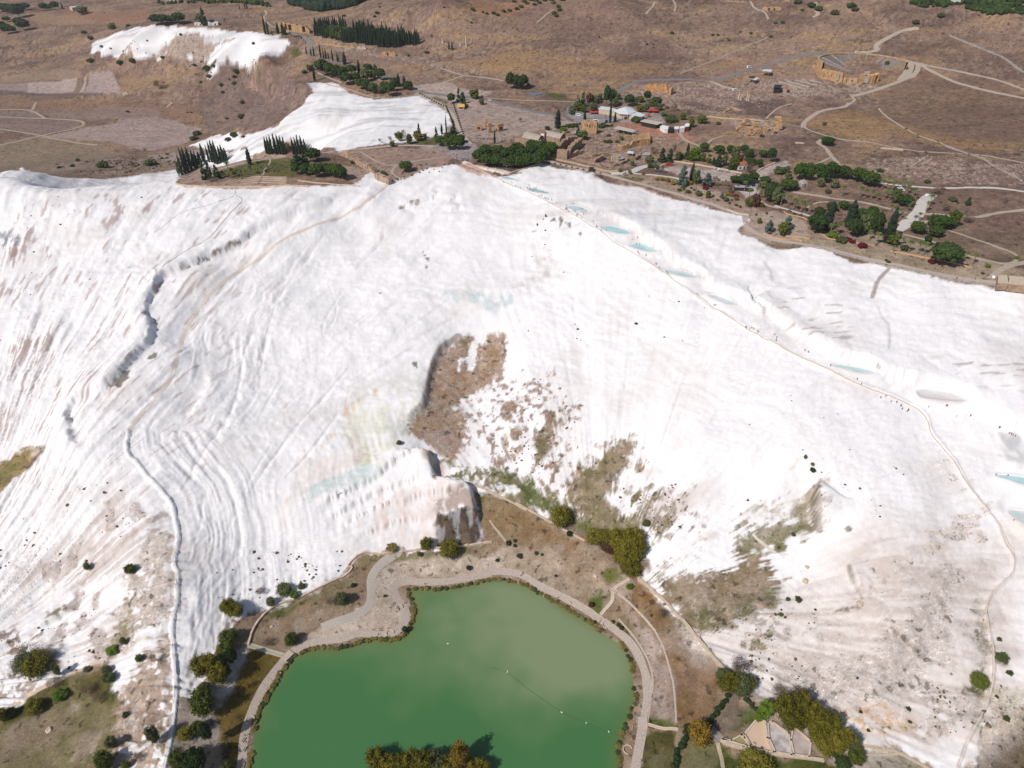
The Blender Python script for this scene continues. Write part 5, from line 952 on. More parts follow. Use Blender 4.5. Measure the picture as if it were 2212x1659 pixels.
wallthing('D3', [(1130, 118), (1230, 200), (1320, 280), (1450, 420), (1570, 560), (1700, 720), (1820, 855)], 1.3, 1.1, M_CREAM, 'straight cream stone wall below the white slope, above the brown lakeside lawn', jag=.3)
wallthing('D4', [(840, 1385), (950, 1410), (1200, 1450), (1300, 1490), (1500, 1600), (1560, 1640)], .9, .9, M_CREAM, 'white stone wall east of the three basins, running to the picture edge', jag=.2)
wallthing('D4', [(930, 1475), (1050, 1485), (1240, 1475)], .6, .7, M_CREAM, 'short cream wall under the long white wall east of the basins', jag=.2)
wallthing('B3', [(-150, 175), (0, 200), (130, 240)], 1.0, 1.4, M_TAN, 'tan retaining wall edging the pine grove beside the first pool', jag=.05)
wallthing('B3', [(130, 242), (240, 200), (385, 158)], .9, 1.0, M_TAN, 'tan retaining wall between the umbrella pines and the white plain', jag=.05)
wallthing('B3', [(385, 100), (560, 140), (760, 185), (900, 222), (975, 215)], 1.0, 2.4, mat('ochre_wall', (.48, .34, .22), rough=.9, noise=.1, scale=.6), 'broad ochre terrace wall in front of the Roman bath ruins', jag=.03)
wallthing('B4', [(500, 795), (800, 855), (1000, 912), (1200, 955), (1500, 1022), (1800, 1075), (2212, 1140), (2400, 1170)], .9, .9, M_GSTONE, 'long grey stone wall along the rim of the white terrace', jag=.3)
wallthing('B3', [(1820, 515), (1900, 545), (1985, 560)], .9, 1.0, M_TAN, 'short tan wall stub at the corner of the white plain')
wallthing('E4', [(330, 478), (560, 505), (800, 545), (1060, 590), (1350, 650), (1560, 695)], 1.0, 1.0, M_CREAM, 'cream wall behind the two parked cars on the pale lot', jag=.1)
wallthing('E4', [(0, 610), (150, 540), (330, 485)], .9, .9, M_CREAM, 'cream wall west of the pale lot under the grey-green conifers', jag=.1)
wallthing('E4', [(1830, 665), (1900, 610), (2030, 555), (2150, 505)], .9, 1.2, M_CREAM, 'cream wall beside the pale road north of the palm garden', jag=.1)
wallthing('A2', [(620, 650), (800, 690), (870, 720), (1000, 755), (1100, 765), (1200, 755)], .8, 1.2, M_GSTONE, 'stone rim wall around the north edge of the middle white terrace')
wallthing('E6', [(235, 970), (600, 1010), (900, 1025), (1280, 1022), (1700, 1015), (2212, 995), (2600, 1010)], 1.3, 1.2, M_TAN, 'brown retaining wall at the foot of the curved lawn terraces', jag=.15)
wallthing('A2', [(400, 1395), (600, 1420), (850, 1440), (880, 1440)], .8, .8, M_TAN, 'low brown wall below the row of round pines')
for i, p in enumerate(([(1230, 920), (1400, 850), (1750, 820), (2212, 832)], [(1230, 945), (1450, 880), (1800, 850), (2212, 868)], [(1220, 970), (1500, 910), (1850, 885), (2212, 905)], [(1230, 990), (1500, 945), (1800, 925), (2212, 940)])):
    wallthing('E6', p, .5, .6, M_TAN, f'curved terrace step below the palm lawn, {ORD[i]} from the top', 'terrace_step', 'terrace step', 'terrace steps below the palm lawn')
for i, p in enumerate(([(330, 920), (360, 970), (480, 1010), (640, 1050), (740, 1110)], [(270, 930), (320, 985), (450, 1040), (620, 1080), (700, 1130), (740, 1180)], [(200, 940), (240, 1000), (360, 1050), (600, 1110), (690, 1180)], [(110, 955), (180, 1020), (300, 1050), (420, 1080)])):
    wallthing('E5', p, .45, .5, M_GSTONE, f'curved stone step of the garden amphitheatre, {ORD[i]} from the top', 'terrace_step', 'terrace step', 'steps of the garden amphitheatre')
wallthing('E5', [(100, 1260), (300, 1340), (500, 1370), (700, 1365), (800, 1400)], .8, .8, mat('orange_stone', (.56, .35, .20), rough=.9, noise=.1, scale=1), 'orange stone garden wall below the blue-green trees', jag=.1)
wallthing('E5', [(500, 1300), (700, 1320), (940, 1355)], .7, .7, M['orange_stone'], 'orange stone edging right of the twin trees on the terrace', jag=.1)
wallthing('E5', [(470, 860), (500, 900), (640, 935), (800, 965), (900, 1020)], .6, .7, M['orange_stone'], 'orange stone edging around the planted bed by the white path', jag=.1)
wallthing('E5', [(1130, 1260), (1190, 1290), (1260, 1350), (1420, 1370), (1700, 1420), (2100, 1470)], .6, .8, M['orange_stone'], 'orange stone edging in front of the dark cypresses', jag=.1)
wallthing('B4', [(1180, 830), (1280, 850), (1470, 890), (1650, 920), (1810, 960)], .6, .7, M['orange_stone'], 'orange stone edging under the palms near the big cedar', jag=.1)
def channel(t, pts, wd, label, water=(.32, .38, .28)):
    W = smooth_line(SF.line(T(t, pts)), 2); P = resample(W, 1.2)
    root = empty('water_channel', (P[0][0], P[0][1], hgt(*P[0])), label=label, cat='channel'); o = root.location
    Tn = np.gradient(P, axis=0); Tn /= np.maximum(np.hypot(Tn[:, 0], Tn[:, 1])[:, None], 1e-6); N = np.stack([-Tn[:, 1], Tn[:, 0]], 1)
    z = SF.h(P[:, 0], P[:, 1])
    for nm, a, b, h0, mt in (('water', -wd/2, wd/2, .12, mat('channel_water', water, rough=.15, spec=.5)), ('rim', -wd/2-.45, -wd/2, .35, M_TAN), ('rim', wd/2, wd/2+.45, .35, M_TAN)):
        A = P+N*a; B = P+N*b; n = len(P)
        ZA = z
        V = np.stack([np.column_stack([A-np.array([o.x, o.y]), ZA-o.z-.3]), np.column_stack([A-np.array([o.x, o.y]), ZA-o.z+h0]), np.column_stack([B-np.array([o.x, o.y]), ZA-o.z+h0]), np.column_stack([B-np.array([o.x, o.y]), ZA-o.z-.3])], 1).reshape(-1, 3)
        ids = np.arange(n*4).reshape(n, 4)
        F = np.concatenate([np.stack([ids[:-1, i], ids[1:, i], ids[1:, j], ids[:-1, j]], -1) for i, j in ((0, 1), (1, 2), (2, 3))])[:, ::-1]
        part(nm, mesh_np(nm, V, F, None, mt, False), root)
channel('D2', [(335, 632), (420, 655), (480, 675), (560, 700), (620, 715)], 1.6, 'narrow milky water channel feeding the lake from the west, by the trees', (.42, .46, .36))
channel('D3', [(1065, 122), (1000, 160), (950, 190), (930, 220), (938, 290), (880, 350), (840, 400)], .8, 'narrow stone channel winding from the autumn trees to the lakeside path', (.30, .22, .13))
channel('D3', [(1195, 1240), (1260, 1260), (1330, 1280), (1400, 1275), (1440, 1285)], .5, 'thin stone channel crossing the dark lawn east of the lake', (.3, .27, .2))
def bridge(t, x, y, L, wd, rz, label):
    p = g3(t, x, y); root = empty('footbridge', p+Vector((0, 0, .35)), rz, label, 'footbridge', 'footbridges on the lake path')
    b = MB(); b.box((0, 0, 0), (L, wd, .25)); b.obj('deck', mat('pale_slab', (.50, .42, .36), rough=.9, noise=.15, scale=2), root)
    for s in (-1, 1):
        b = MB(); b.box((0, s*(wd/2-.12), .25), (L, .2, .45)); b.obj('parapet', M_TAN, root)
    n = 5
    me = MB(); me.box((0, 0, 0), (L/n-.06, wd-.5, .05)); me = me.mesh('slab', M['pale_slab'])
    for i in range(n):
        o = part('slab', me, root); o.location = (-L/2+(i+.5)*L/n, 0, .25)
bridge('D2', 640, 715, 5.2, 4.2, .95, 'pale slab bridge west of the lake where the milky channel meets it')
bridge('D3', 815, 425, 4.6, 4.0, -.6, 'pale slab bridge over the stone channel at the lake shore')
bridge('D3', 942, 216, 4.0, 2.2, -.5, 'small pale slab bridge halfway up the stone channel')
bridge('D3', 1160, 1230, 5.0, 5.0, 1.45, 'pale slab bridge on the east lake path near the dark lawn')
p = g3('F4', 235, 785); a_ = g3('F4', 145, 705); b_ = g3('F4', 325, 870); rz = math.atan2(b_.y-a_.y, b_.x-a_.x); L = (b_-a_).length; n = 16
root = empty('wooden_walkway', p+Vector((0, 0, .5)), rz, 'grey wooden plank walkway leading to the walled basins', 'walkway')
pm = MB(); pm.box((0, 0, 0), (L/n*.86, 4.2, .12)); pm = pm.mesh('plank', M_WOOD)
for i in range(n):
    o = part('plank', pm, root); o.location = (-L/2+(i+.5)*L/n, 0, rnd.uniform(0, .03))
b = MB()
for s in (-1, 1): b.box((0, s*2.15, -.3), (L, .15, .3))
b.obj('beam', M_WOOD, root)
for s in (-1, 1):
    b = MB(); b.box((0, s*2.1, 1.0), (L, .08, .08)); b.box((0, s*2.1, .55), (L, .06, .06)); b.obj('handrail', M_WOOD, root)
    pmm = MB(); pmm.box((0, 0, 0), (.12, .12, 1.0)); pmm = pmm.mesh('post', M_WOOD)
    for i in range(6): o = part('post', pmm, root); o.location = (-L/2+.1+i*(L-.2)/5, s*2.1, .1)
def basin(name, poly, col, label, extra=None):
    W = [g3('F4', *q) for q in poly]; c = sum(W, Vector())/len(W); zf = min(q.z for q in W)+.25
    root = empty('walled_basin', (c.x, c.y, zf), 0, label, 'basin', 'walled basins below the white slope')
    b = MB(); b.prism([(q.x-c.x, q.y-c.y) for q in W], -1.2, 0.0); b.obj('floor', col, root)
    n = len(W)
    for i in range(n):
        A, B = W[i], W[(i+1) % n]; d = (B-A); L = math.hypot(d.x, d.y)
        if L < .5: continue
        z = zf+1.0
        b = MB(); b.box(((A.x+B.x)/2-c.x, (A.y+B.y)/2-c.y, -1.2), (L+.7, .7, 2.2), math.atan2(d.y, d.x)); b.obj('wall', M_CREAM if i % 2 else M['pale_wall'], root)
mat('pale_wall', (.62, .52, .44), rough=.9, noise=.1, scale=1)
def stained(name, c1, c2, sc): return simple_mat(name, c1, col2=c2, scale=sc, rough=.9)
basin('b', [(350, 870), (470, 885), (600, 815), (640, 850), (740, 985)], stained('basin_olive', (.26, .23, .10), (.33, .28, .13), .3), 'small olive-green basin at the walkway end of the basins')
basin('b', [(640, 800), (830, 575), (920, 610), (950, 850), (1035, 1045), (750, 990)], stained('basin_pink', (.58, .43, .33), (.66, .47, .33), .12), 'pinkish orange basin with a stained east side, beside the olive basin')
basin('b', [(960, 640), (1020, 630), (1240, 790), (1275, 1080), (1060, 1040), (975, 860)], stained('basin_grey', (.30, .25, .24), (.62, .57, .56), .25), 'grey-white middle basin partly under the yellow-green trees')
basin('b', [(1300, 715), (1350, 720), (1540, 900), (1515, 1105), (1310, 1070), (1270, 880)], stained('basin_mauve', (.36, .28, .25), (.55, .48, .45), .2), 'mauve-brown basin nearest the big trees, last on the east')
wallthing('F4', [(325, 872), (430, 940), (740, 1010), (1040, 1065), (1290, 1095), (1530, 1120), (1720, 1150)], 1.1, 1.3, M_CREAM, 'long cream wall closing the south side of the basins', jag=.02, step=3)
PLBL = ['small turquoise pool nearest the umbrella pines', 'long turquoise pool full of bathers near the path head', 'turquoise pool beside the biggest crowd on the ridge path', 'bright turquoise lens-shaped pool below the stained bank', 'bright turquoise pool left of the ribbed white bank, fifth down', 'pale turquoise pool sixth down the ridge path', 'faint turquoise pool seventh down the ridge path',
        'oval turquoise pool with a tan rim by the brown crack', 'blue pool cut by the right picture edge, two bathers in it', 'grey-green pool in the lower right with a dark wall shadow', 'light blue pool on the travertine above the pink cascades']
for i, p in enumerate(POOLS):
    W = smooth_line(SF.line(T('B3', [])+p), 2, True)
    zc = POOL_W[i][1] if i < len(POOL_W)-1 else min(hgt(*q) for q in W)+.5
    cx_, cy_ = np.mean([q[0] for q in W]), np.mean([q[1] for q in W])
    root = empty('terrace_pool', (cx_, cy_, zc), 0, PLBL[i], 'pool', 'turquoise pools on the travertine')
    wcol_ = [(.34, .53, .53), (.32, .48, .48), (.42, .60, .60), (.36, .60, .61), (.36, .60, .61), (.46, .60, .60), (.52, .61, .61), (.40, .57, .56), (.36, .56, .62), (.52, .62, .60), (.42, .66, .70)][i]
    cm = simple_mat('pool_water_%s' % ORD[i], wcol_, rough=.12, spec=.5, col2=tuple(min(.75, c*1.3+.06) for c in wcol_), scale=.12)
    b = MB(); q = [(a-cx_, c-cy_) for a, c in W]
    if i == 10: pass
    b.prism([(a*1.04, c*1.04) for a, c in q], -.4, -.06); b.obj('water', cm, root)
    V = []; F = []; n = len(q)
    for k, (a, c) in enumerate(q):
        r = math.hypot(a, c) or 1; ux, uy = a/r, c/r
        for off, zz in ((0, -.3), (.15, .12), (.6, .14), (1.0, -.25)):
            V.append((a+ux*off, c+uy*off, zz+hgt(a+cx_, c+cy_)*0))
    for k in range(n):
        for j in range(3):
            A = k*4+j; B = ((k+1) % n)*4+j; F.append((A, B, B+1, A+1))
    b = MB(); b.add(V, F); b.obj('rim', mat('pool_rim', (.76, .70, .65), rough=.8), root, True)
W = SF.line(T('A3', [(240, 690), (330, 685), (415, 705), (400, 725), (340, 738), (280, 720)])); c = W[0]
z = min(hgt(*q) for q in W)+.5
b = MB(); b.prism(W, z-.5, z+.15); o = b.obj('spring_pond', mat('pond_water', (.13, .17, .22), rough=.15, spec=.5)); tag(o, 'small blue-grey pond on the plateau right of the dark pine clump', 'pond')
def leaf_mat(name, c1, c2, c3=None):
    m = bpy.data.materials.new(name); m.use_nodes = True; n = m.node_tree.nodes; l = m.node_tree.links; b = n['Principled BSDF']
    b.inputs['Roughness'].default_value = .75; b.inputs['Specular IOR Level'].default_value = .15
    a = n.new('ShaderNodeAttribute'); a.attribute_name = 'leaf_tint'
    oi = n.new('ShaderNodeObjectInfo')
    ad = n.new('ShaderNodeMath'); ad.operation = 'MULTIPLY_ADD'; ad.inputs[1].default_value = .45; l.new(oi.outputs['Random'], ad.inputs[0])
    mu = n.new('ShaderNodeMath'); mu.operation = 'MULTIPLY'; mu.inputs[1].default_value = .75; l.new(a.outputs['Fac'], mu.inputs[0]); l.new(mu.outputs[0], ad.inputs[2])
    cr = n.new('ShaderNodeValToRGB'); cr.color_ramp.elements[0].position = 0.05; cr.color_ramp.elements[0].color = (*c1, 1); cr.color_ramp.elements[1].position = 1.0; cr.color_ramp.elements[1].color = (*c2, 1)
    l.new(ad.outputs[0], cr.inputs[0]); l.new(cr.outputs[0], b.inputs['Base Color'])
    return m
LM = {'cypress': leaf_mat('cypress_leaves', (.012, .024, .016), (.035, .055, .028)), 'cone': leaf_mat('conifer_leaves', (.020, .042, .022), (.055, .095, .042)), 'blue': leaf_mat('blue_cedar_leaves', (.055, .085, .065), (.12, .16, .125)),
      'pine': leaf_mat('pine_leaves', (.016, .036, .008), (.062, .098, .018)), 'dark': leaf_mat('dark_pine_leaves', (.014, .030, .010), (.050, .078, .020)), 'broad': leaf_mat('broad_leaves', (.038, .058, .010), (.13, .15, .025)), 'olive': leaf_mat('olive_leaves', (.06, .075, .028), (.15, .165, .07)),
      'yellow': leaf_mat('autumn_yellow_leaves', (.09, .085, .012), (.25, .21, .03)), 'gold': leaf_mat('golden_leaves', (.13, .085, .012), (.33, .21, .03)), 'brown': leaf_mat('dry_brown_twigs', (.07, .05, .035), (.19, .14, .095)), 'red': leaf_mat('red_brown_leaves', (.06, .032, .02), (.13, .065, .035)),
      'crimson': leaf_mat('crimson_flowers', (.07, .008, .016), (.16, .014, .03)), 'palm': leaf_mat('palm_fronds', (.05, .09, .02), (.17, .20, .06)), 'bush': leaf_mat('bush_leaves', (.028, .04, .014), (.085, .105, .035)), 'reed': leaf_mat('reed_leaves', (.07, .075, .015), (.26, .20, .07)), 'willow': leaf_mat('willow_leaves', (.05, .055, .006), (.21, .175, .02)), 'bright': leaf_mat('bright_leaves', (.05, .10, .01), (.16, .24, .03))}
M_BARK = mat('bark', (.16, .11, .08), rough=.95, noise=.3, scale=6); M_PBARK = mat('palm_bark', (.26, .19, .14), rough=.95, noise=.3, scale=6)
rg_ = np.random.default_rng(5)
import itertools
bmi = bmesh.new(); bmesh.ops.create_icosphere(bmi, subdivisions=1, radius=1.0)
ICO_V = np.array([v.co[:] for v in bmi.verts]); ICO_F = np.array([[v.index for v in f.verts] for f in bmi.faces]); bmi.free()
def crown_mesh(name, lobes, nleaf, ls, matl, core=.86, up=.15, thin=1.0, droop=0):
    """lobes: (x,y,z,rx,rz); leaf quads cover them unevenly"""
    V = []; F3 = []; tint = []; o = 0
    L = np.array(lobes); area = L[:, 3]**2; prob = area/area.sum()
    if core > 0:
        for lb in L:
            v = ICO_V*(core*(1+.16*rg_.standard_normal((len(ICO_V), 1))))*np.array([lb[3], lb[3], lb[4]])+lb[:3]
            V.append(v); F3.append(ICO_F+o); o += len(v); tint.append(np.full(len(v), .25+.2*rg_.random()))
    k = rg_.choice(len(L), nleaf, p=prob); lb = L[k]
    d = rg_.standard_normal((nleaf, 3)); d[:, 2] += up; d /= np.linalg.norm(d, axis=1)[:, None]
    r = .74+.34*rg_.random((nleaf, 1))**1.7*thin
    lt = rg_.random(len(L))[k]
    P = lb[:, :3]+d*r*np.stack([lb[:, 3], lb[:, 3], lb[:, 4]], 1)
    nrm = d+.75*rg_.standard_normal((nleaf, 3)); nrm /= np.linalg.norm(nrm, axis=1)[:, None]
    t = np.cross(nrm, rg_.standard_normal((nleaf, 3))); t /= np.linalg.norm(t, axis=1)[:, None]; b = np.cross(nrm, t)
    s = ls*(.6+.8*rg_.random((nleaf, 1)))
    q = np.stack([P-t*s, P+b*s*.7, P+t*s, P-b*s*.7], 1).reshape(-1, 3)
    ids = np.arange(nleaf)*4+o
    V.append(q); F3.append(np.stack([ids, ids+1, ids+2], 1)); F3.append(np.stack([ids, ids+2, ids+3], 1))
    tint.append(np.repeat(np.clip(.35*lt+.65*rg_.random(nleaf), 0, 1), 4))
    V = np.vstack(V); F3 = np.vstack(F3); tint = np.concatenate(tint)
    me = mesh_np(name, V, F3, None, matl, False)
    a = me.attributes.new('leaf_tint', 'FLOAT', 'POINT'); a.data.foreach_set('value', tint.astype(np.float32))
    return me
def trunk_mesh(h, r, br=0, m=None, n=6, top=.5):
    b = MB(); a = Vector((0, 0, -.12)); lean = Vector((rnd.uniform(-.03, .03), rnd.uniform(-.03, .03), h)); b.tube(a, lean, r, r*top, n)
    for k in range(br):
        an = k*2.4+rnd.random(); s = Vector((lean.x*.6, lean.y*.6, h*(.55+.35*rnd.random()))); b.tube(s, s+Vector((math.cos(an)*.26, math.sin(an)*.26, .22)), r*.5, r*.15, 5)
    return b.mesh('trunk', m or M_BARK, True)
def lobes_for(kind):
    r = rnd.random; L = []
    if kind in ('cypress',):
        for k in range(11):
            z = .06+k*.088; w = .46*math.sin(math.pi*min(1, (z+.12)/1.12)**.75)**.7+.03; L.append(((r()-.5)*.10, (r()-.5)*.10, z, max(w, .06), .10))
        L.append((0, 0, .97, .06, .07))
    elif kind in ('cone', 'blue'):
        for k in range(26):
            z = r()**1.2*.86+.08; R = .43*(1-z)**.75; a = r()*6.283; L.append((math.cos(a)*R*.75, math.sin(a)*R*.75, z, .10+.13*(1-z), .09))
        L.append((0, 0, .92, .07, .09))
    elif kind in ('pine', 'dark'):
        n = 17
        for k in range(n):
            a = k*2.4; R = .37*math.sqrt((k+.5)/n); L.append((math.cos(a)*R, math.sin(a)*R, .80-1.5*R*R+(r()-.5)*.07, .15+.05*r(), .17+.04*r()))
        for k in range(8): a = k*.785+r(); L.append((math.cos(a)*.31, math.sin(a)*.31, .42+.08*r(), .14, .14))
        L.append((0, 0, .55, .30, .28))
    elif kind == 'brown':
        for k in range(14):
            a = r()*6.283; R = .33*math.sqrt(r()); L.append((math.cos(a)*R, math.sin(a)*R, .35+.5*r(), .15, .15))
    elif kind in ('bush', 'crimson', 'reed'):
        for k in range(12):
            a = k*2.4; R = .36*math.sqrt((k+.5)/12); L.append((math.cos(a)*R, math.sin(a)*R, .42*(1-R)+.1*r(), .15+.07*r(), .26+.12*r()))
    else:
        n = 20
        for k in range(n):
            a = k*2.4; t = (k+.5)/n; z = .22+.62*t+(r()-.5)*.12; R = .36*math.sqrt(max(0, 1-((z-.52)/.48)**2))*(.55+.45*r()); L.append((math.cos(a)*R, math.sin(a)*R, z, .13+.08*r(), .11+.07*r()))
    return L
TRUNKH = {'cypress': .15, 'cone': .25, 'blue': .2, 'pine': .6, 'dark': .6, 'brown': .6, 'broad': .5, 'olive': .5, 'yellow': .5, 'gold': .5, 'red': .4, 'willow': .5, 'bright': .4}
PROTO = {}
def proto(kind, hi):
    key = (kind, hi)
    if key not in PROTO:
        out = []
        for v in range(2 if hi else 3):
            n = {'brown': (900, 3200), 'bush': (260, 1500), 'crimson': (260, 900), 'reed': (200, 500), 'cypress': (420, 1400)}.get(kind, (520, 3600))[1 if hi else 0]
            ls = (.030 if hi else .058)*({'brown': .45, 'cypress': .8, 'reed': 1.0}.get(kind, 1.0))
            cm = crown_mesh('crown', lobes_for(kind), n, ls, LM[kind], core=0 if kind == 'brown' else (.70 if hi else .84), thin=(2.1 if hi else 1.6) if kind in ('brown', 'olive', 'yellow', 'willow', 'broad', 'gold') else 1.0)
            tm = None
            if kind in TRUNKH: tm = trunk_mesh(TRUNKH[kind], .018 if kind != 'brown' else .014, 5 if kind in ('pine', 'dark', 'brown', 'olive', 'broad') else 0)
            out.append((cm, tm))
        PROTO[key] = out
    return PROTO[key]
def palm_proto():
    out = []
    for v in range(4):
        b = MB(); bend = rnd.uniform(-.03, .03); pts = [Vector((bend*t*t*2, bend*.5*t, -.05+t*.85)) for t in (0, .33, .66, 1.0)]
        for i in range(3): b.tube(pts[i], pts[i+1], .030-.004*i, .026-.004*i, 6)
        tm = b.mesh('trunk', M_PBARK, True)
        V = []; F = []; tn = []; c = pts[-1]
        for k in range(30):
            a = k*2.4; el = .95-1.5*(k/30.0); L = .20+.04*rnd.random(); w = .030
            dx, dy = math.cos(a), math.sin(a); prev = None
            for s in range(5):
                t = s/4; rr = L*t; z = c.z+rr*math.sin(el)-.9*(t**2)*L*.75; rr *= math.cos(el*.6)
                ww = w*math.sin(math.pi*(.12+.86*t)); p = (c.x+dx*rr, c.y+dy*rr)
                V += [(p[0]-dy*ww, p[1]+dx*ww, z-.012), (p[0], p[1], z+.006), (p[0]+dy*ww, p[1]-dx*ww, z-.012)]; tn += [.3+.5*(k % 3)/3]*3
                i = len(V)-3
                if s: F += [(i-3, i-2, i+1, i), (i-2, i-1, i+2, i+1)]
        me = mesh_np('fronds', np.array(V), np.array(F), None, LM['palm'], False); at = me.attributes.new('leaf_tint', 'FLOAT', 'POINT'); at.data.foreach_set('value', np.array(tn, dtype=np.float32))
        V2 = MB(); V2.tube((c.x, c.y, c.z-.13), (c.x, c.y, c.z), .030, .042, 6); sk = V2.mesh('dead_frond_skirt', mat('dead_fronds', (.28, .20, .12), rough=.95))
        out.append((me, tm, sk))
    return out
PALMS = palm_proto()
NAMES = {'cypress': ('cypress_tree', 'slim dark cypress', 'tree'), 'cone': ('conifer', 'dark pointed conifer', 'tree'), 'blue': ('cedar_tree', 'blue-green conifer', 'tree'), 'pine': ('umbrella_pine', 'round green umbrella pine', 'tree'), 'dark': ('pine_tree', 'dark green pine', 'tree'), 'broad': ('broadleaf_tree', 'leafy green tree', 'tree'),
         'olive': ('olive_tree', 'grey-green olive-like tree', 'tree'), 'yellow': ('autumn_tree', 'yellow-green autumn tree', 'tree'), 'gold': ('autumn_tree', 'golden autumn tree', 'tree'), 'brown': ('bare_tree', 'leafless brown tree', 'tree'), 'red': ('red_leaved_tree', 'red-brown leaved tree', 'tree'), 'crimson': ('flower_bed', 'crimson flower bed', 'flowers'),
         'palm': ('palm_tree', 'fan palm', 'palm'), 'bush': ('shrub', 'small green shrub', 'shrub'), 'reed': ('reed_clump', 'yellow-green reed clump', 'reeds'), 'willow': ('willow_tree', 'olive-green willowy tree', 'tree'), 'bright': ('bright_green_tree', 'bright green tree', 'tree')}
ntree = [0]
def plant(kind, p, w_, h_, label, group=None, cat=None, hi=False, name=None):
    """p ground point, w_ crown width and h_ height in metres"""
    nm, kp, ct = NAMES[kind]; ntree[0] += 1
    root = empty(name or nm, p, rnd.uniform(0, 6.283), label, cat or ct, group)
    if kind == 'palm':
        fr, tm, sk = PALMS[ntree[0] % 4]; k = h_
        for n_, me in (('trunk', tm), ('fronds', fr), ('dead_frond_skirt', sk)):
            o = part(n_, me, root); o.scale = (k*(1.0 if n_ == 'fronds' else 1.2), k*(1.0 if n_ == 'fronds' else 1.2), k)
        return root
    pr = proto(kind, hi); cm, tm = pr[ntree[0] % len(pr)]
    o = part('crown' if tm else 'foliage', cm, root); o.scale = (w_, w_*rnd.uniform(.9, 1.1), h_)
    if tm: t = part('trunk', tm, root); t.scale = (w_, w_, h_)
    return root
def cluster(t, ctx, items, kind0, group=None, hi=False, share=None):
    """items: (x, y of visible foot, width, height[, kind]) in sheet units"""
    ox, oy = TO[t]; sc = TS[t]; rec = []
    for it in items:
        kind = it[4] if len(it) > 4 and isinstance(it[4], str) else kind0
        u, v = ox+sc*it[0], oy+sc*it[1]; wv, hv = it[2]*sc, it[3]*sc
        p = SF.cast(u, v); p3 = Vector((p[0], p[1], hgt(*p))); m = mpp(p3)
        dv = cam.location-p3; a = math.asin(dv.z/dv.length)
        w_ = wv*m
        f = {'cypress': .35, 'cone': .6, 'blue': .6, 'palm': .3}.get(kind, .75)
        h_ = max((hv*m-w_*f*math.sin(a)*.5)/math.cos(a)*1.05, .6*w_)
        lift = .45*w_*math.sin(a)/m if kind in ('pine', 'dark') else (.5*w_*f*math.sin(a)/m)
        if kind in ('pine', 'dark'): lift = .1*w_*math.sin(a)/m
        if hi: w_ *= .9; h_ *= .82
        if kind == 'palm': h_ = hv*m/math.cos(a)*.92; lift = 0
        p = SF.cast(u, v-lift); p3 = Vector((p[0], p[1], hgt(*p)-.05))
        rec.append((u, kind, p3, w_, h_))
    cnt = {}
    for r in rec: cnt[NAMES[r[1]][1]] = cnt.get(NAMES[r[1]][1], 0)+1
    seen = {}
    for u, kind, p3, w_, h_ in sorted(rec, key=lambda r: r[0]):
        kp = NAMES[kind][1]; k = seen.get(kp, 0); seen[kp] = k+1
        lab = f'{kp} {ctx}'
        if len(lab.split()) > 12: lab = lab.replace('round green umbrella pine', 'umbrella pine').replace('grey-green olive-like tree', 'olive-like tree')
        if share: lab = share
        elif cnt[kp] > 1: lab += f', {ORD[k]} from the left'
        plant(kind, p3, w_, h_, lab, group, hi=hi)
C, U_, P_, B_, Y_2 = 'cone', 'blue', 'pine', 'broad', 'yellow'
def in_poly(x, y, P): return bool(inside(np.array([x]), np.array([y]), P)[0])
cp_ = [(515, 275), (620, 298), (700, 315), (770, 335), (850, 335), (1000, 365), (1130, 372), (1300, 352), (1375, 342), (1300, 320), (1180, 305), (1100, 290), (900, 262), (700, 232), (560, 225)]
its = []
for j in range(9):
    for i in range(60):
        x = 515+i*16+8*(j % 2)+rnd.uniform(-4, 4); y_ = 222+j*18+rnd.uniform(-5, 5)
        if in_poly(x, y_, cp_) and not (640 < x < 830 and 250 < y_ < 305): its.append((x, y_, 20, rnd.uniform(62, 98)))
cluster('A2', '', its, 'cypress', 'cypress wood beside the ruined baths', share='tall dark cypress packed in the wood right of the ruined arches')
its = [(640+i*24+rnd.uniform(-5, 5), 262+j*20+i*3+rnd.uniform(-4, 4), 44, 60, 'olive' if (i+j)%3==0 else 'pine') for j in range(3) for i in range(9)]
cluster('A2', '', its, 'pine', 'pines inside the cypress wood', share='rounded green pine in the middle of the dark cypress wood')
cluster('A2', 'along the avenue by the bending road', [(470, 420, 12, 50), (505, 430, 12, 45), (528, 435, 14, 60), (580, 445, 15, 85), (602, 452, 13, 60), (620, 455, 14, 65), (640, 458, 10, 45), (672, 470, 14, 70), (710, 480, 14, 60), (722, 482, 9, 40), (765, 500, 36, 75)], 'cypress', 'cypresses along the avenue')
cluster('A2', 'at the road head above the far white cliff', [(153, 265, 18, 110), (175, 268, 18, 80), (206, 272, 8, 30), (250, 258, 28, 60), (290, 268, 28, 70), (308, 272, 20, 50)], 'cypress', 'cypresses at the road head')
cluster('A2', 'in the field right of the cypress wood', [(1568, 383, 14, 50), (1592, 385, 14, 52), (1436, 290, 7, 25)], 'cypress')
cluster('A1', 'in the far village edge at the top', [(1850, 75, 8, 30), (1893, 72, 10, 44), (1908, 70, 10, 40), (485, 70, 12, 35)], 'cypress')
cluster('A2', 'standing alone above the middle white terrace', [(533, 625, 22, 115)], 'cypress')
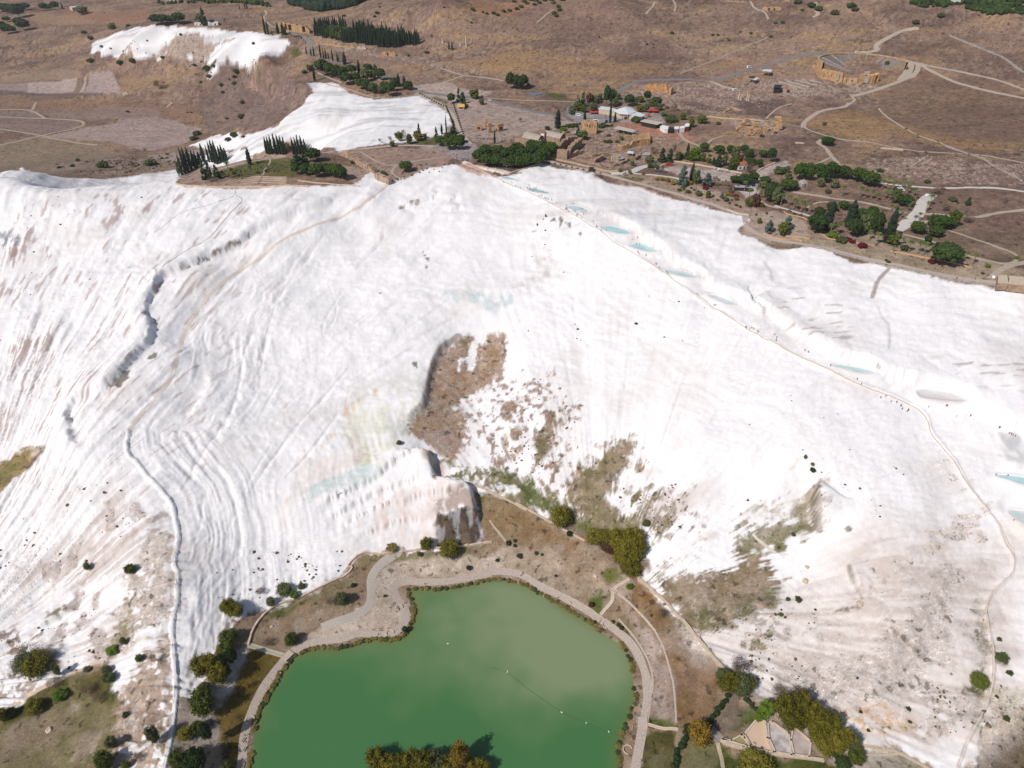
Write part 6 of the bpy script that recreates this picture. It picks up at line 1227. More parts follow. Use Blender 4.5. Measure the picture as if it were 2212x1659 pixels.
cluster('A2', 'in the grove above the middle white terrace', [(600, 590, 95, 115, 'dark'), (565, 550, 60, 70, 'dark'), (650, 598, 85, 100), (705, 605, 75, 90), (742, 600, 65, 75), (815, 580, 85, 70), (780, 655, 100, 85), (850, 640, 80, 70), (925, 635, 70, 90, 'olive'), (985, 615, 60, 60, 'broad'), (1045, 620, 70, 80), (945, 565, 80, 65), (1000, 570, 60, 60, 'cone'), (1100, 570, 0.1, .1), (890, 690, 85, 75), (935, 705, 80, 75), (985, 722, 80, 75), (1040, 725, 60, 50, 'olive'), (1075, 700, 80, 65), (1110, 740, 90, 90), (1140, 705, 60, 75), (1150, 665, 65, 60), (1180, 670, 35, 80, 'cypress'), (1227, 690, 35, 85, 'cypress'), (1258, 697, 75, 65), (875, 565, 28, 82, 'cypress'), (910, 600, 60, 60, 'olive'), (840, 600, 50, 60, 'dark')][:13]+[(890, 690, 85, 75), (935, 705, 80, 75), (985, 722, 80, 75), (1040, 725, 60, 50, 'olive'), (1075, 700, 80, 65), (1110, 740, 90, 90), (1140, 705, 60, 75), (1150, 665, 65, 60), (1180, 670, 35, 80, 'cypress'), (1227, 690, 35, 85, 'cypress'), (1258, 697, 75, 65), (875, 565, 28, 82, 'cypress'), (910, 600, 60, 60, 'olive')], 'pine', 'grove above the middle white terrace')
cluster('A2', 'left of the grove above the middle terrace', [(455, 570, 45, 32, 'bush'), (495, 555, 50, 48, 'olive')], 'bush')
cluster('A2', 'around the yellow kiosk', [(1585, 802, 60, 75, 'dark'), (1645, 790, 38, 95), (1673, 806, 58, 85), (1700, 832, 38, 36, 'bush'), (1762, 768, 88, 70, 'broad'), (1820, 812, 45, 45, 'olive')], 'cone')
cluster('A3', 'in the clump left of the spring pond', [(145, 688, 70, 115), (192, 690, 75, 100), (245, 682, 75, 95), (225, 692, 60, 85), (285, 664, 22, 28, 'bush')], 'dark', 'pine clump by the spring pond')
cluster('A2', 'beside the walled excavation, standing alone', [(1921, 1112, 18, 100)], 'cypress')
cluster('F5', 'on the terrace edge left of the plaza', [(175, 1262, 70, 66, 'brown'), (330, 1240, 85, 80, 'brown'), (365, 1325, 95, 85, 'olive'), (470, 1232, 130, 130, 'broad'), (555, 1260, 90, 190, 'brown'), (630, 1285, 110, 150, 'broad'), (735, 1160, 90, 80, 'broad'), (780, 1140, 62, 165, 'cone'), (768, 1235, 145, 125, 'yellow'), (870, 1190, 80, 70, 'olive'), (1045, 1222, 85, 180, 'cone'), (1130, 1122, 42, 135), (1200, 1112, 28, 240), (1305, 1132, 115, 205, 'cone'), (530, 1275, 0.1, 0.1)][:14], 'cypress')
cluster('F5', 'in the dense pine clump left of the plaza', [(1110, 1310, 170, 160), (1230, 1360, 210, 180), (1390, 1365, 200, 190), (1240, 1220, 140, 120), (1420, 1260, 150, 130), (1320, 1260, 150, 130)], 'pine', 'pine clump left of the plaza')
gr = [(1800, 1255, 110, 100), (1860, 1285, 110, 100), (1930, 1290, 110, 100), (1850, 1210, 120, 90), (1950, 1215, 120, 90), (2020, 1250, 120, 110), (2050, 1300, 100, 100), (2090, 1205, 120, 100), (2110, 1300, 100, 95), (2170, 1290, 110, 105), (2190, 1210, 110, 90), (2130, 1245, 110, 100), (2250, 1285, 120, 110), (2300, 1240, 120, 110), (2350, 1200, 120, 100), (2270, 1190, 120, 100), (2210, 1170, 110, 90)]
cluster('A2', 'in the pine grove by the first pool', gr, 'pine', 'umbrella pine grove by the plaza')
cluster('A2', 'at the front edge of the umbrella pine grove', [(2000, 1300, 40, 75, 'olive')], 'olive')
cluster('A2', 'alone on the bare ground above the terrace edge', [(1235, 1325, 105, 82)], 'pine')
cluster('A2', 'behind the palm lawn', [(527, 1252, 108, 105), (400, 1282, 110, 80, 'cone'), (452, 1262, 80, 62, 'cone')], 'pine')
cluster('A2', 'in the row above the long ruined wall', [(390, 1348, 75, 82), (470, 1355, 92, 92), (545, 1370, 105, 105), (590, 1325, 80, 65), (632, 1358, 82, 95), (675, 1372, 92, 105), (722, 1383, 92, 112), (752, 1392, 80, 100)], 'pine', 'row of round pines on the garden point')
cluster('A2', 'in the double row at the terrace edge', [(165, 1188, 28, 105), (186, 1190, 28, 110), (206, 1190, 28, 118), (236, 1192, 30, 130), (262, 1190, 30, 122), (285, 1192, 30, 118), (306, 1190, 26, 110), (332, 1194, 40, 90, 'brown'), (372, 1192, 28, 108), (394, 1190, 28, 105), (416, 1192, 30, 125), (440, 1190, 30, 118), (464, 1192, 32, 112)], 'cypress', 'double row of cypresses at the terrace edge')
cluster('E6', 'in the block on the left garden tip', [(290, 832, 55, 250, 'olive'), (335, 800, 60, 300), (395, 765, 75, 370), (440, 740, 80, 350), (500, 705, 80, 330), (560, 665, 85, 250), (610, 650, 70, 230), (665, 622, 85, 200), (730, 565, 75, 265)], 'cypress', 'cypress block on the garden tip')
cluster('E6', 'in the second block on the garden tip', [(820, 562, 50, 250), (872, 565, 52, 300), (925, 590, 80, 330), (975, 595, 85, 335), (1035, 565, 65, 240), (1085, 565, 80, 250), (1130, 545, 65, 200)], 'cypress', 'second cypress block on the garden tip')
cluster('E6', 'in the trio on the bare garden tip', [(752, 880, 125, 330), (842, 862, 95, 280), (965, 872, 145, 220)], 'cone', 'three cypresses on the bare garden tip')
cluster('E6', 'standing alone on the lawn', [(1552, 612, 90, 255)], 'cypress')
cluster('E6', 'on the palm lawn', [(1165, 752, 80, 225), (1212, 842, 90, 205), (1242, 820, 70, 165), (1395, 862, 100, 180), (1470, 792, 70, 110), (1562, 782, 90, 190), (1642, 782, 75, 125), (1697, 742, 70, 225), (1760, 762, 80, 150), (1882, 742, 90, 150), (1972, 747, 70, 130), (1510, 700, 70, 110), (1850, 690, 70, 100)], 'palm', 'palms on the lawn')
cluster('E6', 'on the palm lawn', [(1040, 770, 70, 70), (1260, 780, 80, 60), (900, 910, 110, 60, 'brown'), (830, 920, 90, 70, 'brown')], 'bush')
cluster('E4', 'behind the pale lot', [(120, 492, 170, 225), (250, 502, 150, 235), (330, 385, 90, 190, 'brown'), (400, 470, 100, 160, 'olive'), (452, 442, 120, 110, 'broad'), (560, 462, 115, 265), (630, 480, 150, 180, 'broad'), (705, 482, 190, 245, 'bright'), (850, 492, 100, 150, 'broad'), (872, 312, 155, 170, 'pine'), (822, 322, 60, 140, 'olive'), (950, 512, 95, 100, 'broad'), (980, 390, 62, 58, 'bush'), (1142, 345, 195, 155, 'pine'), (1342, 340, 150, 150, 'pine'), (1130, 592, 165, 235), (1240, 562, 100, 200, 'olive'), (1040, 545, 110, 130), (1400, 640, 185, 225, 'broad'), (1430, 445, 180, 215, 'olive'), (1592, 335, 160, 150, 'pine'), (1640, 425, 130, 150, 'pine'), (1700, 405, 115, 150, 'pine'), (1690, 545, 210, 140, 'pine'), (1862, 590, 130, 150, 'pine'), (1335, 640, 100, 120), (1500, 540, 130, 170, 'red'), (1690, 700, 220, 190, 'brown'), (1930, 405, 160, 130, 'pine'), (2070, 492, 155, 240, 'dark')], 'cone', 'trees behind the pale lot')
cluster('E4', 'in front of the pale lot', [(480, 935, 225, 340, 'blue'), (642, 845, 105, 295, 'cypress'), (725, 890, 145, 250, 'olive'), (922, 940, 205, 225, 'blue'), (1060, 945, 110, 190, 'brown'), (1425, 865, 190, 135, 'pine'), (1600, 905, 270, 200, 'pine'), (1755, 865, 180, 190, 'pine'), (1335, 1060, 170, 160, 'brown'), (1970, 872, 185, 120, 'pine'), (1790, 1310, 165, 235, 'red'), (1650, 1265, 95, 110, 'broad'), (1682, 1305, 85, 92, 'broad'), (940, 1150, 95, 140, 'broad'), (1192, 1152, 92, 120, 'blue'), (2045, 1200, 200, 320, 'dark'), (2150, 1270, 150, 320, 'olive'), (1930, 960, 170, 120, 'olive')], 'pine', 'trees in front of the pale lot')
cluster('E4', 'around the white terrace in the garden', [(1120, 920, 70, 150), (1192, 930, 70, 118), (1247, 920, 70, 130), (1287, 932, 60, 100), (1600, 1012, 80, 215), (1680, 1132, 70, 200), (1812, 1092, 80, 180), (1882, 1132, 80, 140), (1480, 980, 70, 120)], 'palm', 'palms around the garden terrace')
cluster('E4', 'in the rim garden above the white plain', [(430, 1015, 95, 42), (510, 992, 45, 70), (590, 1055, 115, 60), (505, 960, 90, 50), (690, 1002, 42, 50), (642, 972, 45, 50), (770, 1110, 150, 75, 'olive'), (1040, 1110, 42, 45), (1112, 1182, 42, 45), (1262, 1205, 95, 82, 'olive'), (1332, 1240, 42, 45), (1372, 1182, 42, 42), (1450, 1182, 100, 70, 'yellow'), (1455, 1282, 70, 48), (1522, 1312, 52, 62), (1812, 1452, 42, 52), (2002, 1422, 45, 42), (1312, 1172, 40, 40), (1890, 1302, 95, 88, 'gold'), (620, 905, 105, 55, 'gold'), (220, 850, 110, 60, 'gold'), (310, 900, 110, 70, 'gold'), (30, 820, 80, 40, 'gold'), (120, 830, 90, 40, 'gold'), (1290, 1095, 80, 55, 'gold'), (1370, 1110, 80, 50, 'gold'), (1450, 1135, 110, 55, 'crimson'), (900, 985, 120, 50, 'crimson')], 'bush', 'shrubs in the rim garden')
cluster('E5', 'beside the stone hut and the white road', [(120, 355, 190, 120), (380, 205, 200, 140, 'olive'), (520, 185, 90, 130, 'olive'), (545, 285, 130, 110, 'olive'), (730, 300, 225, 290), (905, 305, 180, 215), (930, 150, 180, 150), (1090, 190, 220, 190), (1150, 350, 225, 240), (1290, 275, 240, 280), (1120, 430, 130, 150, 'olive'), (540, 485, 300, 195), (260, 560, 250, 220), (190, 690, 200, 230, 'dark'), (310, 745, 180, 300, 'olive'), (1362, 455, 140, 160, 'olive'), (1262, 545, 112, 95, 'bush'), (1520, 275, 240, 225), (1790, 320, 280, 225), (2005, 405, 300, 240)], 'pine', 'pines by the stone hut')
cluster('E5', 'lining the tan garden path', [(1500, 582, 80, 220), (1830, 602, 90, 215), (1922, 622, 80, 180), (2036, 645, 80, 190), (2136, 672, 70, 165), (412, 742, 85, 230), (527, 772, 90, 245), (630, 822, 80, 240), (690, 832, 80, 150), (770, 862, 75, 240), (835, 872, 70, 160), (905, 892, 75, 205), (1075, 790, 60, 80)], 'palm', 'palms along the tan garden path')
cluster('E5', 'on the stone amphitheatre terrace', [(190, 1250, 185, 205, 'blue'), (430, 1322, 205, 250, 'broad'), (515, 1200, 190, 235, 'blue'), (20, 1085, 90, 105, 'broad'), (560, 880, 70, 70, 'brown'), (655, 922, 55, 40, 'bush'), (770, 962, 65, 60, 'brown'), (160, 910, 45, 42, 'bush'), (1332, 1355, 160, 60, 'bright')], 'blue')
cluster('E5', 'in the dark cluster beside the garden monument', [(1025, 1255, 310, 340, 'dark'), (1235, 1205, 180, 440, 'cypress'), (1085, 980, 180, 190, 'dark'), (1315, 855, 200, 160, 'pine'), (1530, 825, 175, 150, 'pine'), (1635, 1150, 220, 400, 'cypress'), (1700, 860, 160, 130, 'pine'), (1780, 985, 180, 130, 'pine'), (1862, 900, 130, 100, 'pine'), (2010, 985, 240, 150, 'pine'), (2070, 890, 180, 120, 'pine'), (1700, 1330, 250, 330, 'dark'), (1900, 1260, 260, 320, 'olive'), (2090, 1310, 230, 400, 'dark')], 'dark', 'dark cluster beside the garden monument')
cluster('E5', 'in front of the dark cluster', [(1290, 1290, 80, 240), (1425, 1280, 80, 250), (1600, 1225, 80, 185), (1870, 1310, 85, 190), (2000, 1380, 85, 210), (2130, 1455, 90, 250), (1330, 1000, 80, 100), (1490, 1080, 80, 60)], 'palm', 'palms in front of the dark cluster')
cluster('B4', 'in the palm grove by the parked white van', [(1115, 352, 26, 76), (1155, 322, 26, 78), (1185, 372, 30, 82), (1202, 350, 28, 72), (1237, 347, 22, 42), (1266, 352, 24, 92), (1150, 412, 30, 75), (1165, 442, 30, 85), (1130, 432, 30, 72), (1192, 424, 30, 65), (1305, 392, 24, 78), (1330, 372, 24, 82), (1355, 412, 24, 75), (1372, 432, 26, 72), (1350, 402, 24, 62), (1480, 482, 26, 95), (1452, 522, 24, 80), (1180, 522, 30, 55), (1210, 542, 30, 60), (1240, 562, 30, 60), (1262, 582, 30, 60), (1282, 592, 28, 55), (1192, 622, 30, 60), (1217, 642, 30, 60), (1310, 522, 28, 60), (1332, 502, 28, 55), (1352, 482, 28, 55), (1360, 622, 45, 72), (1397, 592, 40, 62)], 'palm', 'palm grove by the white van')
cluster('B4', 'right of the palm grove', [(1280, 482, 112, 82), (1546, 402, 78, 52, 'brown'), (1210, 470, 60, 110, 'olive'), (1380, 697, 108, 88), (1540, 665, 155, 100), (1600, 655, 110, 70), (1520, 722, 105, 78), (1655, 647, 82, 112, 'broad'), (1775, 482, 42, 56, 'cone'), (1615, 532, 62, 34, 'brown'), (1775, 622, 82, 36, 'brown'), (1660, 450, 60, 22, 'bush'), (1465, 310, 50, 22, 'bush'), (1100, 225, 50, 25, 'bush')], 'pine')
cluster('B4', 'along the bottom edge of the palm garden', [(1150, 770, 82, 220, 'cypress'), (1192, 800, 82, 95, 'broad'), (1456, 790, 50, 72, 'dark'), (1286, 832, 66, 52, 'bush'), (1585, 940, 190, 160, 'dark'), (1650, 900, 130, 100, 'dark'), (1500, 932, 60, 30, 'crimson'), (845, 760, 60, 14, 'crimson'), (885, 775, 55, 14, 'crimson'), (960, 812, 70, 14, 'crimson'), (800, 775, 90, 24, 'bush'), (1932, 962, 38, 28, 'bright'), (2150, 897, 34, 26, 'bright'), (1145, 910, 20, 22, 'bush'), (1165, 925, 34, 14, 'bush'), (1890, 1010, 26, 16, 'bush'), (1770, 945, 26, 16, 'bush'), (730, 735, 66, 30, 'bright')], 'dark')
cluster('B4', 'along the bottom edge of the palm garden', [(1272, 782, 28, 62), (1320, 840, 34, 105), (1390, 850, 34, 108), (1432, 862, 34, 108), (1520, 822, 34, 56), (1580, 822, 34, 50), (1200, 842, 32, 60), (1755, 902, 30, 72), (1815, 932, 34, 90)], 'palm', 'palms along the bottom edge of the garden')
cluster('A4', 'standing alone on the forked path', [(688, 1122, 90, 62)], 'pine'); cluster('A4', 'in the dry grass left of the forked path', [(672, 965, 30, 24)], 'bush'); cluster('A4', 'growing inside the theatre seating', [(1150, 512, 36, 32)], 'broad')
cluster('E1', 'around the white tent-roofed cafe', [(370, 452, 115, 110, 'olive'), (430, 402, 120, 115, 'broad'), (515, 342, 85, 180, 'cone'), (460, 352, 70, 110, 'cone'), (520, 422, 90, 95, 'broad'), (605, 305, 110, 130, 'red'), (650, 402, 120, 110, 'olive'), (690, 300, 120, 110, 'olive'), (740, 255, 70, 85, 'olive'), (830, 335, 100, 250, 'dark'), (880, 330, 120, 210, 'dark'), (920, 215, 110, 100, 'broad'), (940, 345, 115, 120, 'olive'), (985, 250, 85, 85, 'olive'), (1135, 332, 135, 150, 'dark'), (1222, 332, 65, 110, 'olive'), (1290, 285, 100, 85, 'broad'), (1380, 265, 95, 130, 'dark'), (1440, 342, 100, 95, 'olive'), (1360, 415, 105, 110, 'olive'), (1280, 415, 95, 90, 'yellow'), (1510, 335, 135, 120, 'dark'), (1480, 385, 80, 100, 'brown'), (1552, 392, 75, 80, 'olive')], 'cone', 'trees around the cafe')
cluster('E1', 'on the cafe forecourt', [(880, 552, 38, 245), (945, 547, 42, 112), (830, 557, 42, 45), (536, 557, 48, 150), (175, 632, 92, 222)], 'cypress')
cluster('E1', 'around the cafe garden', [(30, 657, 62, 56, 'broad'), (1650, 365, 62, 32, 'bush'), (1740, 402, 92, 92, 'brown'), (1862, 522, 85, 90, 'broad'), (1940, 502, 85, 118, 'brown'), (1975, 622, 85, 110, 'broad'), (2112, 572, 142, 110, 'broad'), (1600, 470, 80, 50, 'olive'), (1700, 560, 190, 60, 'bush'), (1240, 555, 150, 30, 'bush'), (1395, 590, 110, 32, 'bush'), (250, 700, 110, 80, 'bright')], 'broad')
cluster('A3', 'among the walled bath ruins', [(555, 1032, 62, 44, 'bright'), (665, 1062, 42, 72, 'cone'), (705, 1085, 82, 72, 'broad'), (905, 1057, 36, 26), (1000, 1087, 38, 36, 'bright'), (880, 1107, 42, 30), (912, 1107, 42, 30), (970, 1107, 38, 32), (815, 1032, 26, 26, 'bright'), (640, 985, 60, 26), (600, 990, 60, 24), (665, 762, 10, 30, 'cypress'), (845, 990, 60, 40)], 'bush')
cluster('A3', 'between the ruins and the rim garden', [(1250, 1195, 72, 55, 'brown'), (1215, 1265, 82, 40, 'olive'), (1260, 1302, 62, 55, 'blue'), (1220, 1302, 42, 46, 'broad'), (1085, 1282, 36, 40, 'olive'), (990, 1332, 32, 30, 'yellow'), (1065, 1347, 32, 34, 'yellow'), (1166, 1352, 26, 28, 'gold'), (1025, 1362, 32, 34, 'brown'), (1320, 1340, 30, 60, 'brown'), (430, 1005, 38, 26, 'broad'), (220, 945, 34, 34, 'brown')], 'olive')
its = [(1345+18*i, 728+i*9.5, 15, 14) for i in range(11)]+[(1545+6*i, 826+i*14, 16, 18) for i in range(11)]+[(1600+5.5*i, 800+i*17, 15, 16) for i in range(16)]
cluster('A2', '', its, 'bush', 'clipped bushes lining the promenade', share='small clipped bush in the rows lining the curved promenade')
its = [(400+44*i, 1248+i*9.2, 18, 13) for i in range(11)]
cluster('A3', '', its, 'bush', 'dark potted bushes on the white walk', share='small dark bush in the row beside the white rim walk')
its = [(1130+rnd.uniform(0, 420), 1268+rnd.uniform(0, 90), 11, 11) for i in range(34)]
its = [(a, 1400-(a-1130)*.2+rnd.uniform(-55, 12) if a < 1300 else b-.03*(a-1130), c, d) for a, b, c, d in its]
cluster('A2', '', its, 'bush', 'young shrubs planted above the terrace edge', share='tiny young shrub planted in the tan ground above the terrace edge')
cluster('A1', 'in the dry gully before the white hill', [(800, 1302, 92, 60), (1165, 1282, 78, 54), (1020, 1292, 62, 46, 'brown'), (602, 1246, 30, 25), (1520, 1047, 62, 36), (1500, 1087, 62, 40), (1805, 1062, 52, 48), (1760, 1090, 50, 30), (1120, 1172, 34, 24, 'brown'), (985, 868, 26, 14), (1880, 1065, 34, 20), (560, 1290, 36, 22), (1290, 1197, 26, 14), (1250, 1230, 26, 16), (455, 1300, 30, 16)], 'bush')
cluster('A1', 'on the broken slope under the far white cliff', [(1600, 547, 62, 36), (1822, 566, 42, 36), (1650, 522, 32, 26), (1870, 802, 32, 32), (1865, 918, 60, 36), (1750, 922, 26, 20), (1810, 655, 40, 30), (1710, 668, 36, 30), (1810, 600, 30, 22), (1615, 600, 44, 26), (930, 500, 50, 36), (700, 482, 50, 26), (1020, 480, 46, 30), (785, 366, 24, 18), (1258, 456, 34, 26), (1955, 342, 26, 20), (1395, 275, 20, 20), (1240, 690, 90, 22, 'brown'), (1550, 640, 26, 16), (870, 232, 62, 26, 'olive'), (650, 262, 42, 20), (700, 310, 42, 22, 'olive'), (1720, 720, 30, 20), (1500, 510, 26, 20)], 'bush')
cluster('A1', 'in the top left woods', [(20, 90, 70, 45), (60, 100, 70, 50), (105, 110, 75, 55), (150, 138, 90, 75), (200, 80, 60, 40), (55, 170, 50, 30), (150, 205, 60, 50), (190, 235, 80, 65), (20, 240, 70, 55), (65, 262, 70, 55), (105, 258, 50, 42), (345, 85, 50, 45), (430, 75, 50, 45), (380, 80, 40, 30)], 'dark', 'pines in the top left woods')
cluster('A1', 'behind the far white cliff', [(1210, 192, 72, 62), (1262, 192, 82, 62), (1315, 186, 62, 50), (1385, 186, 85, 70), (1345, 180, 50, 40), (1545, 170, 60, 50, 'olive'), (1582, 196, 50, 98, 'cone'), (1640, 190, 40, 30), (1695, 195, 20, 18, 'bush'), (990, 205, 30, 14, 'bush'), (640, 115, 80, 22, 'olive')], 'dark')
its = [(10+i*44+rnd.uniform(-14, 14), 122-i*12+rnd.uniform(-14, 14)-i*i*.18, 36, 22, 'bush') for i in range(10)]+[(480+rnd.uniform(-20, 60), 30+i*26+rnd.uniform(-6, 6), 38, 26, 'bush') for i in range(5)]+[(180+60*i+rnd.uniform(-20, 20), 12+rnd.uniform(-8, 12), 40, 22, 'bush') for i in range(7)]
cluster('A3', '', its, 'bush', 'bushes in the ravine at the top', share='dark round bush in the ravine on the hillside at the top')
cluster('A2', 'on the hillside above the cypress wood', [(1750, 82, 36, 26), (1015, 110, 40, 22), (995, 135, 26, 20), (760, 130, 28, 20), (1035, 60, 22, 14), (1530, 62, 16, 14), (855, 190, 18, 24), (1255, 436, 22, 20), (1395, 412, 38, 16), (1830, 100, 24, 18), (1860, 112, 24, 20), (1740, 178, 22, 14)], 'bush')
cluster('A3', 'dotted on the dry hillside', [(1390, 262, 30, 22), (1705, 275, 26, 16), (1745, 276, 22, 18), (1918, 252, 18, 14), (2000, 262, 26, 16), (2155, 290, 26, 18), (1833, 318, 18, 18), (1820, 302, 16, 12), (830, 292, 18, 14), (1197, 345, 18, 14), (1247, 348, 14, 12), (640, 662, 14, 14), (1750, 965, 44, 22), (2085, 1060, 40, 26), (2190, 1030, 26, 18)], 'bush')
cluster('A4', 'dotted on the hill behind the theatre', [(880, 60, 62, 36), (905, 85, 50, 20), (750, 115, 62, 22), (350, 182, 30, 22), (1375, 185, 52, 20), (295, 186, 30, 14), (1570, 135, 50, 34), (500, 85, 26, 20), (1080, 225, 0.1, 0.1), (260, 290, 22, 16), (1415, 235, 14, 20), (570, 60, 60, 40), (620, 80, 60, 40), (460, 30, 60, 36), (2170, 565, 36, 30, 'brown'), (745, 1050, 14, 24, 'brown')][:8]+[(570, 60, 60, 40), (625, 85, 60, 40), (465, 32, 60, 36), (260, 290, 22, 16)], 'bush')
cluster('D1', 'on the white slope west of the lake', [(1780, 410, 130, 120, 'willow'), (1830, 440, 120, 120, 'willow'), (1740, 380, 80, 70, 'broad')], 'broad', hi=True)
cluster('D1', 'between the rill slope and the dark lawn', [(1770, 640, 140, 110, 'broad'), (1745, 720, 120, 95, 'broad'), (1570, 880, 150, 150, 'willow'), (1640, 860, 130, 150, 'willow'), (1720, 840, 110, 140, 'dark'), (1700, 950, 140, 160, 'willow'), (1740, 900, 100, 110, 'broad'), (1810, 790, 90, 150, 'dark'), (1590, 1195, 170, 190, 'broad'), (1570, 1090, 130, 110, 'broad'), (1575, 1000, 85, 62, 'olive'), (1532, 1325, 105, 85, 'broad'), (1435, 1375, 108, 85, 'yellow'), (1630, 1400, 80, 190, 'dark'), (1405, 1610, 130, 150, 'broad'), (1525, 1610, 200, 180, 'dark'), (1760, 1640, 90, 80, 'broad')], 'olive', 'trees between the white slope and the dark lawn', hi=True)
cluster('D1', 'on the ground left of the canal ridge', [(300, 860, 190, 130, 'willow'), (220, 830, 150, 110, 'olive'), (230, 790, 180, 110, 'brown'), (400, 760, 120, 100, 'brown'), (870, 715, 90, 60, 'bright'), (680, 840, 50, 36, 'olive'), (472, 1065, 105, 72, 'bright'), (282, 1165, 112, 92, 'yellow'), (30, 1225, 90, 100, 'yellow'), (110, 905, 62, 62, 'brown'), (870, 1435, 78, 92, 'olive'), (1215, 1415, 92, 155, 'olive'), (830, 1600, 115, 130, 'broad'), (980, 1585, 62, 52, 'broad'), (1040, 1560, 92, 92, 'brown'), (1015, 95, 82, 85, 'broad'), (680, 62, 48, 66, 'olive'), (962, 635, 52, 62, 'olive'), (850, 930, 90, 80, 'olive'), (700, 1030, 120, 90, 'brown'), (780, 1080, 100, 70, 'brown'), (830, 860, 70, 60, 'olive'), (80, 1200, 90, 60, 'broad'), (320, 1120, 70, 60, 'broad'), (430, 960, 110, 70, 'brown'), (460, 880, 50, 110, 'olive'), (970, 1190, 50, 40, 'bush'), (1190, 780, 60, 90, 'brown'), (1080, 770, 60, 60, 'olive')], 'olive', hi=True)
cluster('D2', 'on the dusty ground west of the lake', [(1065, 340, 112, 112, 'olive'), (970, 352, 92, 92, 'brown'), (676, 655, 108, 104, 'broad'), (1145, 192, 42, 46), (1390, 267, 30, 28), (1545, 535, 52, 56, 'dark'), (2035, 56, 42, 46, 'dark'), (620, 262, 132, 92, 'olive'), (690, 285, 80, 60, 'bright'), (750, 210, 60, 50, 'olive'), (490, 655, 82, 62, 'brown'), (510, 340, 80, 70, 'olive'), (430, 250, 80, 40, 'brown')], 'bush', hi=True)
cluster('C2', 'at the foot of the dark rock face', [(1395, 1420, 102, 115, 'yellow'), (1575, 1485, 168, 145, 'yellow'), (2025, 1372, 52, 52), (2075, 1345, 38, 36), (2075, 1382, 36, 34), (2110, 1472, 52, 58), (1940, 1497, 36, 38), (1720, 1557, 38, 46), (1345, 1457, 46, 40, 'olive'), (1130, 1428, 120, 46, 'reed'), (1185, 595, 50, 40, 'olive'), (1495, 1375, 24, 26), (1365, 500, 0.1, .1)][:12], 'bush', hi=True)
cluster('C3', 'between the stone wall and the white slope', [(535, 1255, 195, 180, 'yellow'), (600, 1292, 56, 46, 'dark'), (790, 1385, 170, 135, 'yellow'), (880, 1380, 150, 130, 'yellow'), (900, 1450, 160, 120, 'red'), (990, 1440, 200, 180, 'willow'), (1080, 1430, 190, 190, 'willow'), (960, 1370, 130, 110, 'gold'), (1050, 1530, 220, 190, 'willow'), (1120, 1490, 150, 160, 'willow'), (1000, 1530, 160, 130, 'willow'), (345, 1442, 42, 34, 'bush'), (392, 1446, 30, 20, 'bush'), (1190, 1230, 70, 60, 'olive')], 'willow', 'autumn trees above the stone wall', hi=True)
cluster('D3', 'on the lawns east of the lake', [(1070, 118, 180, 120, 'willow'), (1065, 212, 66, 46, 'bright'), (495, 112, 26, 30), (765, 352, 46, 50, 'red'), (935, 470, 34, 36), (975, 492, 34, 34), (1000, 522, 38, 44), (795, 472, 34, 36), (1320, 440, 90, 90, 'brown'), (1330, 335, 30, 30, 'brown')], 'bush', hi=True)
cluster('D3', 'at the lower end of the straight cream wall', [(1820, 1030, 170, 160, 'willow'), (1900, 1040, 170, 150, 'olive'), (1960, 1000, 120, 120, 'willow'), (1790, 930, 130, 100, 'olive'), (1900, 870, 160, 120, 'brown'), (2095, 1215, 120, 140, 'bright'), (2050, 1240, 60, 90, 'bright'), (1590, 1435, 175, 170, 'gold'), (2030, 1690, 260, 110, 'yellow')], 'willow', hi=True)
cluster('D4', 'in the thicket beside the walled basins', [(320, 1240, 150, 210, 'willow'), (380, 1310, 130, 180, 'willow'), (450, 1200, 150, 200, 'willow'), (470, 1290, 130, 150, 'willow'), (560, 1290, 150, 190, 'willow'), (600, 1400, 160, 160, 'willow'), (680, 1360, 160, 190, 'willow'), (740, 1470, 150, 160, 'willow'), (660, 1480, 150, 130, 'willow'), (800, 1440, 120, 150, 'willow'), (540, 1230, 130, 130, 'willow'), (330, 1080, 170, 80, 'brown'), (470, 1080, 160, 90, 'brown'), (560, 1150, 130, 100, 'brown'), (20, 1000, 160, 110, 'willow')], 'willow', 'thicket beside the walled basins', hi=True)
cluster('D4', 'on the lower right slope', [(1860, 965, 130, 82, 'broad'), (2075, 1218, 52, 36), (925, 897, 20, 22), (2040, 765, 100, 22), (2100, 865, 50, 22), (1320, 1140, 40, 20), (1330, 1235, 30, 20), (950, 1158, 30, 20), (1010, 1300, 30, 20), (870, 1450, 110, 120, 'olive'), (900, 1560, 130, 110, 'broad'), (790, 1580, 110, 90, 'dark'), (1255, 965, 50, 30, 'brown'), (390, 295, 40, 20, 'olive'), (470, 300, 60, 30), (600, 365, 22, 18, 'dark'), (335, 412, 40, 24, 'olive'), (2020, 600, 40, 16), (2000, 1040, 30, 18)], 'bush', hi=True)
cluster('C4', 'in the gully under the dark crack', [(575, 960, 40, 40, 'dark'), (578, 910, 30, 24, 'olive'), (520, 860, 26, 36, 'olive'), (430, 1455, 34, 26, 'broad')], 'bush')
cluster('B3', 'on the white rock below the ridge path', [(417, 570, 14, 30, 'bush'), (352, 638, 12, 30, 'bush'), (415, 676, 16, 14, 'bush'), (557, 998, 12, 10, 'bush'), (1445, 1226, 16, 12, 'bush'), (1115, 1400, 30, 18, 'bush'), (665, 1440, 22, 14, 'bush'), (687, 1522, 10, 10, 'bush')], 'bush')
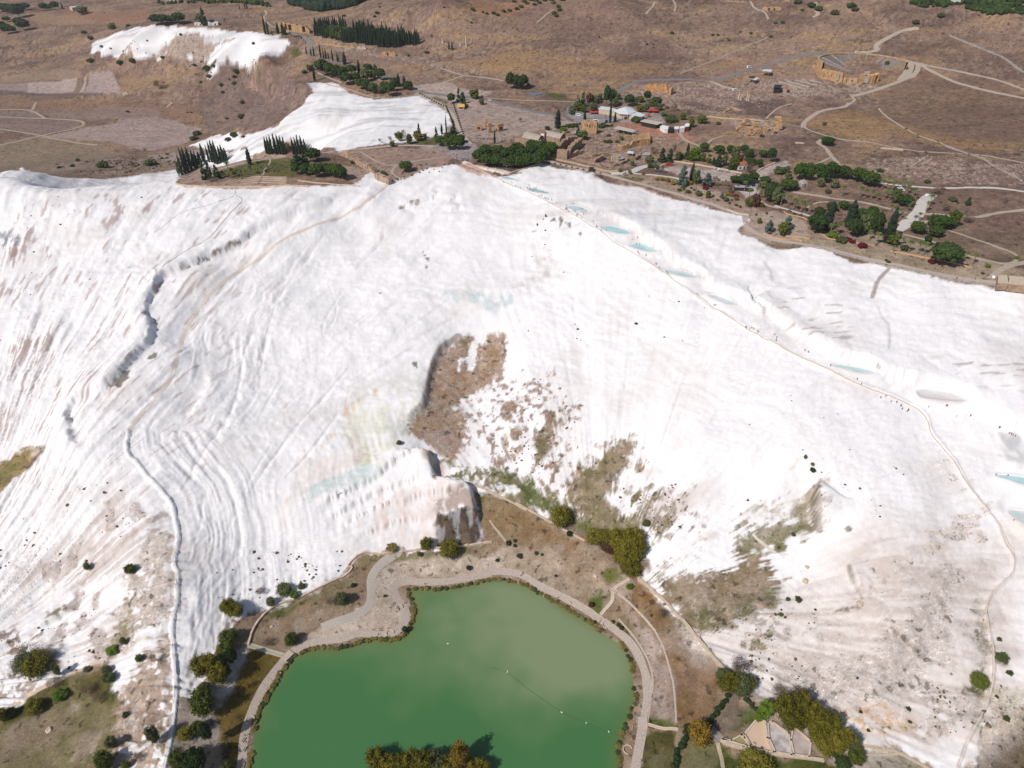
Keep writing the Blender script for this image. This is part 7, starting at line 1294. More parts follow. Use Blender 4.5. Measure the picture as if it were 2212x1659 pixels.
cluster('D2', 'on the lake island at the bottom edge', [(1330, 1610, 150, 150, 'willow'), (1430, 1650, 150, 140, 'willow'), (1520, 1650, 150, 140, 'willow'), (1600, 1640, 150, 150, 'willow'), (1700, 1650, 150, 160, 'willow'), (1790, 1650, 150, 150, 'olive'), (1980, 1620, 150, 200, 'gold'), (1890, 1670, 150, 140, 'willow'), (2080, 1660, 140, 120, 'willow'), (2140, 1670, 130, 120, 'willow')], 'willow', 'trees on the lake island', hi=True)
def hedge(t, pts, wd, hh, label, kind='dark'):
    W = resample(SF.line(T(t, pts)), wd*.7); L = []
    o = Vector((W[0][0], W[0][1], hgt(*W[0])))
    for x, y_ in W:
        for k in range(2): L.append((x-o.x+rnd.uniform(-.3, .3)*wd, y_-o.y+rnd.uniform(-.3, .3)*wd, hgt(x, y_)-o.z+hh*rnd.uniform(.3, .7), wd*.42, hh*.45))
    root = empty('hedge', o, 0, label, 'hedge'); part('foliage', crown_mesh('foliage', L, 110*len(L), .16, LM[kind]), root)
    b = MB()
    for x, y_ in W[::2]: b.tube((x-o.x, y_-o.y, hgt(x, y_)-o.z-.2), (x-o.x, y_-o.y, hgt(x, y_)-o.z+hh*.5), .12, .08, 5)
    b.obj('stems', M_BARK, root)
hedge('D3', [(1815, 1050), (1740, 1140), (1690, 1210), (1670, 1270)], 3.2, 3.0, 'dark hedge running down to the wooden plank walkway')
hedge('D3', [(1500, 1270), (1490, 1340), (1450, 1430), (1410, 1560), (1400, 1640)], 3.4, 3.0, 'dark hedge between the two lawns southeast of the lake')
hedge('D3', [(1640, 1290), (1580, 1270), (1500, 1290)], 1.6, 1.6, 'low dark hedge curving west of the plank walkway')
hedge('D3', [(1960, 1060), (2020, 1110), (2060, 1160)], 2.6, 2.4, 'dark hedge behind the bright green shrub', 'dark')
hedge('D4', [(640, 1430), (780, 1500), (860, 1600)], 3.6, 3.0, 'dark hedge below the thicket at the basins', 'dark')
hedge('E1', [(1170, 535), (1300, 560), (1330, 572)], 2.0, 1.6, 'clipped dark hedge in front of the tan-roofed pavilion')
hedge('E1', [(710, 600), (800, 610), (905, 605)], 3.0, 2.6, 'dark hedge right of the ruined facade with windows')
hedge('E1', [(230, 620), (350, 590), (480, 575)], 2.4, 2.0, 'dark hedge along the grey road in front of the cafe')
root_i = [at_z(u, v, 0) for u, v in ((800, 1690), (795, 1655), (830, 1640), (900, 1645), (960, 1650), (1010, 1648), (1060, 1655), (1070, 1720), (900, 1760))]
root_i = smooth_line(root_i, 2, True)
b = MB(); b.prism(root_i, -.8, .35); o = b.obj('island_ground', MAT_PARK); o['kind'] = 'structure'; o.data.materials[0] = mat('island_earth', (.12, .10, .05), rough=.95, noise=.2, scale=.6)
RN = 0
lw_ = resample([q for q in LAKE_W if q[1] > 118], 2.3)
for i, (x, y_) in enumerate(lw_):
    if math.hypot(x-lw_[i-1][0], y_-lw_[i-1][1]) > 6 and i: continue
    if vnoise(np.array([i/6.0]), np.array([0.5]), 140)[0] < -.45: continue
    nx_, ny_ = x+rnd.uniform(-.6, .6), y_+rnd.uniform(-.6, .6)
    oc = int(((math.degrees(math.atan2(y_-190, x+35))+382.5) % 360)//45); side = ['east', 'northeast', 'north', 'northwest', 'west', 'southwest', 'south', 'southeast'][oc]
    kind = rnd.choice(['reed', 'reed', 'reed', 'bush', 'yellow'] if x < 0 else ['reed', 'bush', 'yellow', 'reed'])
    w_ = rnd.uniform(2.2, 3.6)
    plant('reed' if kind != 'bush' else 'bush', Vector((nx_, ny_, .1)), w_, rnd.uniform(1.2, 2.2), {'reed': 'yellow-green reed clump', 'yellow': 'yellow-green reed clump', 'bush': 'dark green waterside clump'}[kind]+f' on the {side} shore of the lake', f'waterside plants on the {side} shore', cat='reeds')
    RN += 1
def scatter_stuff(name, label, cat, polys, n, size, matl, hrel=.8, seed=1, thresh=None, quad=6):
    r = np.random.default_rng(seed); pts = []
    for t, p in polys:
        W = np.array(SF.line(T(t, p))); lo, hi_ = W.min(0), W.max(0); q = r.random((n*4, 2))*(hi_-lo)+lo
        k = inside(q[:, 0], q[:, 1], [tuple(a) for a in W]); q = q[k]
        if thresh is not None: q = q[fbm(q[:, 0]/thresh[0], q[:, 1]/thresh[0], thresh[2], 3) > thresh[1]]
        pts.append(q[:n])
    P = np.vstack(pts); N = len(P); z = SF.h(P[:, 0], P[:, 1]); s = size*(.5+r.random(N)**4*(3.2 if size < .5 else 1.2))
    base = ICO_V; F = ICO_F; V = base[None]*(1+.25*r.standard_normal((N, len(base), 1)))*s[:, None, None]; V[:, :, 2] *= hrel
    V = V+np.stack([P[:, 0], P[:, 1], z+s*hrel*.45], 1)[:, None]
    FF = (F[None]+np.arange(N)[:, None, None]*len(base)).reshape(-1, 3)
    me = mesh_np(name, V.reshape(-1, 3), FF, None, matl, False)
    a = me.attributes.new('leaf_tint', 'FLOAT', 'POINT'); a.data.foreach_set('value', np.repeat(r.random(N), len(base)).astype(np.float32)*.7+np.tile(r.random(len(base)), N).astype(np.float32)*.3)
    o = bpy.data.objects.new(name, me); S.collection.objects.link(o); return tag(o, label, cat, None, 'stuff')
scatter_stuff('hillside_scrub', 'low dark scrub scattered over the dry hillside and plain', 'scrub', [('A1', [(0, 0), (2100, 0), (2212, 250), (1700, 220), (1050, 190), (700, 310), (680, 430), (500, 560), (0, 560)]), ('A1', [(680, 430), (1900, 440), (2212, 600), (2212, 900), (1850, 1000), (1500, 950), (1250, 560)]), ('A1', [(400, 1260), (1360, 1180), (1380, 1270), (600, 1340)])], 260, 1.3, LM['brown'], seed=3, thresh=(60, -.1, 141))
scatter_stuff('hillside_scrub', 'fine dark scrub over the dry plateau and hills on the right', 'scrub', [('A3', [(0, 0), (2212, 0), (2212, 560), (1000, 620), (0, 640)]), ('A4', [(0, 0), (2212, 0), (2212, 500), (1000, 400), (0, 400)]), ('B4', [(700, -200), (2212, 0), (2212, 330), (1100, 260)])], 300, 1.0, LM['brown'], seed=4, thresh=(70, 0, 142))
scatter_stuff('cliff_scrub', 'dark scrub dots on the lower white slopes', 'scrub', [('C3', [(100, 100), (500, 80), (640, 330), (700, 900), (400, 900), (0, 760)]), ('C3', [(900, 850), (1500, 900), (1750, 1150), (1500, 1500), (1200, 1350)]), ('D4', [(0, 350), (500, 300), (700, 500), (500, 900), (100, 900)]), ('D4', [(1500, 900), (2212, 900), (2100, 1250), (1500, 1350)]), ('D4', [(1850, 300), (1960, 350), (1960, 900), (1880, 800)])], 200, .22, LM['brown'], seed=6, thresh=(9, .12, 143))
scatter_stuff('cliff_scrub', 'dark scrub dots on the left white slopes', 'scrub', [('B1', [(0, 50), (1100, 100), (1100, 700), (0, 1500)]), ('C1', [(0, 900), (800, 800), (1250, 1100), (900, 1580), (0, 1580)]), ('D1', [(0, 450), (330, 500), (850, 300), (800, 760), (0, 1100)]), ('C2', [(0, 1400), (900, 1400), (700, 1580), (0, 1580)]), ('D2', [(60, 0), (1100, 0), (700, 260), (150, 300)])], 110, .24, LM['brown'], seed=8, thresh=(8, .15, 144))
scatter_stuff('cliff_scrub', 'sparse dark dots over the right white mountain', 'scrub', [('B3', [(300, 500), (1500, 1150), (2100, 1580), (0, 1580)]), ('C4', [(0, 300), (1300, 500), (1500, 1500), (300, 1500), (0, 1300)])], 70, .2, LM['brown'], seed=9, thresh=(14, .2, 145))
def wood_stuff(name, label, polys, n, h_, w_, matl, seed):
    r = np.random.default_rng(seed); pts = []
    for t, p in polys:
        W = np.array(SF.line(T(t, p))); lo, hi_ = W.min(0), W.max(0); q = r.random((n*6, 2))*(hi_-lo)+lo
        pts.append(q[inside(q[:, 0], q[:, 1], [tuple(a) for a in W])][:n])
    P = np.vstack(pts); N = len(P); z = SF.h(P[:, 0], P[:, 1]); s = .7+.6*r.random(N)
    V = ICO_V[None]*(1+.2*r.standard_normal((N, len(ICO_V), 1))); V = V*np.stack([w_*s, w_*s, h_*.5*s], 1)[:, None]; V += np.stack([P[:, 0], P[:, 1], z+h_*.45*s], 1)[:, None]
    FF = (ICO_F[None]+np.arange(N)[:, None, None]*len(ICO_V)).reshape(-1, 3); me = mesh_np(name, V.reshape(-1, 3), FF, None, matl, False)
    a = me.attributes.new('leaf_tint', 'FLOAT', 'POINT'); a.data.foreach_set('value', np.repeat(r.random(N), len(ICO_V)).astype(np.float32))
    o = bpy.data.objects.new(name, me); S.collection.objects.link(o); return tag(o, label, 'wood', None, 'stuff')
wood_stuff('far_pine_wood', 'dense dark pine wood on the far slope at the top', [('A2', [(335, 35), (350, -30), (980, -30), (850, 45), (700, 75), (560, 92), (420, 55)])], 2600, 13, 4.2, LM['cypress'], 11)
wood_stuff('far_tree_belt', 'dark tree belts and hedgerows at the top left edge', [('A1', [(1000, 0), (1900, 0), (1900, 22), (1500, 30), (1150, 14)]), ('A1', [(1700, 15), (2100, 45), (2090, 55), (1700, 25)])], 130, 7, 4, LM['dark'], 12)
wood_stuff('olive_grove', 'olive orchard in rows at the top right corner', [('A4', [(1330, 30), (1420, -10), (2300, -10), (2300, 110), (2080, 110), (1930, 122), (1800, 80), (1700, 40), (1600, 60)])], 420, 5, 3.2, LM['dark'], 13)
def lined(t, pts, step): return resample(SF.line(T(t, pts)), step)
def ruin_wall(t, pts, h, th, label, material=None, jag=.35, openings=(), step=1.2, name='ruined_wall', cat='ruin', group=None, courses=True, seed=0, endlow=True, dark=False):
    """columns of masonry with a broken top; openings = (from, to, bottom, top) as fractions of length / height"""
    material = material or M_STONE
    P = lined(t, pts, step); n = len(P)-1; z = SF.h(P[:, 0], P[:, 1]); o = Vector((P[0, 0], P[0, 1], float(z.min())))
    root = empty(name, o, 0, label, cat, group); b = MB(); dk = MB()
    for i in range(n):
        a, c = P[i], P[i+1]; dx, dy = c-a; L = math.hypot(dx, dy); rz = math.atan2(dy, dx); s = (i+.5)/max(n, 1)
        zz = float(min(z[i], z[i+1]))-o.z
        hh = h*(1-jag*(.5+.5*float(vnoise(np.array([i/3.1+seed*7]), np.array([.5]), 150)[0]))-jag*.35*rnd.random())
        if endlow: hh *= min(1, .45+6*s, .45+6*(1-s))
        cuts = [(0, hh)]
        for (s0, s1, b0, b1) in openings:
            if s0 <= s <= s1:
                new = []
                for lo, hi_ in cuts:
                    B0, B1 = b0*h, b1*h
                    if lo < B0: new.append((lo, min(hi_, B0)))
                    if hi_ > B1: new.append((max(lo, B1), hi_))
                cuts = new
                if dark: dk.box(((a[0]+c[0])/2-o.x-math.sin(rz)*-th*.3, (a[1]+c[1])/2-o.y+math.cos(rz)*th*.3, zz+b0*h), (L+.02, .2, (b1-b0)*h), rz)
        for lo, hi_ in cuts:
            if hi_-lo > .1: b.box(((a[0]+c[0])/2-o.x, (a[1]+c[1])/2-o.y, zz+lo-(1.0 if lo == 0 else 0)), (L+.04, th*rnd.uniform(.86, 1.12), hi_-lo+(1.0 if lo == 0 else 0)), rz, 0, 1.0)
    b.obj('masonry', material, root)
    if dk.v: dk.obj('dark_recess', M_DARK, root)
    return root
def shelter(t, pts, h, label, roofm, wallm=None, posts=6, name='roofed_shelter', cat='shelter', thick=.3, wallh=None, inset=.12, peak=0.0, group=None):
    g = [g3(t, *q) for q in pts]; zg = sum(q.z for q in g)/len(g)
    W = [at_z(*T(t, [q])[0], zg+h) for q in pts]; c = (sum(q[0] for q in W)/len(W), sum(q[1] for q in W)/len(W))
    root = empty(name, (c[0], c[1], zg), 0, label, cat, group); q = [(a-c[0], d-c[1]) for a, d in W]
    b = MB()
    if peak:
        n = len(q); vs = [(a, d, h) for a, d in q]+[(0, 0, h+peak)]+[(a, d, h-thick) for a, d in q]
        b.add(vs, [(i, (i+1) % n, n) for i in range(n)]+[(i, n+1+i, n+1+(i+1) % n, (i+1) % n) for i in range(n)]+[tuple(range(n+1, 2*n+1))[::-1]])
    else: b.prism(q, h-thick, h)
    b.obj('roof', roofm, root)
    if wallm:
        k = 1-inset; b = MB(); b.prism([(a*k, d*k) for a, d in q], -1.5, h-thick-.01); b.obj('wall', wallm, root)
    else:
        pm = MB(); pm.tube((0, 0, -1), (0, 0, h-thick), .14, .14, 5); pm = pm.mesh('post', M['grey_metal'])
        pts_ = resample([(a*.92, d*.92) for a, d in q+[q[0]]], max(3.0, sum(math.hypot(q[i][0]-q[i-1][0], q[i][1]-q[i-1][1]) for i in range(len(q)))/posts))
        for a, d in pts_[:-1]: part('post', pm, root).location = (a, d, 0)
    return root
mat('grey_metal', (.30, .30, .31), rough=.6); M_WROOF = mat('white_membrane_roof', (.62, .64, .66), rough=.6, noise=.06, scale=.3); M_BLUE = mat('blue_tarp', (.05, .16, .26), rough=.6); M_TERRA = mat('terracotta_roof', (.40, .13, .07), rough=.8)
ruin_wall('A2', [(745, 1195), (800, 1215), (870, 1265), (940, 1310), (1005, 1345)], 7.0, 4.5, 'long ruined town wall of tan blocks leaning across the bare ground', mat('tan_ruin', (.42, .30, .215), rough=.95, noise=.3, scale=.3, bump=.4), .3, name='ruined_town_wall', step=1.0)
ruin_wall('A2', [(1012, 1375), (1060, 1400), (1115, 1422)], 6.5, 4.5, 'separate ruined wall block at the cliff edge beside a shrub', M['tan_ruin'], .25, name='ruined_town_wall', step=1.0, endlow=False)
plant('bush', g3('A2', 1062, 1352), 7, 5, 'round grey-green bush behind the cliff-edge ruin block'); plant('bush', g3('A2', 822, 1262), 4, 4.5, 'tall shrub behind the long ruined town wall')
for i, (x, y_, w_, h_, lb) in enumerate(((1700, 1062, 6.5, 7, 'left square ruin pier on the pale open ground'), (1822, 1015, 3.6, 9, 'tallest split ruin pier on the pale open ground'), (1868, 1100, 4.0, 10, 'middle ruin pier standing in front of the split one'), (2022, 1072, 7, 7.5, 'right square ruin pier with a dark opening'))):
    p = g3('F5', x, y_); root = empty('ruin_pier', p, .2*i, lb, 'ruin', 'ruin piers on the pale open ground'); b = MB()
    for k in range(7): b.box((rnd.uniform(-.15, .15), rnd.uniform(-.15, .15), h_*k/7-.3*(k == 0)), (w_*rnd.uniform(.86, 1.05), w_*.6*rnd.uniform(.9, 1.1), h_/7+.02), rnd.uniform(-.04, .04))
    b.obj('masonry', M_STONE2, root)
    if i in (0, 3): b = MB(); b.box((0, -w_*.34, h_*.25), (w_*.35, .1, h_*.35)); b.obj('dark_recess', M_DARK, root)
G = 'walls of the bath ruins'
ruin_wall('E2', [(60, 350), (150, 380), (270, 430)], 6.5, 3, 'low western wall of the bath ruins behind the pine grove', jag=.3, group=G)
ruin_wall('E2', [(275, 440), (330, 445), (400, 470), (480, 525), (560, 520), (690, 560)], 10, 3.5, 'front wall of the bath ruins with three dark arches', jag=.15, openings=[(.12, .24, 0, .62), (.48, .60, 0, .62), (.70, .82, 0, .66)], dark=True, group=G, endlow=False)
ruin_wall('E2', [(700, 595), (790, 605), (860, 620)], 9.5, 4, 'tall broken corner block of the bath ruins', jag=.25, group=G, endlow=False)
ruin_wall('E2', [(860, 610), (900, 540), (980, 470), (1050, 400)], 9, 4, 'massive side wall of the bath ruins running away from the white plain', jag=.25, group=G, endlow=False)
ruin_wall('E2', [(700, 560), (760, 470), (900, 380), (1040, 350)], 9, 3, 'inner wall of the bath ruins behind the corner block', jag=.3, group=G)
ruin_wall('E2', [(430, 390), (600, 380), (800, 310), (1000, 320)], 8, 3, 'rear wall of the bath ruins under the vaulted roofs', jag=.3, group=G)
ruin_wall('E2', [(870, 610), (1000, 560), (1100, 540)], 5.5, 2.2, 'mid-height wall of the bath ruins beside the gravel court', jag=.4, group=G)
ruin_wall('E2', [(940, 620), (1060, 650), (1200, 690), (1390, 740)], 3.0, 2, 'low front wall of the bath ruins along the gravel court', jag=.5, group=G)
ruin_wall('E2', [(1250, 700), (1300, 680), (1385, 640), (1390, 600)], 5.5, 2.5, 'square ruined room at the end of the gravel court', jag=.3, openings=[(.2, .35, .1, .5)], dark=True, group=G)
ruin_wall('E2', [(1100, 560), (1250, 590), (1370, 570), (1520, 560)], 4.5, 2.5, 'jumbled ruin wall north of the gravel court', jag=.6, group=G)
ruin_wall('E2', [(1600, 485), (1700, 480), (1810, 455)], 6, 2.5, 'golden wall piece left of the tall eastern ruin', M_STONE2, .35, group=G)
ruin_wall('E2', [(1820, 450), (1930, 420), (2110, 395)], 7.5, 2.5, 'tall golden eastern wall of the bath ruins', M_STONE2, .18, group=G, openings=[(.4, .5, .4, .7)], dark=True)
ruin_wall('E2', [(2110, 400), (2100, 340), (2080, 280)], 6.5, 2.5, 'golden end wall turning away at the east of the bath ruins', M_STONE2, .25, group=G)
ruin_wall('E2', [(1710, 300), (1830, 290), (1960, 285), (2080, 280)], 4, 1.8, 'far low wall behind the tall golden wall', M_STONE2, .5, group=G)
ruin_wall('E2', [(1430, 700), (1560, 740), (1700, 700), (1800, 640)], 3.5, 2, 'low rubble wall below the white columns', jag=.6, group=G)
ruin_wall('E2', [(1790, 640), (1900, 640), (1990, 570)], 4.5, 2, 'southeast corner wall of the bath ruins', jag=.5, group=G)
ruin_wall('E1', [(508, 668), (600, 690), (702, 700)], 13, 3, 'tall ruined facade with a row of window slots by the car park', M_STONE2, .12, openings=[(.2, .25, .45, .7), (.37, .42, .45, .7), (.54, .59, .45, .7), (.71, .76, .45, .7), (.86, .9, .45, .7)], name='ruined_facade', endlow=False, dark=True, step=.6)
b = MB()
for i, (x, y_) in enumerate(((1535, 645), (1562, 648), (1588, 652), (1612, 656), (1635, 658))):
    p = g3('E2', x, y_); root = empty('white_column', p, 0, f'slim white ruin column in the row, {ORD[i]} from the left', 'column', 'row of white columns in the ruins')
    b = MB(); b.tube((0, 0, 0), (0, 0, 6.2), .5, .42, 8); b.obj('shaft', M_CREAM, root); b = MB(); b.box((0, 0, -.4), (1.5, 1.5, .5)); b.obj('plinth', M_CREAM, root); b = MB(); b.box((0, 0, 6.2), (1.3, 1.3, .4), taper=1.15); b.obj('capital', M_CREAM, root)
def vault(t, pts, h, rise, label):
    """barrel roof: pts = four corners, ridge runs from edge 0-1 to edge 2-3"""
    g = [g3(t, *q) for q in pts]; zg = sum(q.z for q in g)/4; W = [Vector((*at_z(*T(t, [q])[0], zg+h), zg+h)) for q in pts]; c = sum(W, Vector())/4; c.z = zg
    root = empty('vaulted_roof', c, 0, label, 'roof'); b = MB(); N = 8; m_ = 9
    V = []; F = []
    for j in range(m_+1):
        A = W[0].lerp(W[3], j/m_); B = W[1].lerp(W[2], j/m_)
        for i in range(N+1): q = A.lerp(B, i/N)-c; V.append((q.x, q.y, h+rise*math.sin(math.pi*i/N)*(1 if j % 2 == 0 else .93)))
    for j in range(m_):
        for i in range(N): k = j*(N+1)+i; F.append((k, k+1, k+N+2, k+N+1))
    b.add(V, F); b.obj('vault', mat('pale_vault', (.42, .35, .28), rough=.95, noise=.12, scale=.3), root)
    b = MB(); b.prism([((q-c).x*.97, (q-c).y*.97) for q in W], -1, h-.1); b.obj('wall', M_STONE, root)
vault('E2', [(150, 285), (245, 190), (490, 265), (400, 345)], 9, 2.5, 'left barrel-vaulted roof over the bath ruins')
vault('E2', [(470, 250), (560, 185), (830, 245), (740, 310)], 9, 2.5, 'right barrel-vaulted roof over the bath ruins')
shelter('E2', [(440, 215), (470, 190), (525, 190), (500, 222)], 12, 'small red-roofed hut on top of the bath ruins', M_TERRA, M_WHITE, name='hut', cat='hut')
shelter('E1', [(345, 685), (400, 660), (545, 640), (500, 668), (430, 690)], 3.5, 'grey flat canopy west of the ruined facade', mat('grey_roof', (.36, .35, .34), rough=.7), None, 8)
shelter('E1', [(930, 625), (985, 592), (1240, 652), (1190, 680)], 4.5, 'tan-roofed open shelter over stored sculpture', M_ROOF, None, 12)
shelter('E2', [(1985, 560), (2060, 510), (2140, 520), (2120, 560)], 3.5, 'grey shed at the east end of the bath ruins', M['grey_roof'], M_GSTONE, name='shed', cat='shed')
shelter('E2', [(1640, 600), (1700, 570), (1740, 605), (1700, 620)], 3.5, 'grey roof patch right of the white columns', M['grey_roof'], None, 5)
shelter('E2', [(1770, 520), (1800, 490), (1880, 505), (1870, 540)], 3.0, 'white-blue roof sheet among the ruins', M_WROOF, None, 5)
shelter('E2', [(1820, 480), (1850, 470), (1870, 490), (1840, 500)], 2.5, 'small blue tarp in the ruins by the white-blue roof', M_BLUE, None, 4); shelter('E2', [(1890, 360), (1920, 348), (1935, 365), (1905, 378)], 2.5, 'small blue tarp behind the golden wall', M_BLUE, None, 4)
shelter('E2', [(1190, 740), (1265, 745), (1265, 778), (1190, 768)], 2.4, 'dark display board on the ochre wall', M_DARK, M_DARK, name='display_board', cat='board', inset=.02)
shelter('E1', [(718, 365), (762, 325), (905, 348), (985, 375), (960, 400), (900, 388)], 5, 'long white roof on the left of the cafe', M_WROOF, M_CREAM, name='cafe_building', cat='building', inset=.08)
shelter('E1', [(930, 392), (1000, 360), (1095, 330), (1180, 345), (1235, 400), (1130, 440), (1010, 432)], 5.5, 'white tent-peaked cafe roof in the middle', M_WROOF, M_CREAM, name='cafe_building', cat='building', peak=3.5, inset=.1)
shelter('E1', [(1050, 425), (1130, 405), (1240, 402), (1355, 440), (1330, 462), (1180, 452)], 5, 'lower white roof joining the tent-peaked cafe roof', M_WROOF, M_CREAM, name='cafe_building', cat='building')
shelter('E1', [(1165, 470), (1190, 448), (1330, 462), (1300, 492)], 4.4, 'front white awning of the cafe', M_WROOF, M_CREAM, name='cafe_awning', cat='awning')
shelter('E1', [(1285, 530), (1350, 500), (1605, 548), (1520, 578)], 4.6, 'tan-roofed pavilion with a dark front beside the red ground', M_ROOF, M_DARK, name='pavilion', cat='pavilion', inset=.14)
shelter('E1', [(1555, 600), (1590, 582), (1670, 598), (1665, 640), (1620, 640)], 3.6, 'white stall building with two windows', M_WHITE, M_WHITE, name='stall', cat='stall', inset=.03)
shelter('E1', [(1668, 620), (1690, 605), (1745, 612), (1740, 640), (1680, 640)], 3.6, 'dark stall between the white ones', M_DARK, M_DARK, name='stall', cat='stall', inset=.03)
shelter('E1', [(1745, 610), (1770, 598), (1812, 602), (1808, 632), (1755, 636)], 3.4, 'grey-white stall right of the dark one', M_WHITE, M_GSTONE, name='stall', cat='stall', inset=.03)
shelter('E1', [(1820, 605), (1860, 592), (1895, 598), (1890, 622), (1825, 628)], 3.4, 'white stall with a long window near the red door', M_WHITE, M_WHITE, name='stall', cat='stall', inset=.03)
shelter('E1', [(1885, 585), (1915, 555), (1957, 562), (1950, 598), (1900, 605)], 4.0, 'tall white end stall with a dark red side', M_WHITE, mat('dark_red_wall', (.25, .05, .05), rough=.8), name='stall', cat='stall', inset=.03)
for i, (x, y_, s, lb) in enumerate(((635, 432, 5, 'left red parasol on the cafe forecourt'), (665, 434, 5, 'middle red parasol on the cafe forecourt'), (695, 430, 5, 'right red parasol on the cafe forecourt'), (1490, 412, 8, 'bright red awning under the trees behind the cafe'), (1408, 414, 6, 'darker red awning behind the cafe'), (1395, 468, 5, 'small red parasol by the front awning'), (1300, 512, 7, 'dark red awning at the corner of the tan-roofed pavilion'))):
    p = g3('E1', x, y_); root = empty('red_parasol', p, .3*i, lb, 'parasol', 'red parasols around the cafe'); b = MB(); b.tube((0, 0, 0), (0, 0, 3), .07, .07, 5); b.obj('pole', M['grey_metal'], root)
    b = MB(); n = 8; V = [(math.cos(k*math.pi/4)*s/2, math.sin(k*math.pi/4)*s/2, 2.5) for k in range(n)]+[(0, 0, 3.4)]+[(math.cos(k*math.pi/4)*s/2, math.sin(k*math.pi/4)*s/2, 2.25) for k in range(n)]
    b.add(V, [(k, (k+1) % n, n) for k in range(n)]+[(k, n+1+k, n+1+(k+1) % n, (k+1) % n) for k in range(n)]); b.obj('canopy', M_RED, root)
p = g3('F5', 1428, 735); root = empty('kiosk', p, .1, 'bright yellow kiosk with a flat yellow roof among the trees', 'kiosk'); b = MB(); b.box((0, 0, -.5), (6.5, 4.5, 3.3)); b.obj('wall', M_CREAM, root); b = MB(); b.prism([(-4, -3), (4, -3), (4, 3), (-4, 3)], [2.8, 2.8, 4.6, 4.6], [3.0, 3.0, 4.8, 4.8]); b.obj('roof', mat('yellow_roof', (.62, .42, .12), rough=.7), root); b = MB(); b.box((0, -2.3, 1), (4, .1, 1.4)); b.obj('hatch', M_DARK, root)
def hut(t, x, y_, sx, sy, h, rz, label, wallm, roofm, rise=1.5, name='hut', cat='hut'):
    p = g3(t, x, y_); root = empty(name, p, rz, label, cat); b = MB(); b.box((0, 0, -.5), (sx, sy, h+.5)); b.obj('wall', wallm, root); b = MB(); a, c = sx/2+.3, sy/2+.3
    b.add([(-a, -c, h), (a, -c, h), (a, c, h), (-a, c, h), (-a, 0, h+rise), (a, 0, h+rise)], [(0, 1, 5, 4), (2, 3, 4, 5), (0, 4, 3), (1, 2, 5), (3, 2, 1, 0)]); b.obj('roof', roofm, root)
    b = MB(); b.box((-sx*.25, -sy/2-.03, .9), (sx*.18, .08, h*.35)); b.obj('window', M_DARK, root); b = MB(); b.box((sx*.2, -sy/2-.03, 0), (sx*.16, .08, h*.65)); b.obj('door', M_DARK, root)
    return root
hut('E4', 1530, 600, 9, 6, 4.2, .3, 'white house with a terracotta roof hidden among the trees', M_WHITE, M_TERRA, 2, 'house', 'house')
hut('E4', 1570, 985, 14, 5, 3.0, -.1, 'low dark-fronted building behind the white garden terrace', M_DARK, M['grey_roof'], .4, 'garden_building', 'building')
hut('A2', 402, 300, 9, 6, 3.5, .2, 'small dark-roofed gatehouse by the bending road', M_STONE2, M_DARK, 1.4, 'gatehouse', 'house')
hut('A1', 1650, 190, 16, 8, 3.5, .1, 'pale low building beside the conifer on the far white cliff', M_WHITE, M_WROOF, 1, 'house', 'house'); hut('A1', 1540, 192, 14, 7, 3, .0, 'small white shed left of the conifer on the far cliff', M_WHITE, M_WROOF, .8, 'shed', 'shed')
for i, (x, y_, s) in enumerate(((1325, 12, 22), (1400, 10, 18), (1470, 20, 26), (1505, 14, 20), (1790, 22, 14), (580, 75, 18), (1965, 20, 12))): hut('A1', x, y_, s, s*.6, 6, .2*i, f'pale distant house along the top left, {ORD[sorted([1325, 1400, 1470, 1505, 1790, 580, 1965]).index(x)]} from the left', M_CREAM, M_WROOF if i % 2 else M_TERRA, 2, 'house', 'house')
hut('A4', 1670, 28, 12, 8, 5, 0, 'white farmhouse beside the olive orchard', M_WHITE, M_WROOF, 1.5, 'house', 'house')
p = g3('E5', 808, 392); root = empty('stone_hut', p, .3, 'small pointed grey stone tomb under the pines', 'tomb'); b = MB(); b.box((0, 0, -.3), (6, 6, 3), taper=.9); b.obj('base', M_GSTONE, root); b = MB(); b.add([(-2.7, -2.7, 2.7), (2.7, -2.7, 2.7), (2.7, 2.7, 2.7), (-2.7, 2.7, 2.7), (0, 0, 6)], [(0, 1, 4), (1, 2, 4), (2, 3, 4), (3, 0, 4)]); b.obj('roof', M_GSTONE, root); b = MB(); b.box((0, -2.85, .4), (1.1, .2, 1.5)); b.obj('opening', M_DARK, root)
shelter('A4', [(190, 545), (205, 535), (272, 535), (262, 553)], 4, 'white roofed sheds beside the excavation', M_WROOF, None, 6); shelter('A4', [(85, 600), (100, 588), (140, 585), (130, 600)], 3.5, 'dark canopy in the excavation beside the white shed', M_DARK, None, 5); shelter('A4', [(118, 612), (150, 598), (172, 602), (140, 618)], 3, 'small white canopy below the dark one', M_WROOF, None, 5)
shelter('A4', [(280, 675), (290, 653), (345, 653), (338, 678)], 4, 'dark blue-black shed on the terraced rubble', M_DARK, M_DARK, name='shed', cat='shed'); shelter('A4', [(375, 688), (380, 672), (402, 674), (398, 688)], 3, 'small orange-red tarp on the terraced rubble', mat('orange_tarp', (.5, .13, .06), rough=.7), None, 4)
for pts, h, lb in (([(2010, 1075), (2015, 1015), (2080, 1015), (2095, 1080)], 3.5, 'cream stone ruin block at the right picture edge'), ([(2095, 1082), (2100, 1020), (2230, 1030), (2300, 1100)], 4.2, 'larger stone hall with a flat roof cut by the right picture edge')):
    shelter('B4', pts, h, lb, M_CREAM, M_STONE, name='stone_hall', cat='building', inset=.02)
ruin_wall('A3', [(1185, 700), (1250, 705), (1330, 712), (1365, 718)], 10, 4, 'orange-gold ruined wall on the slope above the cafe', mat('orange_ruin', (.50, .27, .12), rough=.95, noise=.25, scale=.3, bump=.4), .3)
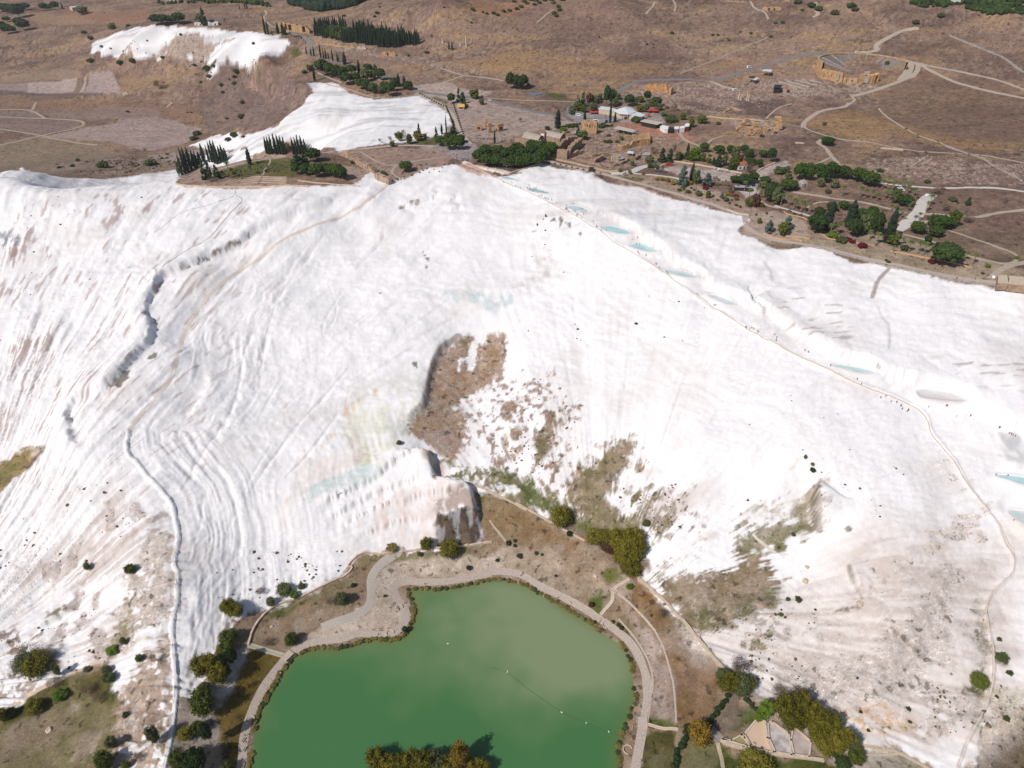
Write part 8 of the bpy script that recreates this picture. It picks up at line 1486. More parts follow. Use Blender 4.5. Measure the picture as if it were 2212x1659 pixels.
ruin_wall('A3', [(1372, 735), (1392, 720)], 9, 3, 'lone tan pier right of the orange-gold wall', M_STONE2, .2, endlow=False)
for i, (x, y_, w_, h_) in enumerate(((1945, 985, 12, 9), (1910, 1010, 9, 5), (2030, 1000, 12, 7), (1975, 1015, 10, 5), (2050, 1035, 12, 6), (2115, 1010, 8, 7), (2200, 1000, 16, 13), (1920, 1035, 8, 4), (2000, 1045, 9, 4))):
    p = g3('A3', x, y_); root = empty('ruin_block', p, rnd.uniform(-.4, .4), f'broken tan ruin block of the ruined church by the fork, {ORD[sorted([1945, 1910, 2030, 1975, 2050, 2115, 2200, 1920, 2000]).index(x)]} from the left', 'ruin', 'ruined church blocks'); b = MB()
    for k in range(6): b.box((rnd.uniform(-.3, .3)*w_*.4, rnd.uniform(-.3, .3), h_*k/6-.5), (w_*rnd.uniform(.35, .6), w_*.3, h_/6+.5), rnd.uniform(-.2, .2))
    b.obj('masonry', M_STONE2, root)
ruin_wall('A2', [(258, 228), (330, 238), (400, 248), (500, 258)], 13, 4, 'ruined bath arcade of golden arches left of the cypress wood', M_STONE2, .2, openings=[(.25, .33, .1, .75), (.38, .46, .1, .75), (.78, .88, .1, .75)], dark=True, step=1.5)
ruin_wall('A2', [(600, 345), (680, 352), (760, 362), (850, 372)], 4.5, 2.5, 'broken colonnade wall in front of the cypress wood', M_STONE2, .7)
ruin_wall('A2', [(1050, 425), (1100, 428), (1160, 432)], 7, 3, 'golden ruined gate below the cypress wood', M_STONE2, .4, openings=[(.4, .5, 0, .6)], dark=True); ruin_wall('A2', [(860, 372), (930, 378)], 6, 2.5, 'pale standing columns at the end of the colonnade wall', M_CREAM, .8)
for i, (x, y_, h_) in enumerate(((1700, 360, 14), (1518, 330, 6), (1655, 352, 4))):
    p = g3('A2', x, y_); root = empty('standing_column', p, 0, ['tall pale standing column in the dry field', 'short white stone marker left of the tall column', 'fallen white block beside the tall column'][i], 'column'); b = MB(); b.tube((0, 0, -.5), (0, 0, h_), 1.1, .9, 8); b.obj('shaft', M_CREAM, root); b = MB(); b.box((0, 0, -.5), (3.2, 3.2, 1.4)); b.obj('plinth', M_CREAM, root)
ruin_wall('A4', [(190, 75), (240, 78), (340, 75)], 6, 4, 'tan hilltop ruin row on the skyline track', M_STONE2, .5, openings=[(.3, .4, 0, .5), (.6, .7, 0, .5)], dark=True)
ruin_wall('A4', [(-100, 10), (0, 15), (80, 20)], 3, 3, 'broken tan wall line at the top of the hill', M_STONE, .6); ruin_wall('A4', [(1640, 270), (1750, 320), (1900, 380), (2030, 430), (2130, 500), (2212, 560)], 2.0, 4, 'grey rubble line of the old town wall crossing the right hill', M_GSTONE, .7, step=2.5)
ruin_wall('B4', [(1600, 20), (1900, 120), (2000, 190), (2200, 290)], 1.2, 2, 'low grey rubble line across the dry ground at the right', M_GSTONE, .8, step=1.6); ruin_wall('B4', [(1340, 180), (1420, 130), (1470, 95)], 1.0, 1.6, 'low grey rubble line near the thin columns', M_GSTONE, .8); ruin_wall('B4', [(1105, 40), (1170, 45), (1280, 55)], 1.4, 1.4, 'pale low foundation wall on the dry ground', M_CREAM, .2)
ruin_wall('A4', [(445, 1105), (515, 1110)], 1.4, 1.4, 'short pale foundation strip left of the forked path', M_CREAM, .2)
ruin_wall('A3', [(1230, 760), (1300, 775), (1420, 770)], 2.5, 2, 'low rubble wall under the orange-gold ruin', M_STONE, .7); ruin_wall('A3', [(1790, 870), (1860, 840), (1930, 855)], 2.5, 2, 'low tan wall beside the white column pair', M_STONE2, .6); ruin_wall('A3', [(1640, 895), (1800, 915), (2100, 935)], 1.2, 1.6, 'thin pale wall line across the excavation', M_CREAM, .6)
for i, (x, y_) in enumerate(((1905, 765), (1922, 770), (1968, 775), (1982, 778))): p = g3('A3', x, y_); root = empty('standing_column', p, 0, f'white standing column in the excavation, {ORD[i]} from the left', 'column', 'white columns in the excavation'); b = MB(); b.tube((0, 0, -.5), (0, 0, 8-2*(i % 2)), .8, .7, 7); b.obj('shaft', M_CREAM, root); b = MB(); b.box((0, 0, -.3), (2.2, 2.2, .6)); b.obj('plinth', M_CREAM, root)
for i, p in enumerate(([(320, 632), (400, 650), (530, 690)], [(380, 628), (470, 650), (560, 672)], [(450, 622), (540, 642), (620, 660)], [(560, 620), (620, 632), (650, 640)], [(330, 690), (420, 708), (560, 705)])): ruin_wall('A4', p, 1.6, 2.5, f'white rubble terrace row below the theatre, {ORD[i]} of five', mat('pale_rubble', (.40, .34, .30), rough=.95, noise=.25, scale=1), .7, group='rubble rows below the theatre', step=1.5)
P0 = g3('E3', 900, 470); top = T('E3', [(1080, 165)])[0]; rx, ry, rz_ = ray(*top); RY = 46.0; tt = (P0.y+RY)/ry; ztop = CZ+rz_*tt
rx2 = T('E3', [(430, 300)])[0]; RX = 50.0
croot = empty('theatre', P0, 0, 'ancient stone theatre with half-round seating and a golden stage wall on the hill', 'theatre')
V = []; F = []; NRW = 16; NS = 40; hs = max(ztop-P0.z, 8)
cx0 = (g3('E3', 1080, 430).x-P0.x)
for r_ in range(NRW+1):
    k = .36+.64*r_/NRW
    for lev in (0, 1):
        zz = hs*((r_-1+lev)/NRW)**1.0 if r_ else (.2 if lev == 0 else 0.2)
        zz = hs*max(0, r_-1+lev)/NRW
        for s in range(NS+1):
            a = math.pi*(-.06+1.12*s/NS); V.append((cx0+math.cos(a)*RX*k, math.sin(a)*RY*k, zz+.3))
for r_ in range((NRW+1)*2-1):
    for s in range(NS): i = r_*(NS+1)+s; F.append((i, i+1, i+NS+2, i+NS+1))
b = MB(); b.add(V, F); b.obj('seating', mat('worn_seats', (.27, .23, .205), rough=.95, noise=.2, scale=.5), croot)
for q in range(7):
    a = math.pi*(.05+.9*q/6); b = MB()
    for r_ in range(NRW): k = .37+.64*r_/NRW; b.box((cx0+math.cos(a)*RX*k, math.sin(a)*RY*k, hs*r_/NRW+.35), (3.2, 1.2, hs/NRW+.25), a)
    b.obj('stair', M_GSTONE, croot)
for sg in (-.06, 1.06):
    a = math.pi*sg; u_, w_ = math.cos(a), math.sin(a); b = MB(); b.add([(cx0+u_*RX*.36, w_*RY*.36, -8), (cx0+u_*RX*.36, w_*RY*.36, .5), (cx0+u_*RX, w_*RY, hs+.4), (cx0+u_*RX, w_*RY, -8)], [(0, 1, 2, 3)]); b.obj('end_wall', M_STONE, croot)
V = []; F = []
for s in range(NS+1):
    a = math.pi*(-.06+1.12*s/NS)
    for k, zz in ((1.0, hs-.5), (1.0, hs+1.8), (1.05, hs+1.8), (1.05, -14)): V.append((cx0+math.cos(a)*RX*k, math.sin(a)*RY*k, zz))
for s in range(NS):
    for j in range(3): i = s*4+j; F.append((i, i+1, i+5, i+4))
b = MB(); b.add(V, F); b.obj('rim_wall', M_STONE2, croot)
b = MB(); 
b.prism([(cx0+math.cos(math.pi*k/16)*RX*.36, math.sin(math.pi*k/16)*RY*.36) for k in range(17)], -.5, .35); b.obj('orchestra', mat('orchestra_floor', (.34, .28, .24), rough=.95, noise=.3, scale=.5), croot)
def stage(pts, h, th, openings, nm, m_, jag=.08):
    r0 = ruin_wall('E3', pts, h, th, None, m_, jag, openings, .8, nm, None, None, endlow=False, dark=True)
    kids = list(r0.children); loc = r0.location.copy()
    for k_, c in enumerate(kids):
        c.parent = croot; c.location = loc-P0; c.name = nm if k_ == 0 else 'dark_opening'
    bpy.data.objects.remove(r0)
stage([(392, 588), (520, 612), (650, 640), (768, 662)], 11, 3, [(.27, .29, .5, .68), (.38, .40, .5, .62), (.49, .51, .35, .65), (.60, .62, .55, .62), (.71, .73, .5, .62), (.82, .85, .45, .62), (.12, .15, .2, .5)], 'stage_wall', M_STONE2)
stage([(768, 662), (860, 672), (1050, 690)], 7, 3, [(.05, .10, .0, .75), (.30, .35, 0, .7), (.62, .70, .2, .5)], 'stage_wall', M_STONE2, .35)
stage([(1060, 690), (1120, 692), (1175, 692)], 12, 4, [(.8, 1, 0, .8)], 'stage_wall', M_STONE2, .15)
stage([(1190, 692), (1310, 678), (1400, 655)], 10, 5, [(.6, .85, 0, .75)], 'stage_wall', mat('bright_golden_stone', (.55, .34, .16), rough=.95, noise=.2, scale=.3, bump=.4), .12)
stage([(330, 520), (380, 560), (395, 590)], 9, 3, [(.3, .4, .2, .5)], 'stage_wall', M_STONE2, .3)
stage([(240, 410), (320, 420), (420, 430)], 5, 3, [], 'stage_wall', M_STONE2, .3)
for pts, m_, z_ in (([(400, 425), (440, 420), (800, 490), (740, 520)], M_GSTONE, 9.5), ([(1170, 560), (1180, 480), (1290, 465), (1280, 570)], M_GSTONE, 9.0)):
    W = [at_z(*T('E3', [q])[0], P0.z-6+z_) for q in pts]; b = MB(); b.prism([(a-P0.x, c-P0.y) for a, c in W], -4, z_-6); b.obj('terrace_slab', m_, croot)
def stones(label, polys, n, size, mt, seed):
    r = np.random.default_rng(seed); pts = []
    for t, p in polys:
        W = np.array(SF.line(T(t, p))); lo, hi_ = W.min(0), W.max(0); q = r.random((n*5, 2))*(hi_-lo)+lo; pts.append(q[inside(q[:, 0], q[:, 1], [tuple(a) for a in W])][:n])
    P = np.vstack(pts); P = P[fbm(P[:, 0]/14, P[:, 1]/14, 160+seed, 2)+.25*(r.random(len(P))-.5) > -.05]; N = len(P); z = SF.h(P[:, 0], P[:, 1]); s = size*(.4+r.random((N, 3))**2*1.6); a = r.random(N)*6.28
    cube = np.array([(-.5, -.5, -.2), (.5, -.5, -.2), (.5, .5, -.2), (-.5, .5, -.2), (-.45, -.5, .5), (.5, -.4, .55), (.45, .5, .5), (-.5, .4, .42)])
    V = cube[None]*s[:, None, :]; x = V[:, :, 0]*np.cos(a)[:, None]-V[:, :, 1]*np.sin(a)[:, None]; y_ = V[:, :, 0]*np.sin(a)[:, None]+V[:, :, 1]*np.cos(a)[:, None]
    V = np.stack([x+P[:, 0:1], y_+P[:, 1:2], V[:, :, 2]+z[:, None]], -1).reshape(-1, 3)
    fq = np.array([(3, 2, 1, 0), (4, 5, 6, 7), (0, 1, 5, 4), (1, 2, 6, 5), (2, 3, 7, 6), (3, 0, 4, 7)]); FF = (fq[None]+np.arange(N)[:, None, None]*8).reshape(-1, 4)
    o = bpy.data.objects.new('scattered_stones', mesh_np('scattered_stones', V, FF, None, mt, False)); S.collection.objects.link(o); tag(o, label, 'stones', None, 'stuff')
stones('tumbled tan building stones across the bath ruins', [('A3', [(300, 1030), (700, 940), (1200, 1040), (1450, 1100), (1240, 1170), (1180, 1250), (1000, 1280), (880, 1290), (480, 1210)])], 1500, 1.0, M_STONE, 21)
stones('pale fallen blocks in the hillside excavations', [('A3', [(1050, 700), (1250, 640), (1650, 640), (1900, 700), (2212, 760), (2100, 860), (1700, 880), (1400, 820)]), ('A4', [(100, 640), (400, 590), (650, 640), (900, 640), (1080, 660), (850, 760), (300, 740)]), ('A3', [(1850, 950), (2212, 950), (2212, 1040), (1950, 1040)])], 520, 1.0, M['pale_rubble'], 22)
stones('pale stones strewn across the dry town plateau', [('A2', [(550, 330), (900, 350), (1150, 420), (1600, 480), (2000, 600), (1500, 540), (1100, 460), (700, 400)]), ('B4', [(900, 80), (1700, 100), (2212, 170), (2212, 330), (1500, 300), (1000, 180)]), ('A2', [(1700, 1040), (2100, 1040), (2212, 1080), (1900, 1110), (1720, 1100)])], 420, .9, M['pale_rubble'], 23)
stones('pale curb stones and blocks beside the first car park', [('A3', [(560, 1000), (650, 940), (700, 960), (620, 1010)]), ('A3', [(1220, 1060), (1400, 1090), (1360, 1120), (1240, 1100)])], 160, 1.0, M_CREAM, 24)
for t, pts, lb in (('E4', [(0, 20), (200, 50), (350, 80), (510, 125)], 'dark railing along the red gravel strip'), ('E4', [(510, 125), (430, 170), (340, 190)], 'dark railing turning back from the red gravel strip'), ('E2', [(470, 570), (700, 625), (1000, 690), (1200, 730)], 'dark railing in front of the bath ruins, west part'), ('E2', [(1280, 745), (1450, 790), (1620, 800), (1760, 745)], 'dark railing in front of the bath ruins, east part')):
    P = lined(t, pts, 2.4); o = Vector((P[0, 0], P[0, 1], hgt(*P[0]))); root = empty('railing', o, 0, lb, 'railing'); pm = MB(); pm.box((0, 0, -.2), (.14, .14, 2.0)); pm = pm.mesh('post', M['grey_metal'])
    rl = MB()
    for i in range(len(P)):
        z = hgt(*P[i]); part('post', pm, root).location = (P[i, 0]-o.x, P[i, 1]-o.y, z-o.z)
        if i: 
            for hh in (.9, 1.7): rl.tube((P[i-1, 0]-o.x, P[i-1, 1]-o.y, hgt(*P[i-1])-o.z+hh), (P[i, 0]-o.x, P[i, 1]-o.y, z-o.z+hh), .06, .06, 4)
    rl.obj('rail', M['grey_metal'], root)
def vehicle(t, x, y_, rz, label, col, kind='car'):
    p = g3(t, x, y_); L, W_, H = {'car': (4.5, 1.85, 1.5), 'van': (6.4, 2.3, 2.7), 'truck': (6.5, 2.3, 2.6)}[kind]
    root = empty('parked_'+kind, p+Vector((0, 0, .05)), rz, label, kind); cm = mat('paint_'+col, {'white': (.80, .80, .80), 'dark': (.035, .035, .045), 'silver': (.45, .46, .48), 'red': (.4, .05, .04), 'yellow': (.55, .38, .08)}[col], rough=.3, spec=.5)
    if kind == 'car': prof = [(-L/2, .35), (-L/2, .85), (-L*.42, .95), (-L*.30, 1.42), (L*.08, 1.45), (L*.24, .98), (L*.46, .85), (L/2, .6), (L/2, .35)]
    else: prof = [(-L/2, .4), (-L/2, H*.95), (-L*.46, H), (L*.28, H), (L*.40, H*.6), (L/2, H*.5), (L/2, .4)]
    b = MB(); n = len(prof); V = [(a, -W_/2, z) for a, z in prof]+[(a, W_/2, z) for a, z in prof]
    b.add(V, [tuple(range(n)), tuple(range(2*n-1, n-1, -1))]+[(i, n+i, n+(i+1) % n, (i+1) % n) for i in range(n)]); b.obj('body', cm, root)
    g = mat('car_glass', (.03, .035, .045), rough=.1, spec=.6)
    for s in (-1, 1):
        b = MB(); z0, z1 = (.98, 1.36) if kind == 'car' else (H*.58, H*.88); x0, x1 = (-L*.28, L*.12) if kind == 'car' else (-L*.44, L*.28); b.box(((x0+x1)/2, s*(W_/2+.005), z0), (x1-x0, .03, z1-z0), taper=1); b.obj('side_window', g, root)
    b = MB(); 
    if kind == 'car': b.prism([(L*.10, -W_*.44), (L*.22, -W_*.46), (L*.22, W_*.46), (L*.10, W_*.44)], [1.3, .95, .95, 1.3], [1.45, 1.04, 1.04, 1.45])
    else: b.prism([(L*.29, -W_*.44), (L*.39, -W_*.44), (L*.39, W_*.44), (L*.29, W_*.44)], [H*.8, H*.5, H*.5, H*.8], [H*.99, H*.66, H*.66, H*.99])
    b.obj('windscreen', g, root)
    wm_ = MB(); wm_.tube((0, -.13, 0), (0, .13, 0), .34, .34, 10); wm_ = wm_.mesh('wheel', mat('tyre', (.02, .02, .02), rough=.9))
    for a in (-L*.32, L*.32):
        for s in (-1, 1): part('wheel', wm_, root).location = (a, s*(W_/2-.12), .34)
vehicle('E1', 455, 458, -.25, 'white minibus parked under the trees at the cafe turning circle', 'white', 'van'); vehicle('E1', 692, 540, .1, 'white van parked beside the ruined facade', 'white', 'van'); vehicle('E1', 585, 498, 0, 'yellowish car on the cafe car park beside a cypress', 'yellow'); vehicle('E1', 790, 570, -.1, 'dark car left of the small round cypress', 'dark')
vehicle('E1', 1110, 500, .3, 'dark green skip-like van in front of the cafe awning', 'dark', 'van'); vehicle('F5', 1868, 605, -.2, 'white car driving on the plateau road past the kiosk', 'white'); vehicle('A3', 1988, 525, .35, 'white van climbing the road towards the theatre', 'white', 'van'); vehicle('A3', 1878, 700, .3, 'white truck in the excavation at the end of the spur road', 'white', 'truck')
vehicle('E3', 1045, 135, 0, 'white car parked above the theatre rim', 'white'); vehicle('E4', 1095, 618, -.15, 'dark-windowed silver car, left of the pair on the pale lot', 'silver'); vehicle('E4', 1162, 632, .1, 'white car, right of the pair on the pale lot', 'white'); vehicle('E4', 250, 548, .0, 'red and white truck at the west end of the pale lot', 'red', 'truck')
vehicle('B4', 1256, 368, -.1, 'white van parked in the palm grove', 'white', 'van'); vehicle('B4', 1472, 407, .3, 'white car at the top of the wide pale road', 'white'); vehicle('E5', 368, 85, .5, 'dark car on the pale road north of the pines', 'dark'); vehicle('B4', 1590, 358, 0, 'dark car beside the brown shrub on the white path', 'dark'); vehicle('B4', 1970, 1035, 1.2, 'white car at the corner of the stone hall', 'white')
for t, x, y_, h_, lb in (('F1', 785, 150, 9, 'tall pale lamp post at the head of the ridge path'), ('F5', 1200, 1385, 8, 'pale lamp post in front of the plaza pine clump'), ('F1', 1590, 212, 5, 'lamp post at the tip of the umbrella pine grove'), ('E4', 2052, 860, 6, 'dark lamp post beside the pale road'), ('F5', 1210, 1560, 7, 'lamp post at the plaza edge above the crowd')):
    p = g3(t, x, y_); root = empty('lamp_post', p, 0, lb, 'lamp post'); b = MB(); b.tube((0, 0, -.2), (0, 0, h_), .16, .09, 6); b.obj('pole', M_CREAM if h_ > 6.5 else M['grey_metal'], root); b = MB(); b.box((0, 0, h_), (.9, .5, .3)); b.obj('lamp_head', M['grey_metal'], root)
for i, (t, x, y_, rz) in enumerate((('D2', 300, 1370, 1.2), ('D2', 310, 1440, 1.35), ('D2', 435, 1070, 1.0), ('D2', 490, 975, .95), ('D2', 575, 860, .9), ('D2', 300, 1565, 1.5), ('D2', 1490, 350, 2.2), ('D3', 1085, 1270, 1.2), ('D3', 600, 310, -.6), ('C2', 1905, 1440, .1))):
    p = g3(t, x, y_); root = empty('park_bench', p+Vector((0, 0, .15)), rz, ['bench nearest the two people on the west path', 'second bench up from the bottom on the west path', 'bench at the bend of the west path by the reeds', 'bench halfway up the west lake path', 'bench just below the slab bridge on the west path', 'bench at the very bottom of the west lake path', 'curved-side bench on the gravel spit by the lake', 'bench on the east path below the slab bridge', 'bench on the northeast lake path', 'bench below the dark rock face on the dusty ground'][i], 'bench', 'benches round the lake')
    b = MB(); b.box((0, 0, .42), (2.2, .6, .1)); b.obj('seat', M_CREAM, root); b = MB(); b.box((0, .28, .5), (2.2, .08, .5)); b.obj('backrest', M_CREAM, root)
    lg = MB(); lg.box((0, 0, -.2), (.15, .5, .62)); lg = lg.mesh('leg', M_GSTONE)
    for s in (-.9, .9): part('leg', lg, root).location = (s, 0, 0)
def ring_seat(t, x, y_, r, label):
    p = g3(t, x, y_); b = MB(); n = 18; V = []; F = []
    for k in range(n):
        a = math.pi*1.5*k/(n-1)
        for rr, zz in ((r, 0), (r, .5), (r-.4, .5), (r-.4, 0)): V.append((math.cos(a)*rr, math.sin(a)*rr, zz-.0))
    for k in range(n-1):
        for j in range(3): i = k*4+j; F.append((i, i+4, i+5, i+1))
    b.add(V, F); o = b.obj('ring_seat', M_CREAM); o.location = p+Vector((0, 0, .12)); tag(o, label, 'seat', 'curved seats round the lake')
ring_seat('D2', 350, 1210, 2.2, 'pale curved stone seat on the west lake path'); ring_seat('D2', 1430, 540, 2.2, 'pale curved stone seat at the end of the gravel spit'); ring_seat('D3', 885, 480, 2.2, 'pale curved stone seat on the northeast shore'); ring_seat('D3', 1050, 1440, 2.2, 'pale curved stone seat on the southeast shore'); ring_seat('D2', 1500, 345, 2.0, 'pale curved stone seat on the gravel spit')
for i, (t, x, y_, lb) in enumerate((('D2', 1875, 620, 'white swan in the middle of the green lake'), ('D3', 122, 838, 'white bird on the lake left of the floating line'), ('D3', 541, 1150, 'white bird at the floating line'), ('D3', 730, 1232, 'pale bird at the end of the floating line'), ('D3', 905, 1300, 'pale bird near the east shore reeds'))):
    u, v = T(t, [(x, y_)])[0]; px, py = at_z(u, v, .1); b = MB(); V = []; F = []; n = 8
    for j, (xx, rr, zz) in enumerate(((-.9, .05, .3), (-.6, .28, .12), (0, .42, .1), (.45, .32, .12), (.7, .12, .25), (.78, .09, .6), (.85, .10, .85), (1.1, .03, .8))):
        for k in range(n): a = 2*math.pi*k/n; V.append((xx+(math.cos(a)*rr*.3 if j > 4 else 0), math.cos(a)*rr if j <= 4 else math.cos(a)*rr, zz+math.sin(a)*rr*(.7 if j < 5 else .4)))
    for j in range(7):
        for k in range(n): F.append((j*n+k, j*n+(k+1) % n, (j+1)*n+(k+1) % n, (j+1)*n+k))
    b.add(V, F); o = b.obj('water_bird', M_WHITE, None, True); o.location = (px, py, 0); o.scale = (.65,)*3; o.rotation_euler = (0, 0, i*1.3); tag(o, lb, 'bird', 'white birds on the lake')
b = MB(); W = [at_z(*T('D3', [q])[0], .08) for q in ((0, 800), (122, 840), (280, 970), (541, 1150), (730, 1232), (905, 1305), (1000, 1335))]
W = resample(W, 3)
for i in range(len(W)-1): b.tube((*W[i], .08), (*W[i+1], .08), .07, .07, 4)
o = b.obj('floating_line', mat('dark_rope', (.07, .10, .05), rough=.9)); tag(o, 'thin dark floating line stretched across the green lake', 'rope')
for i, (t, x, y_, s, lb) in enumerate((('C2', 1395, 640, .1, ''), ('D4', 540, 30, 1.2, 'rounded pale boulder on the white slope above the scrub'), ('D4', 525, 140, 1.7, 'larger tan boulder with a dark foot, upper right slope'), ('D4', 950, 310, 1.9, 'pale rock outcrop with a green tuft on the right slope'), ('D3', 800, 95, 1.5, 'white stone beside the autumn trees'), ('D1', 380, 1285, 1.6, 'white stone on the grass at the lower left'), ('B2', 1035, 842, 1.3, 'pale ring-shaped rock on the upper white slope'), ('D2', 515, 490, .8, 'small white stone on the dusty ground west of the lake'))[1:]):
    p = g3(t, x, y_); me = bpy.data.meshes.new('boulder'); bm_ = bmesh.new(); bmesh.ops.create_icosphere(bm_, subdivisions=2, radius=s)
    for v in bm_.verts: v.co *= 1+.28*math.sin(v.co.x*3+i)*math.cos(v.co.y*2.5+i*2)+rnd.uniform(-.06, .06); v.co.z *= .65
    bm_.to_mesh(me); bm_.free(); me.materials.append(M_CREAM); o = bpy.data.objects.new('boulder', me); S.collection.objects.link(o); o.location = p; tag(o, lb, 'boulder')
def body(pose):
    me = bpy.data.meshes.new('body')
    st = {'stand': (.10, .10, .12, .05), 'walk': (.32, -.30, .30, -.28), 'wade': (.15, -.12, .45, .40)}[pose]
    v = [(0, 0, .95), (0, 0, 1.18), (0, 0, 1.42), (0, .01, 1.53), (0, .02, 1.66), (-.19, 0, 1.40), (-.24, st[2]*.4, 1.13), (-.23, st[2], .90), (.19, 0, 1.40), (.24, st[3]*.4, 1.13), (.23, st[3], .90),
         (-.10, 0, .90), (-.11, st[0]*.6, .50), (-.11, st[0], .09), (-.11, st[0]+.14, .04), (.10, 0, .90), (.11, st[1]*.5, .50), (.11, st[1], .09), (.11, st[1]+.14, .04)]
    e = [(0, 1), (1, 2), (2, 3), (3, 4), (2, 5), (5, 6), (6, 7), (2, 8), (8, 9), (9, 10), (0, 11), (11, 12), (12, 13), (13, 14), (0, 15), (15, 16), (16, 17), (17, 18)]
    me.from_pydata(v, e, []); o = bpy.data.objects.new('body', me); S.collection.objects.link(o)
    o.modifiers.new('s', 'SKIN'); r = [.155, .14, .15, .055, .11, .06, .048, .038, .06, .048, .038, .09, .065, .042, .035, .09, .065, .042, .035]
    for i, sv in enumerate(me.skin_vertices[0].data): sv.radius = (r[i], r[i]*(.75 if i in (0, 1, 2) else 1)); sv.use_root = (i == 0)
    o.modifiers.new('u', 'SUBSURF').levels = 1
    dg = bpy.context.evaluated_depsgraph_get(); dg.update(); m2 = bpy.data.meshes.new_from_object(o.evaluated_get(dg)); bpy.data.objects.remove(o); return m2
SKIN = mat('skin', (.42, .25, .17), rough=.6)
CLOTH = {'dark': (.03, .03, .045), 'navy blue': (.03, .05, .18), 'red': (.42, .04, .05), 'white': (.70, .69, .68), 'pink': (.55, .16, .22), 'blue': (.06, .20, .45)}
BODIES = {}
def person_mesh(pose, col):
    if (pose, col) not in BODIES:
        if pose not in BODIES: BODIES[pose] = body(pose)
        m = BODIES[pose].copy(); m.name = 'person_body'; m.materials.clear()
        for mm in (SKIN, mat('top_'+col.replace(' ', '_'), CLOTH[col], rough=.8), mat('trousers_'+('dark' if col != 'dark' else 'blue'), (.03, .03, .04) if col != 'dark' else (.05, .07, .13), rough=.8), mat('hair', (.03, .02, .015), rough=.8)): m.materials.append(mm)
        for f in m.polygons:
            z = f.center.z; x = abs(f.center.x)
            f.material_index = 3 if z > 1.66 or (z > 1.56 and f.center.y < 0) else 0 if z > 1.49 or (x > .2 and z < 1.0) else 1 if z > .93 else (2 if z > (.1 if pose != 'wade' else .55) else 0)
            f.use_smooth = True
        BODIES[(pose, col)] = m
    return BODIES[(pose, col)]
def crowd(t, ctx, pts, group, poses=('walk', 'stand'), sc=1.12):
    rec = []
    for i, q in enumerate(pts): rec.append((q[0], q[1], q[2] if len(q) > 2 else rnd.choice(['dark', 'dark', 'navy blue', 'dark', 'red', 'pink', 'white', 'blue'])))
    cnt = {}; 
    for r in rec: cnt[r[2]] = cnt.get(r[2], 0)+1
    seen = {}
    for x, y_, col in sorted(rec):
        k = seen.get(col, 0); seen[col] = k+1
        p = g3(t, x, y_+3); o = bpy.data.objects.new('person', person_mesh(rnd.choice(poses), col)); S.collection.objects.link(o); o.location = p+Vector((0, 0, .02)); o.rotation_euler = (0, 0, rnd.uniform(0, 6.28)); o.scale = (sc,)*3
        tag(o, f'person in {col} {ctx}'+(f', {ORD[k]} from the left' if cnt[col] > 1 else ''), 'person', group)
crowd('F1', 'in the crowd at the path head', [(905, 18), (912, 40), (908, 62), (918, 70), (980, 42), (995, 50), (1010, 55), (1022, 45), (1035, 50), (1048, 58), (1062, 52), (1078, 46), (1120, 42), (1003, 72), (1028, 68), (960, 92), (935, 97), (985, 60), (1055, 68), (1325, 188, 'red'), (1388, 280), (1410, 292), (1475, 282)], 'crowd at the path head')
crowd('B3', 'on the ridge path by the top pools', [(90, 302, 'red'), (155, 305), (185, 332), (222, 344), (196, 290), (390, 372), (366, 406), (385, 406), (410, 423), (419, 427), (428, 430), (437, 432), (462, 433, 'pink'), (465, 442, 'pink'), (498, 464), (289, 326)], 'visitors on the ridge path')
crowd('B3', 'standing in the crowded pool', [(275, 348), (292, 348), (300, 356), (328, 352), (343, 348)], 'bathers in the pools', ('wade',))
crowd('B3', 'beside the third pool', [(612, 468), (630, 468), (567, 508), (575, 508), (583, 514), (590, 526), (578, 502), (572, 515), (635, 522), (648, 532), (660, 542), (655, 556), (698, 512, 'dark'), (708, 550), (690, 567), (662, 552)], 'visitors beside the third pool')
crowd('B3', 'on the middle of the ridge path', [(783, 604), (810, 642), (812, 648), (845, 677), (883, 673, 'red'), (1125, 731, 'red'), (1084, 743, 'pink'), (1127, 841), (1135, 858), (1190, 867), (1265, 930, 'navy blue'), (1273, 933, 'navy blue'), (1290, 960), (1300, 968), (1350, 992), (1358, 1007), (1583, 1164, 'red'), (1713, 1254, 'navy blue'), (1726, 1252, 'navy blue')], 'visitors on the ridge path')
crowd('B3', 'wading in the fifth pool', [(1114, 780, 'dark'), (1138, 782, 'blue')], 'bathers in the pools', ('wade',))
crowd('B3', 'on the lower ridge path', [(1955, 1420), (1965, 1424), (1988, 1432), (2003, 1424), (2020, 1434), (2050, 1450), (2056, 1458), (2182, 1477, 'red'), (2198, 1502, 'dark'), (2193, 1522)], 'visitors on the ridge path')
crowd('C4', 'around the oval pool', [(518, 20, 'navy blue'), (545, 35, 'dark'), (717, 137, 'navy blue'), (923, 240, 'dark'), (955, 279, 'blue')], 'visitors around the oval pool')
crowd('C4', 'on the white shoulder below the dry pool', [(1103, 384, 'pink'), (1142, 374, 'dark'), (1183, 414, 'white'), (1226, 420, 'dark'), (1258, 448, 'dark'), (1270, 472, 'navy blue'), (1309, 490, 'navy blue'), (1317, 480, 'dark'), (1472, 458, 'navy blue'), (1609, 446, 'dark'), (1616, 448, 'pink'), (1688, 527, 'white'), (1796, 524, 'red')], 'visitors on the white shoulder')
crowd('C4', 'at the right edge terrace', [(2016, 616, 'dark'), (2024, 617, 'navy blue'), (2095, 661), (2110, 666, 'red'), (2125, 674, 'red'), (2140, 682, 'dark')], 'visitors at the right edge')
crowd('C4', 'in the lower right pool', [(1992, 984, 'dark'), (2082, 988, 'navy blue'), (2130, 1332, 'dark')], 'bathers in the pools', ('wade',))
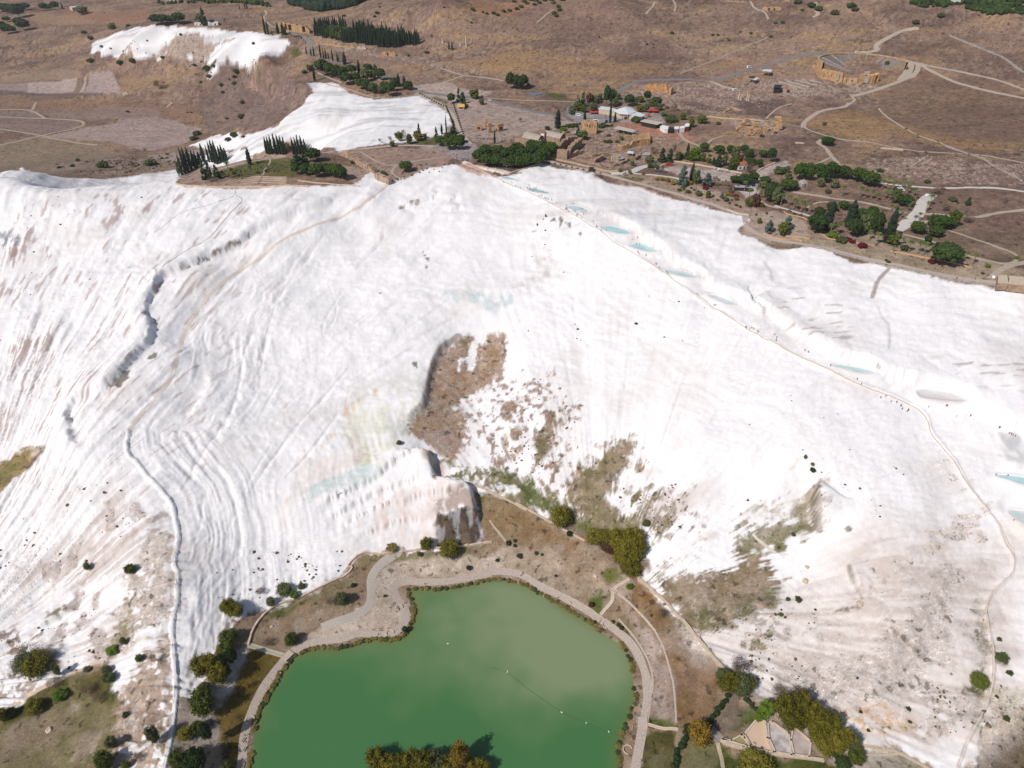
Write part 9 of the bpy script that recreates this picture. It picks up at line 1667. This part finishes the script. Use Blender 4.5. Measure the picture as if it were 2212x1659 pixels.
crowd('F5', 'on the plaza', [(1670, 1320), (1690, 1330), (1655, 1362), (1680, 1347), (1697, 1322), (1540, 1355), (1532, 1362), (1290, 1440), (1310, 1446), (1600, 1500), (1360, 1480)], 'visitors on the plaza')
crowd('B3', 'on the rim promenade', [(1217, 348, 'red'), (1490, 390, 'navy blue'), (1494, 394, 'dark'), (1622, 434, 'dark'), (1230, 350, 'pink')], 'walkers on the rim promenade')
crowd('B4', 'on the white path at the right', [(1738, 337), (1828, 332), (1862, 337, 'red'), (1875, 333, 'dark'), (1937, 335), (1285, 320)], 'walkers on the white path'); crowd('B4', 'on the garden path', [(1195, 828, 'dark'), (1215, 860, 'dark'), (1018, 885, 'dark'), (1690, 1045, 'dark'), (1830, 1052, 'dark')], 'walkers in the garden')
crowd('D3', 'on the lake path', [(226, 98, 'blue'), (238, 82, 'dark'), (510, 268, 'red'), (817, 475, 'navy blue'), (1062, 1322, 'navy blue'), (1143, 1530, 'white')], 'walkers on the lake path'); crowd('D2', 'on the west lake path', [(1541, 310, 'navy blue'), (1340, 553, 'navy blue'), (313, 1330, 'red'), (322, 1385, 'dark'), (1700, 163, 'red'), (540, 772, 'dark'), (110, 270, 'dark')], 'walkers on the lake path')
crowd('E1', 'on the cafe forecourt', [(820, 462), (765, 415), (778, 420), (725, 492, 'navy blue'), (672, 472, 'white'), (318, 487, 'dark'), (262, 465), (815, 455), (895, 560), (960, 490, 'blue'), (1370, 480), (1385, 490), (1410, 475)], 'visitors on the cafe forecourt')
crowd('E3', 'on the theatre rim', [(890, 165), (1120, 200, 'red'), (1135, 215, 'red'), (1165, 185), (1205, 190, 'navy blue'), (1260, 195), (1360, 202), (1490, 225), (1095, 172)], 'visitors on the theatre rim')
b = MB(); b.box((300, 2600, -60), (19000, 10600, 560)); o = b.obj('haze', simple_mat('haze_air', (1, 1, 1))); o['kind'] = 'stuff'
hm_ = o.data.materials[0]; n = hm_.node_tree.nodes; l = hm_.node_tree.links; n.remove(n['Principled BSDF'])
pv = n.new('ShaderNodeVolumePrincipled'); pv.inputs['Color'].default_value = (.93, .95, 1.0, 1); pv.inputs['Density'].default_value = .00005; pv.inputs['Anisotropy'].default_value = .2
l.new(pv.outputs[0], n['Material Output'].inputs['Volume'])
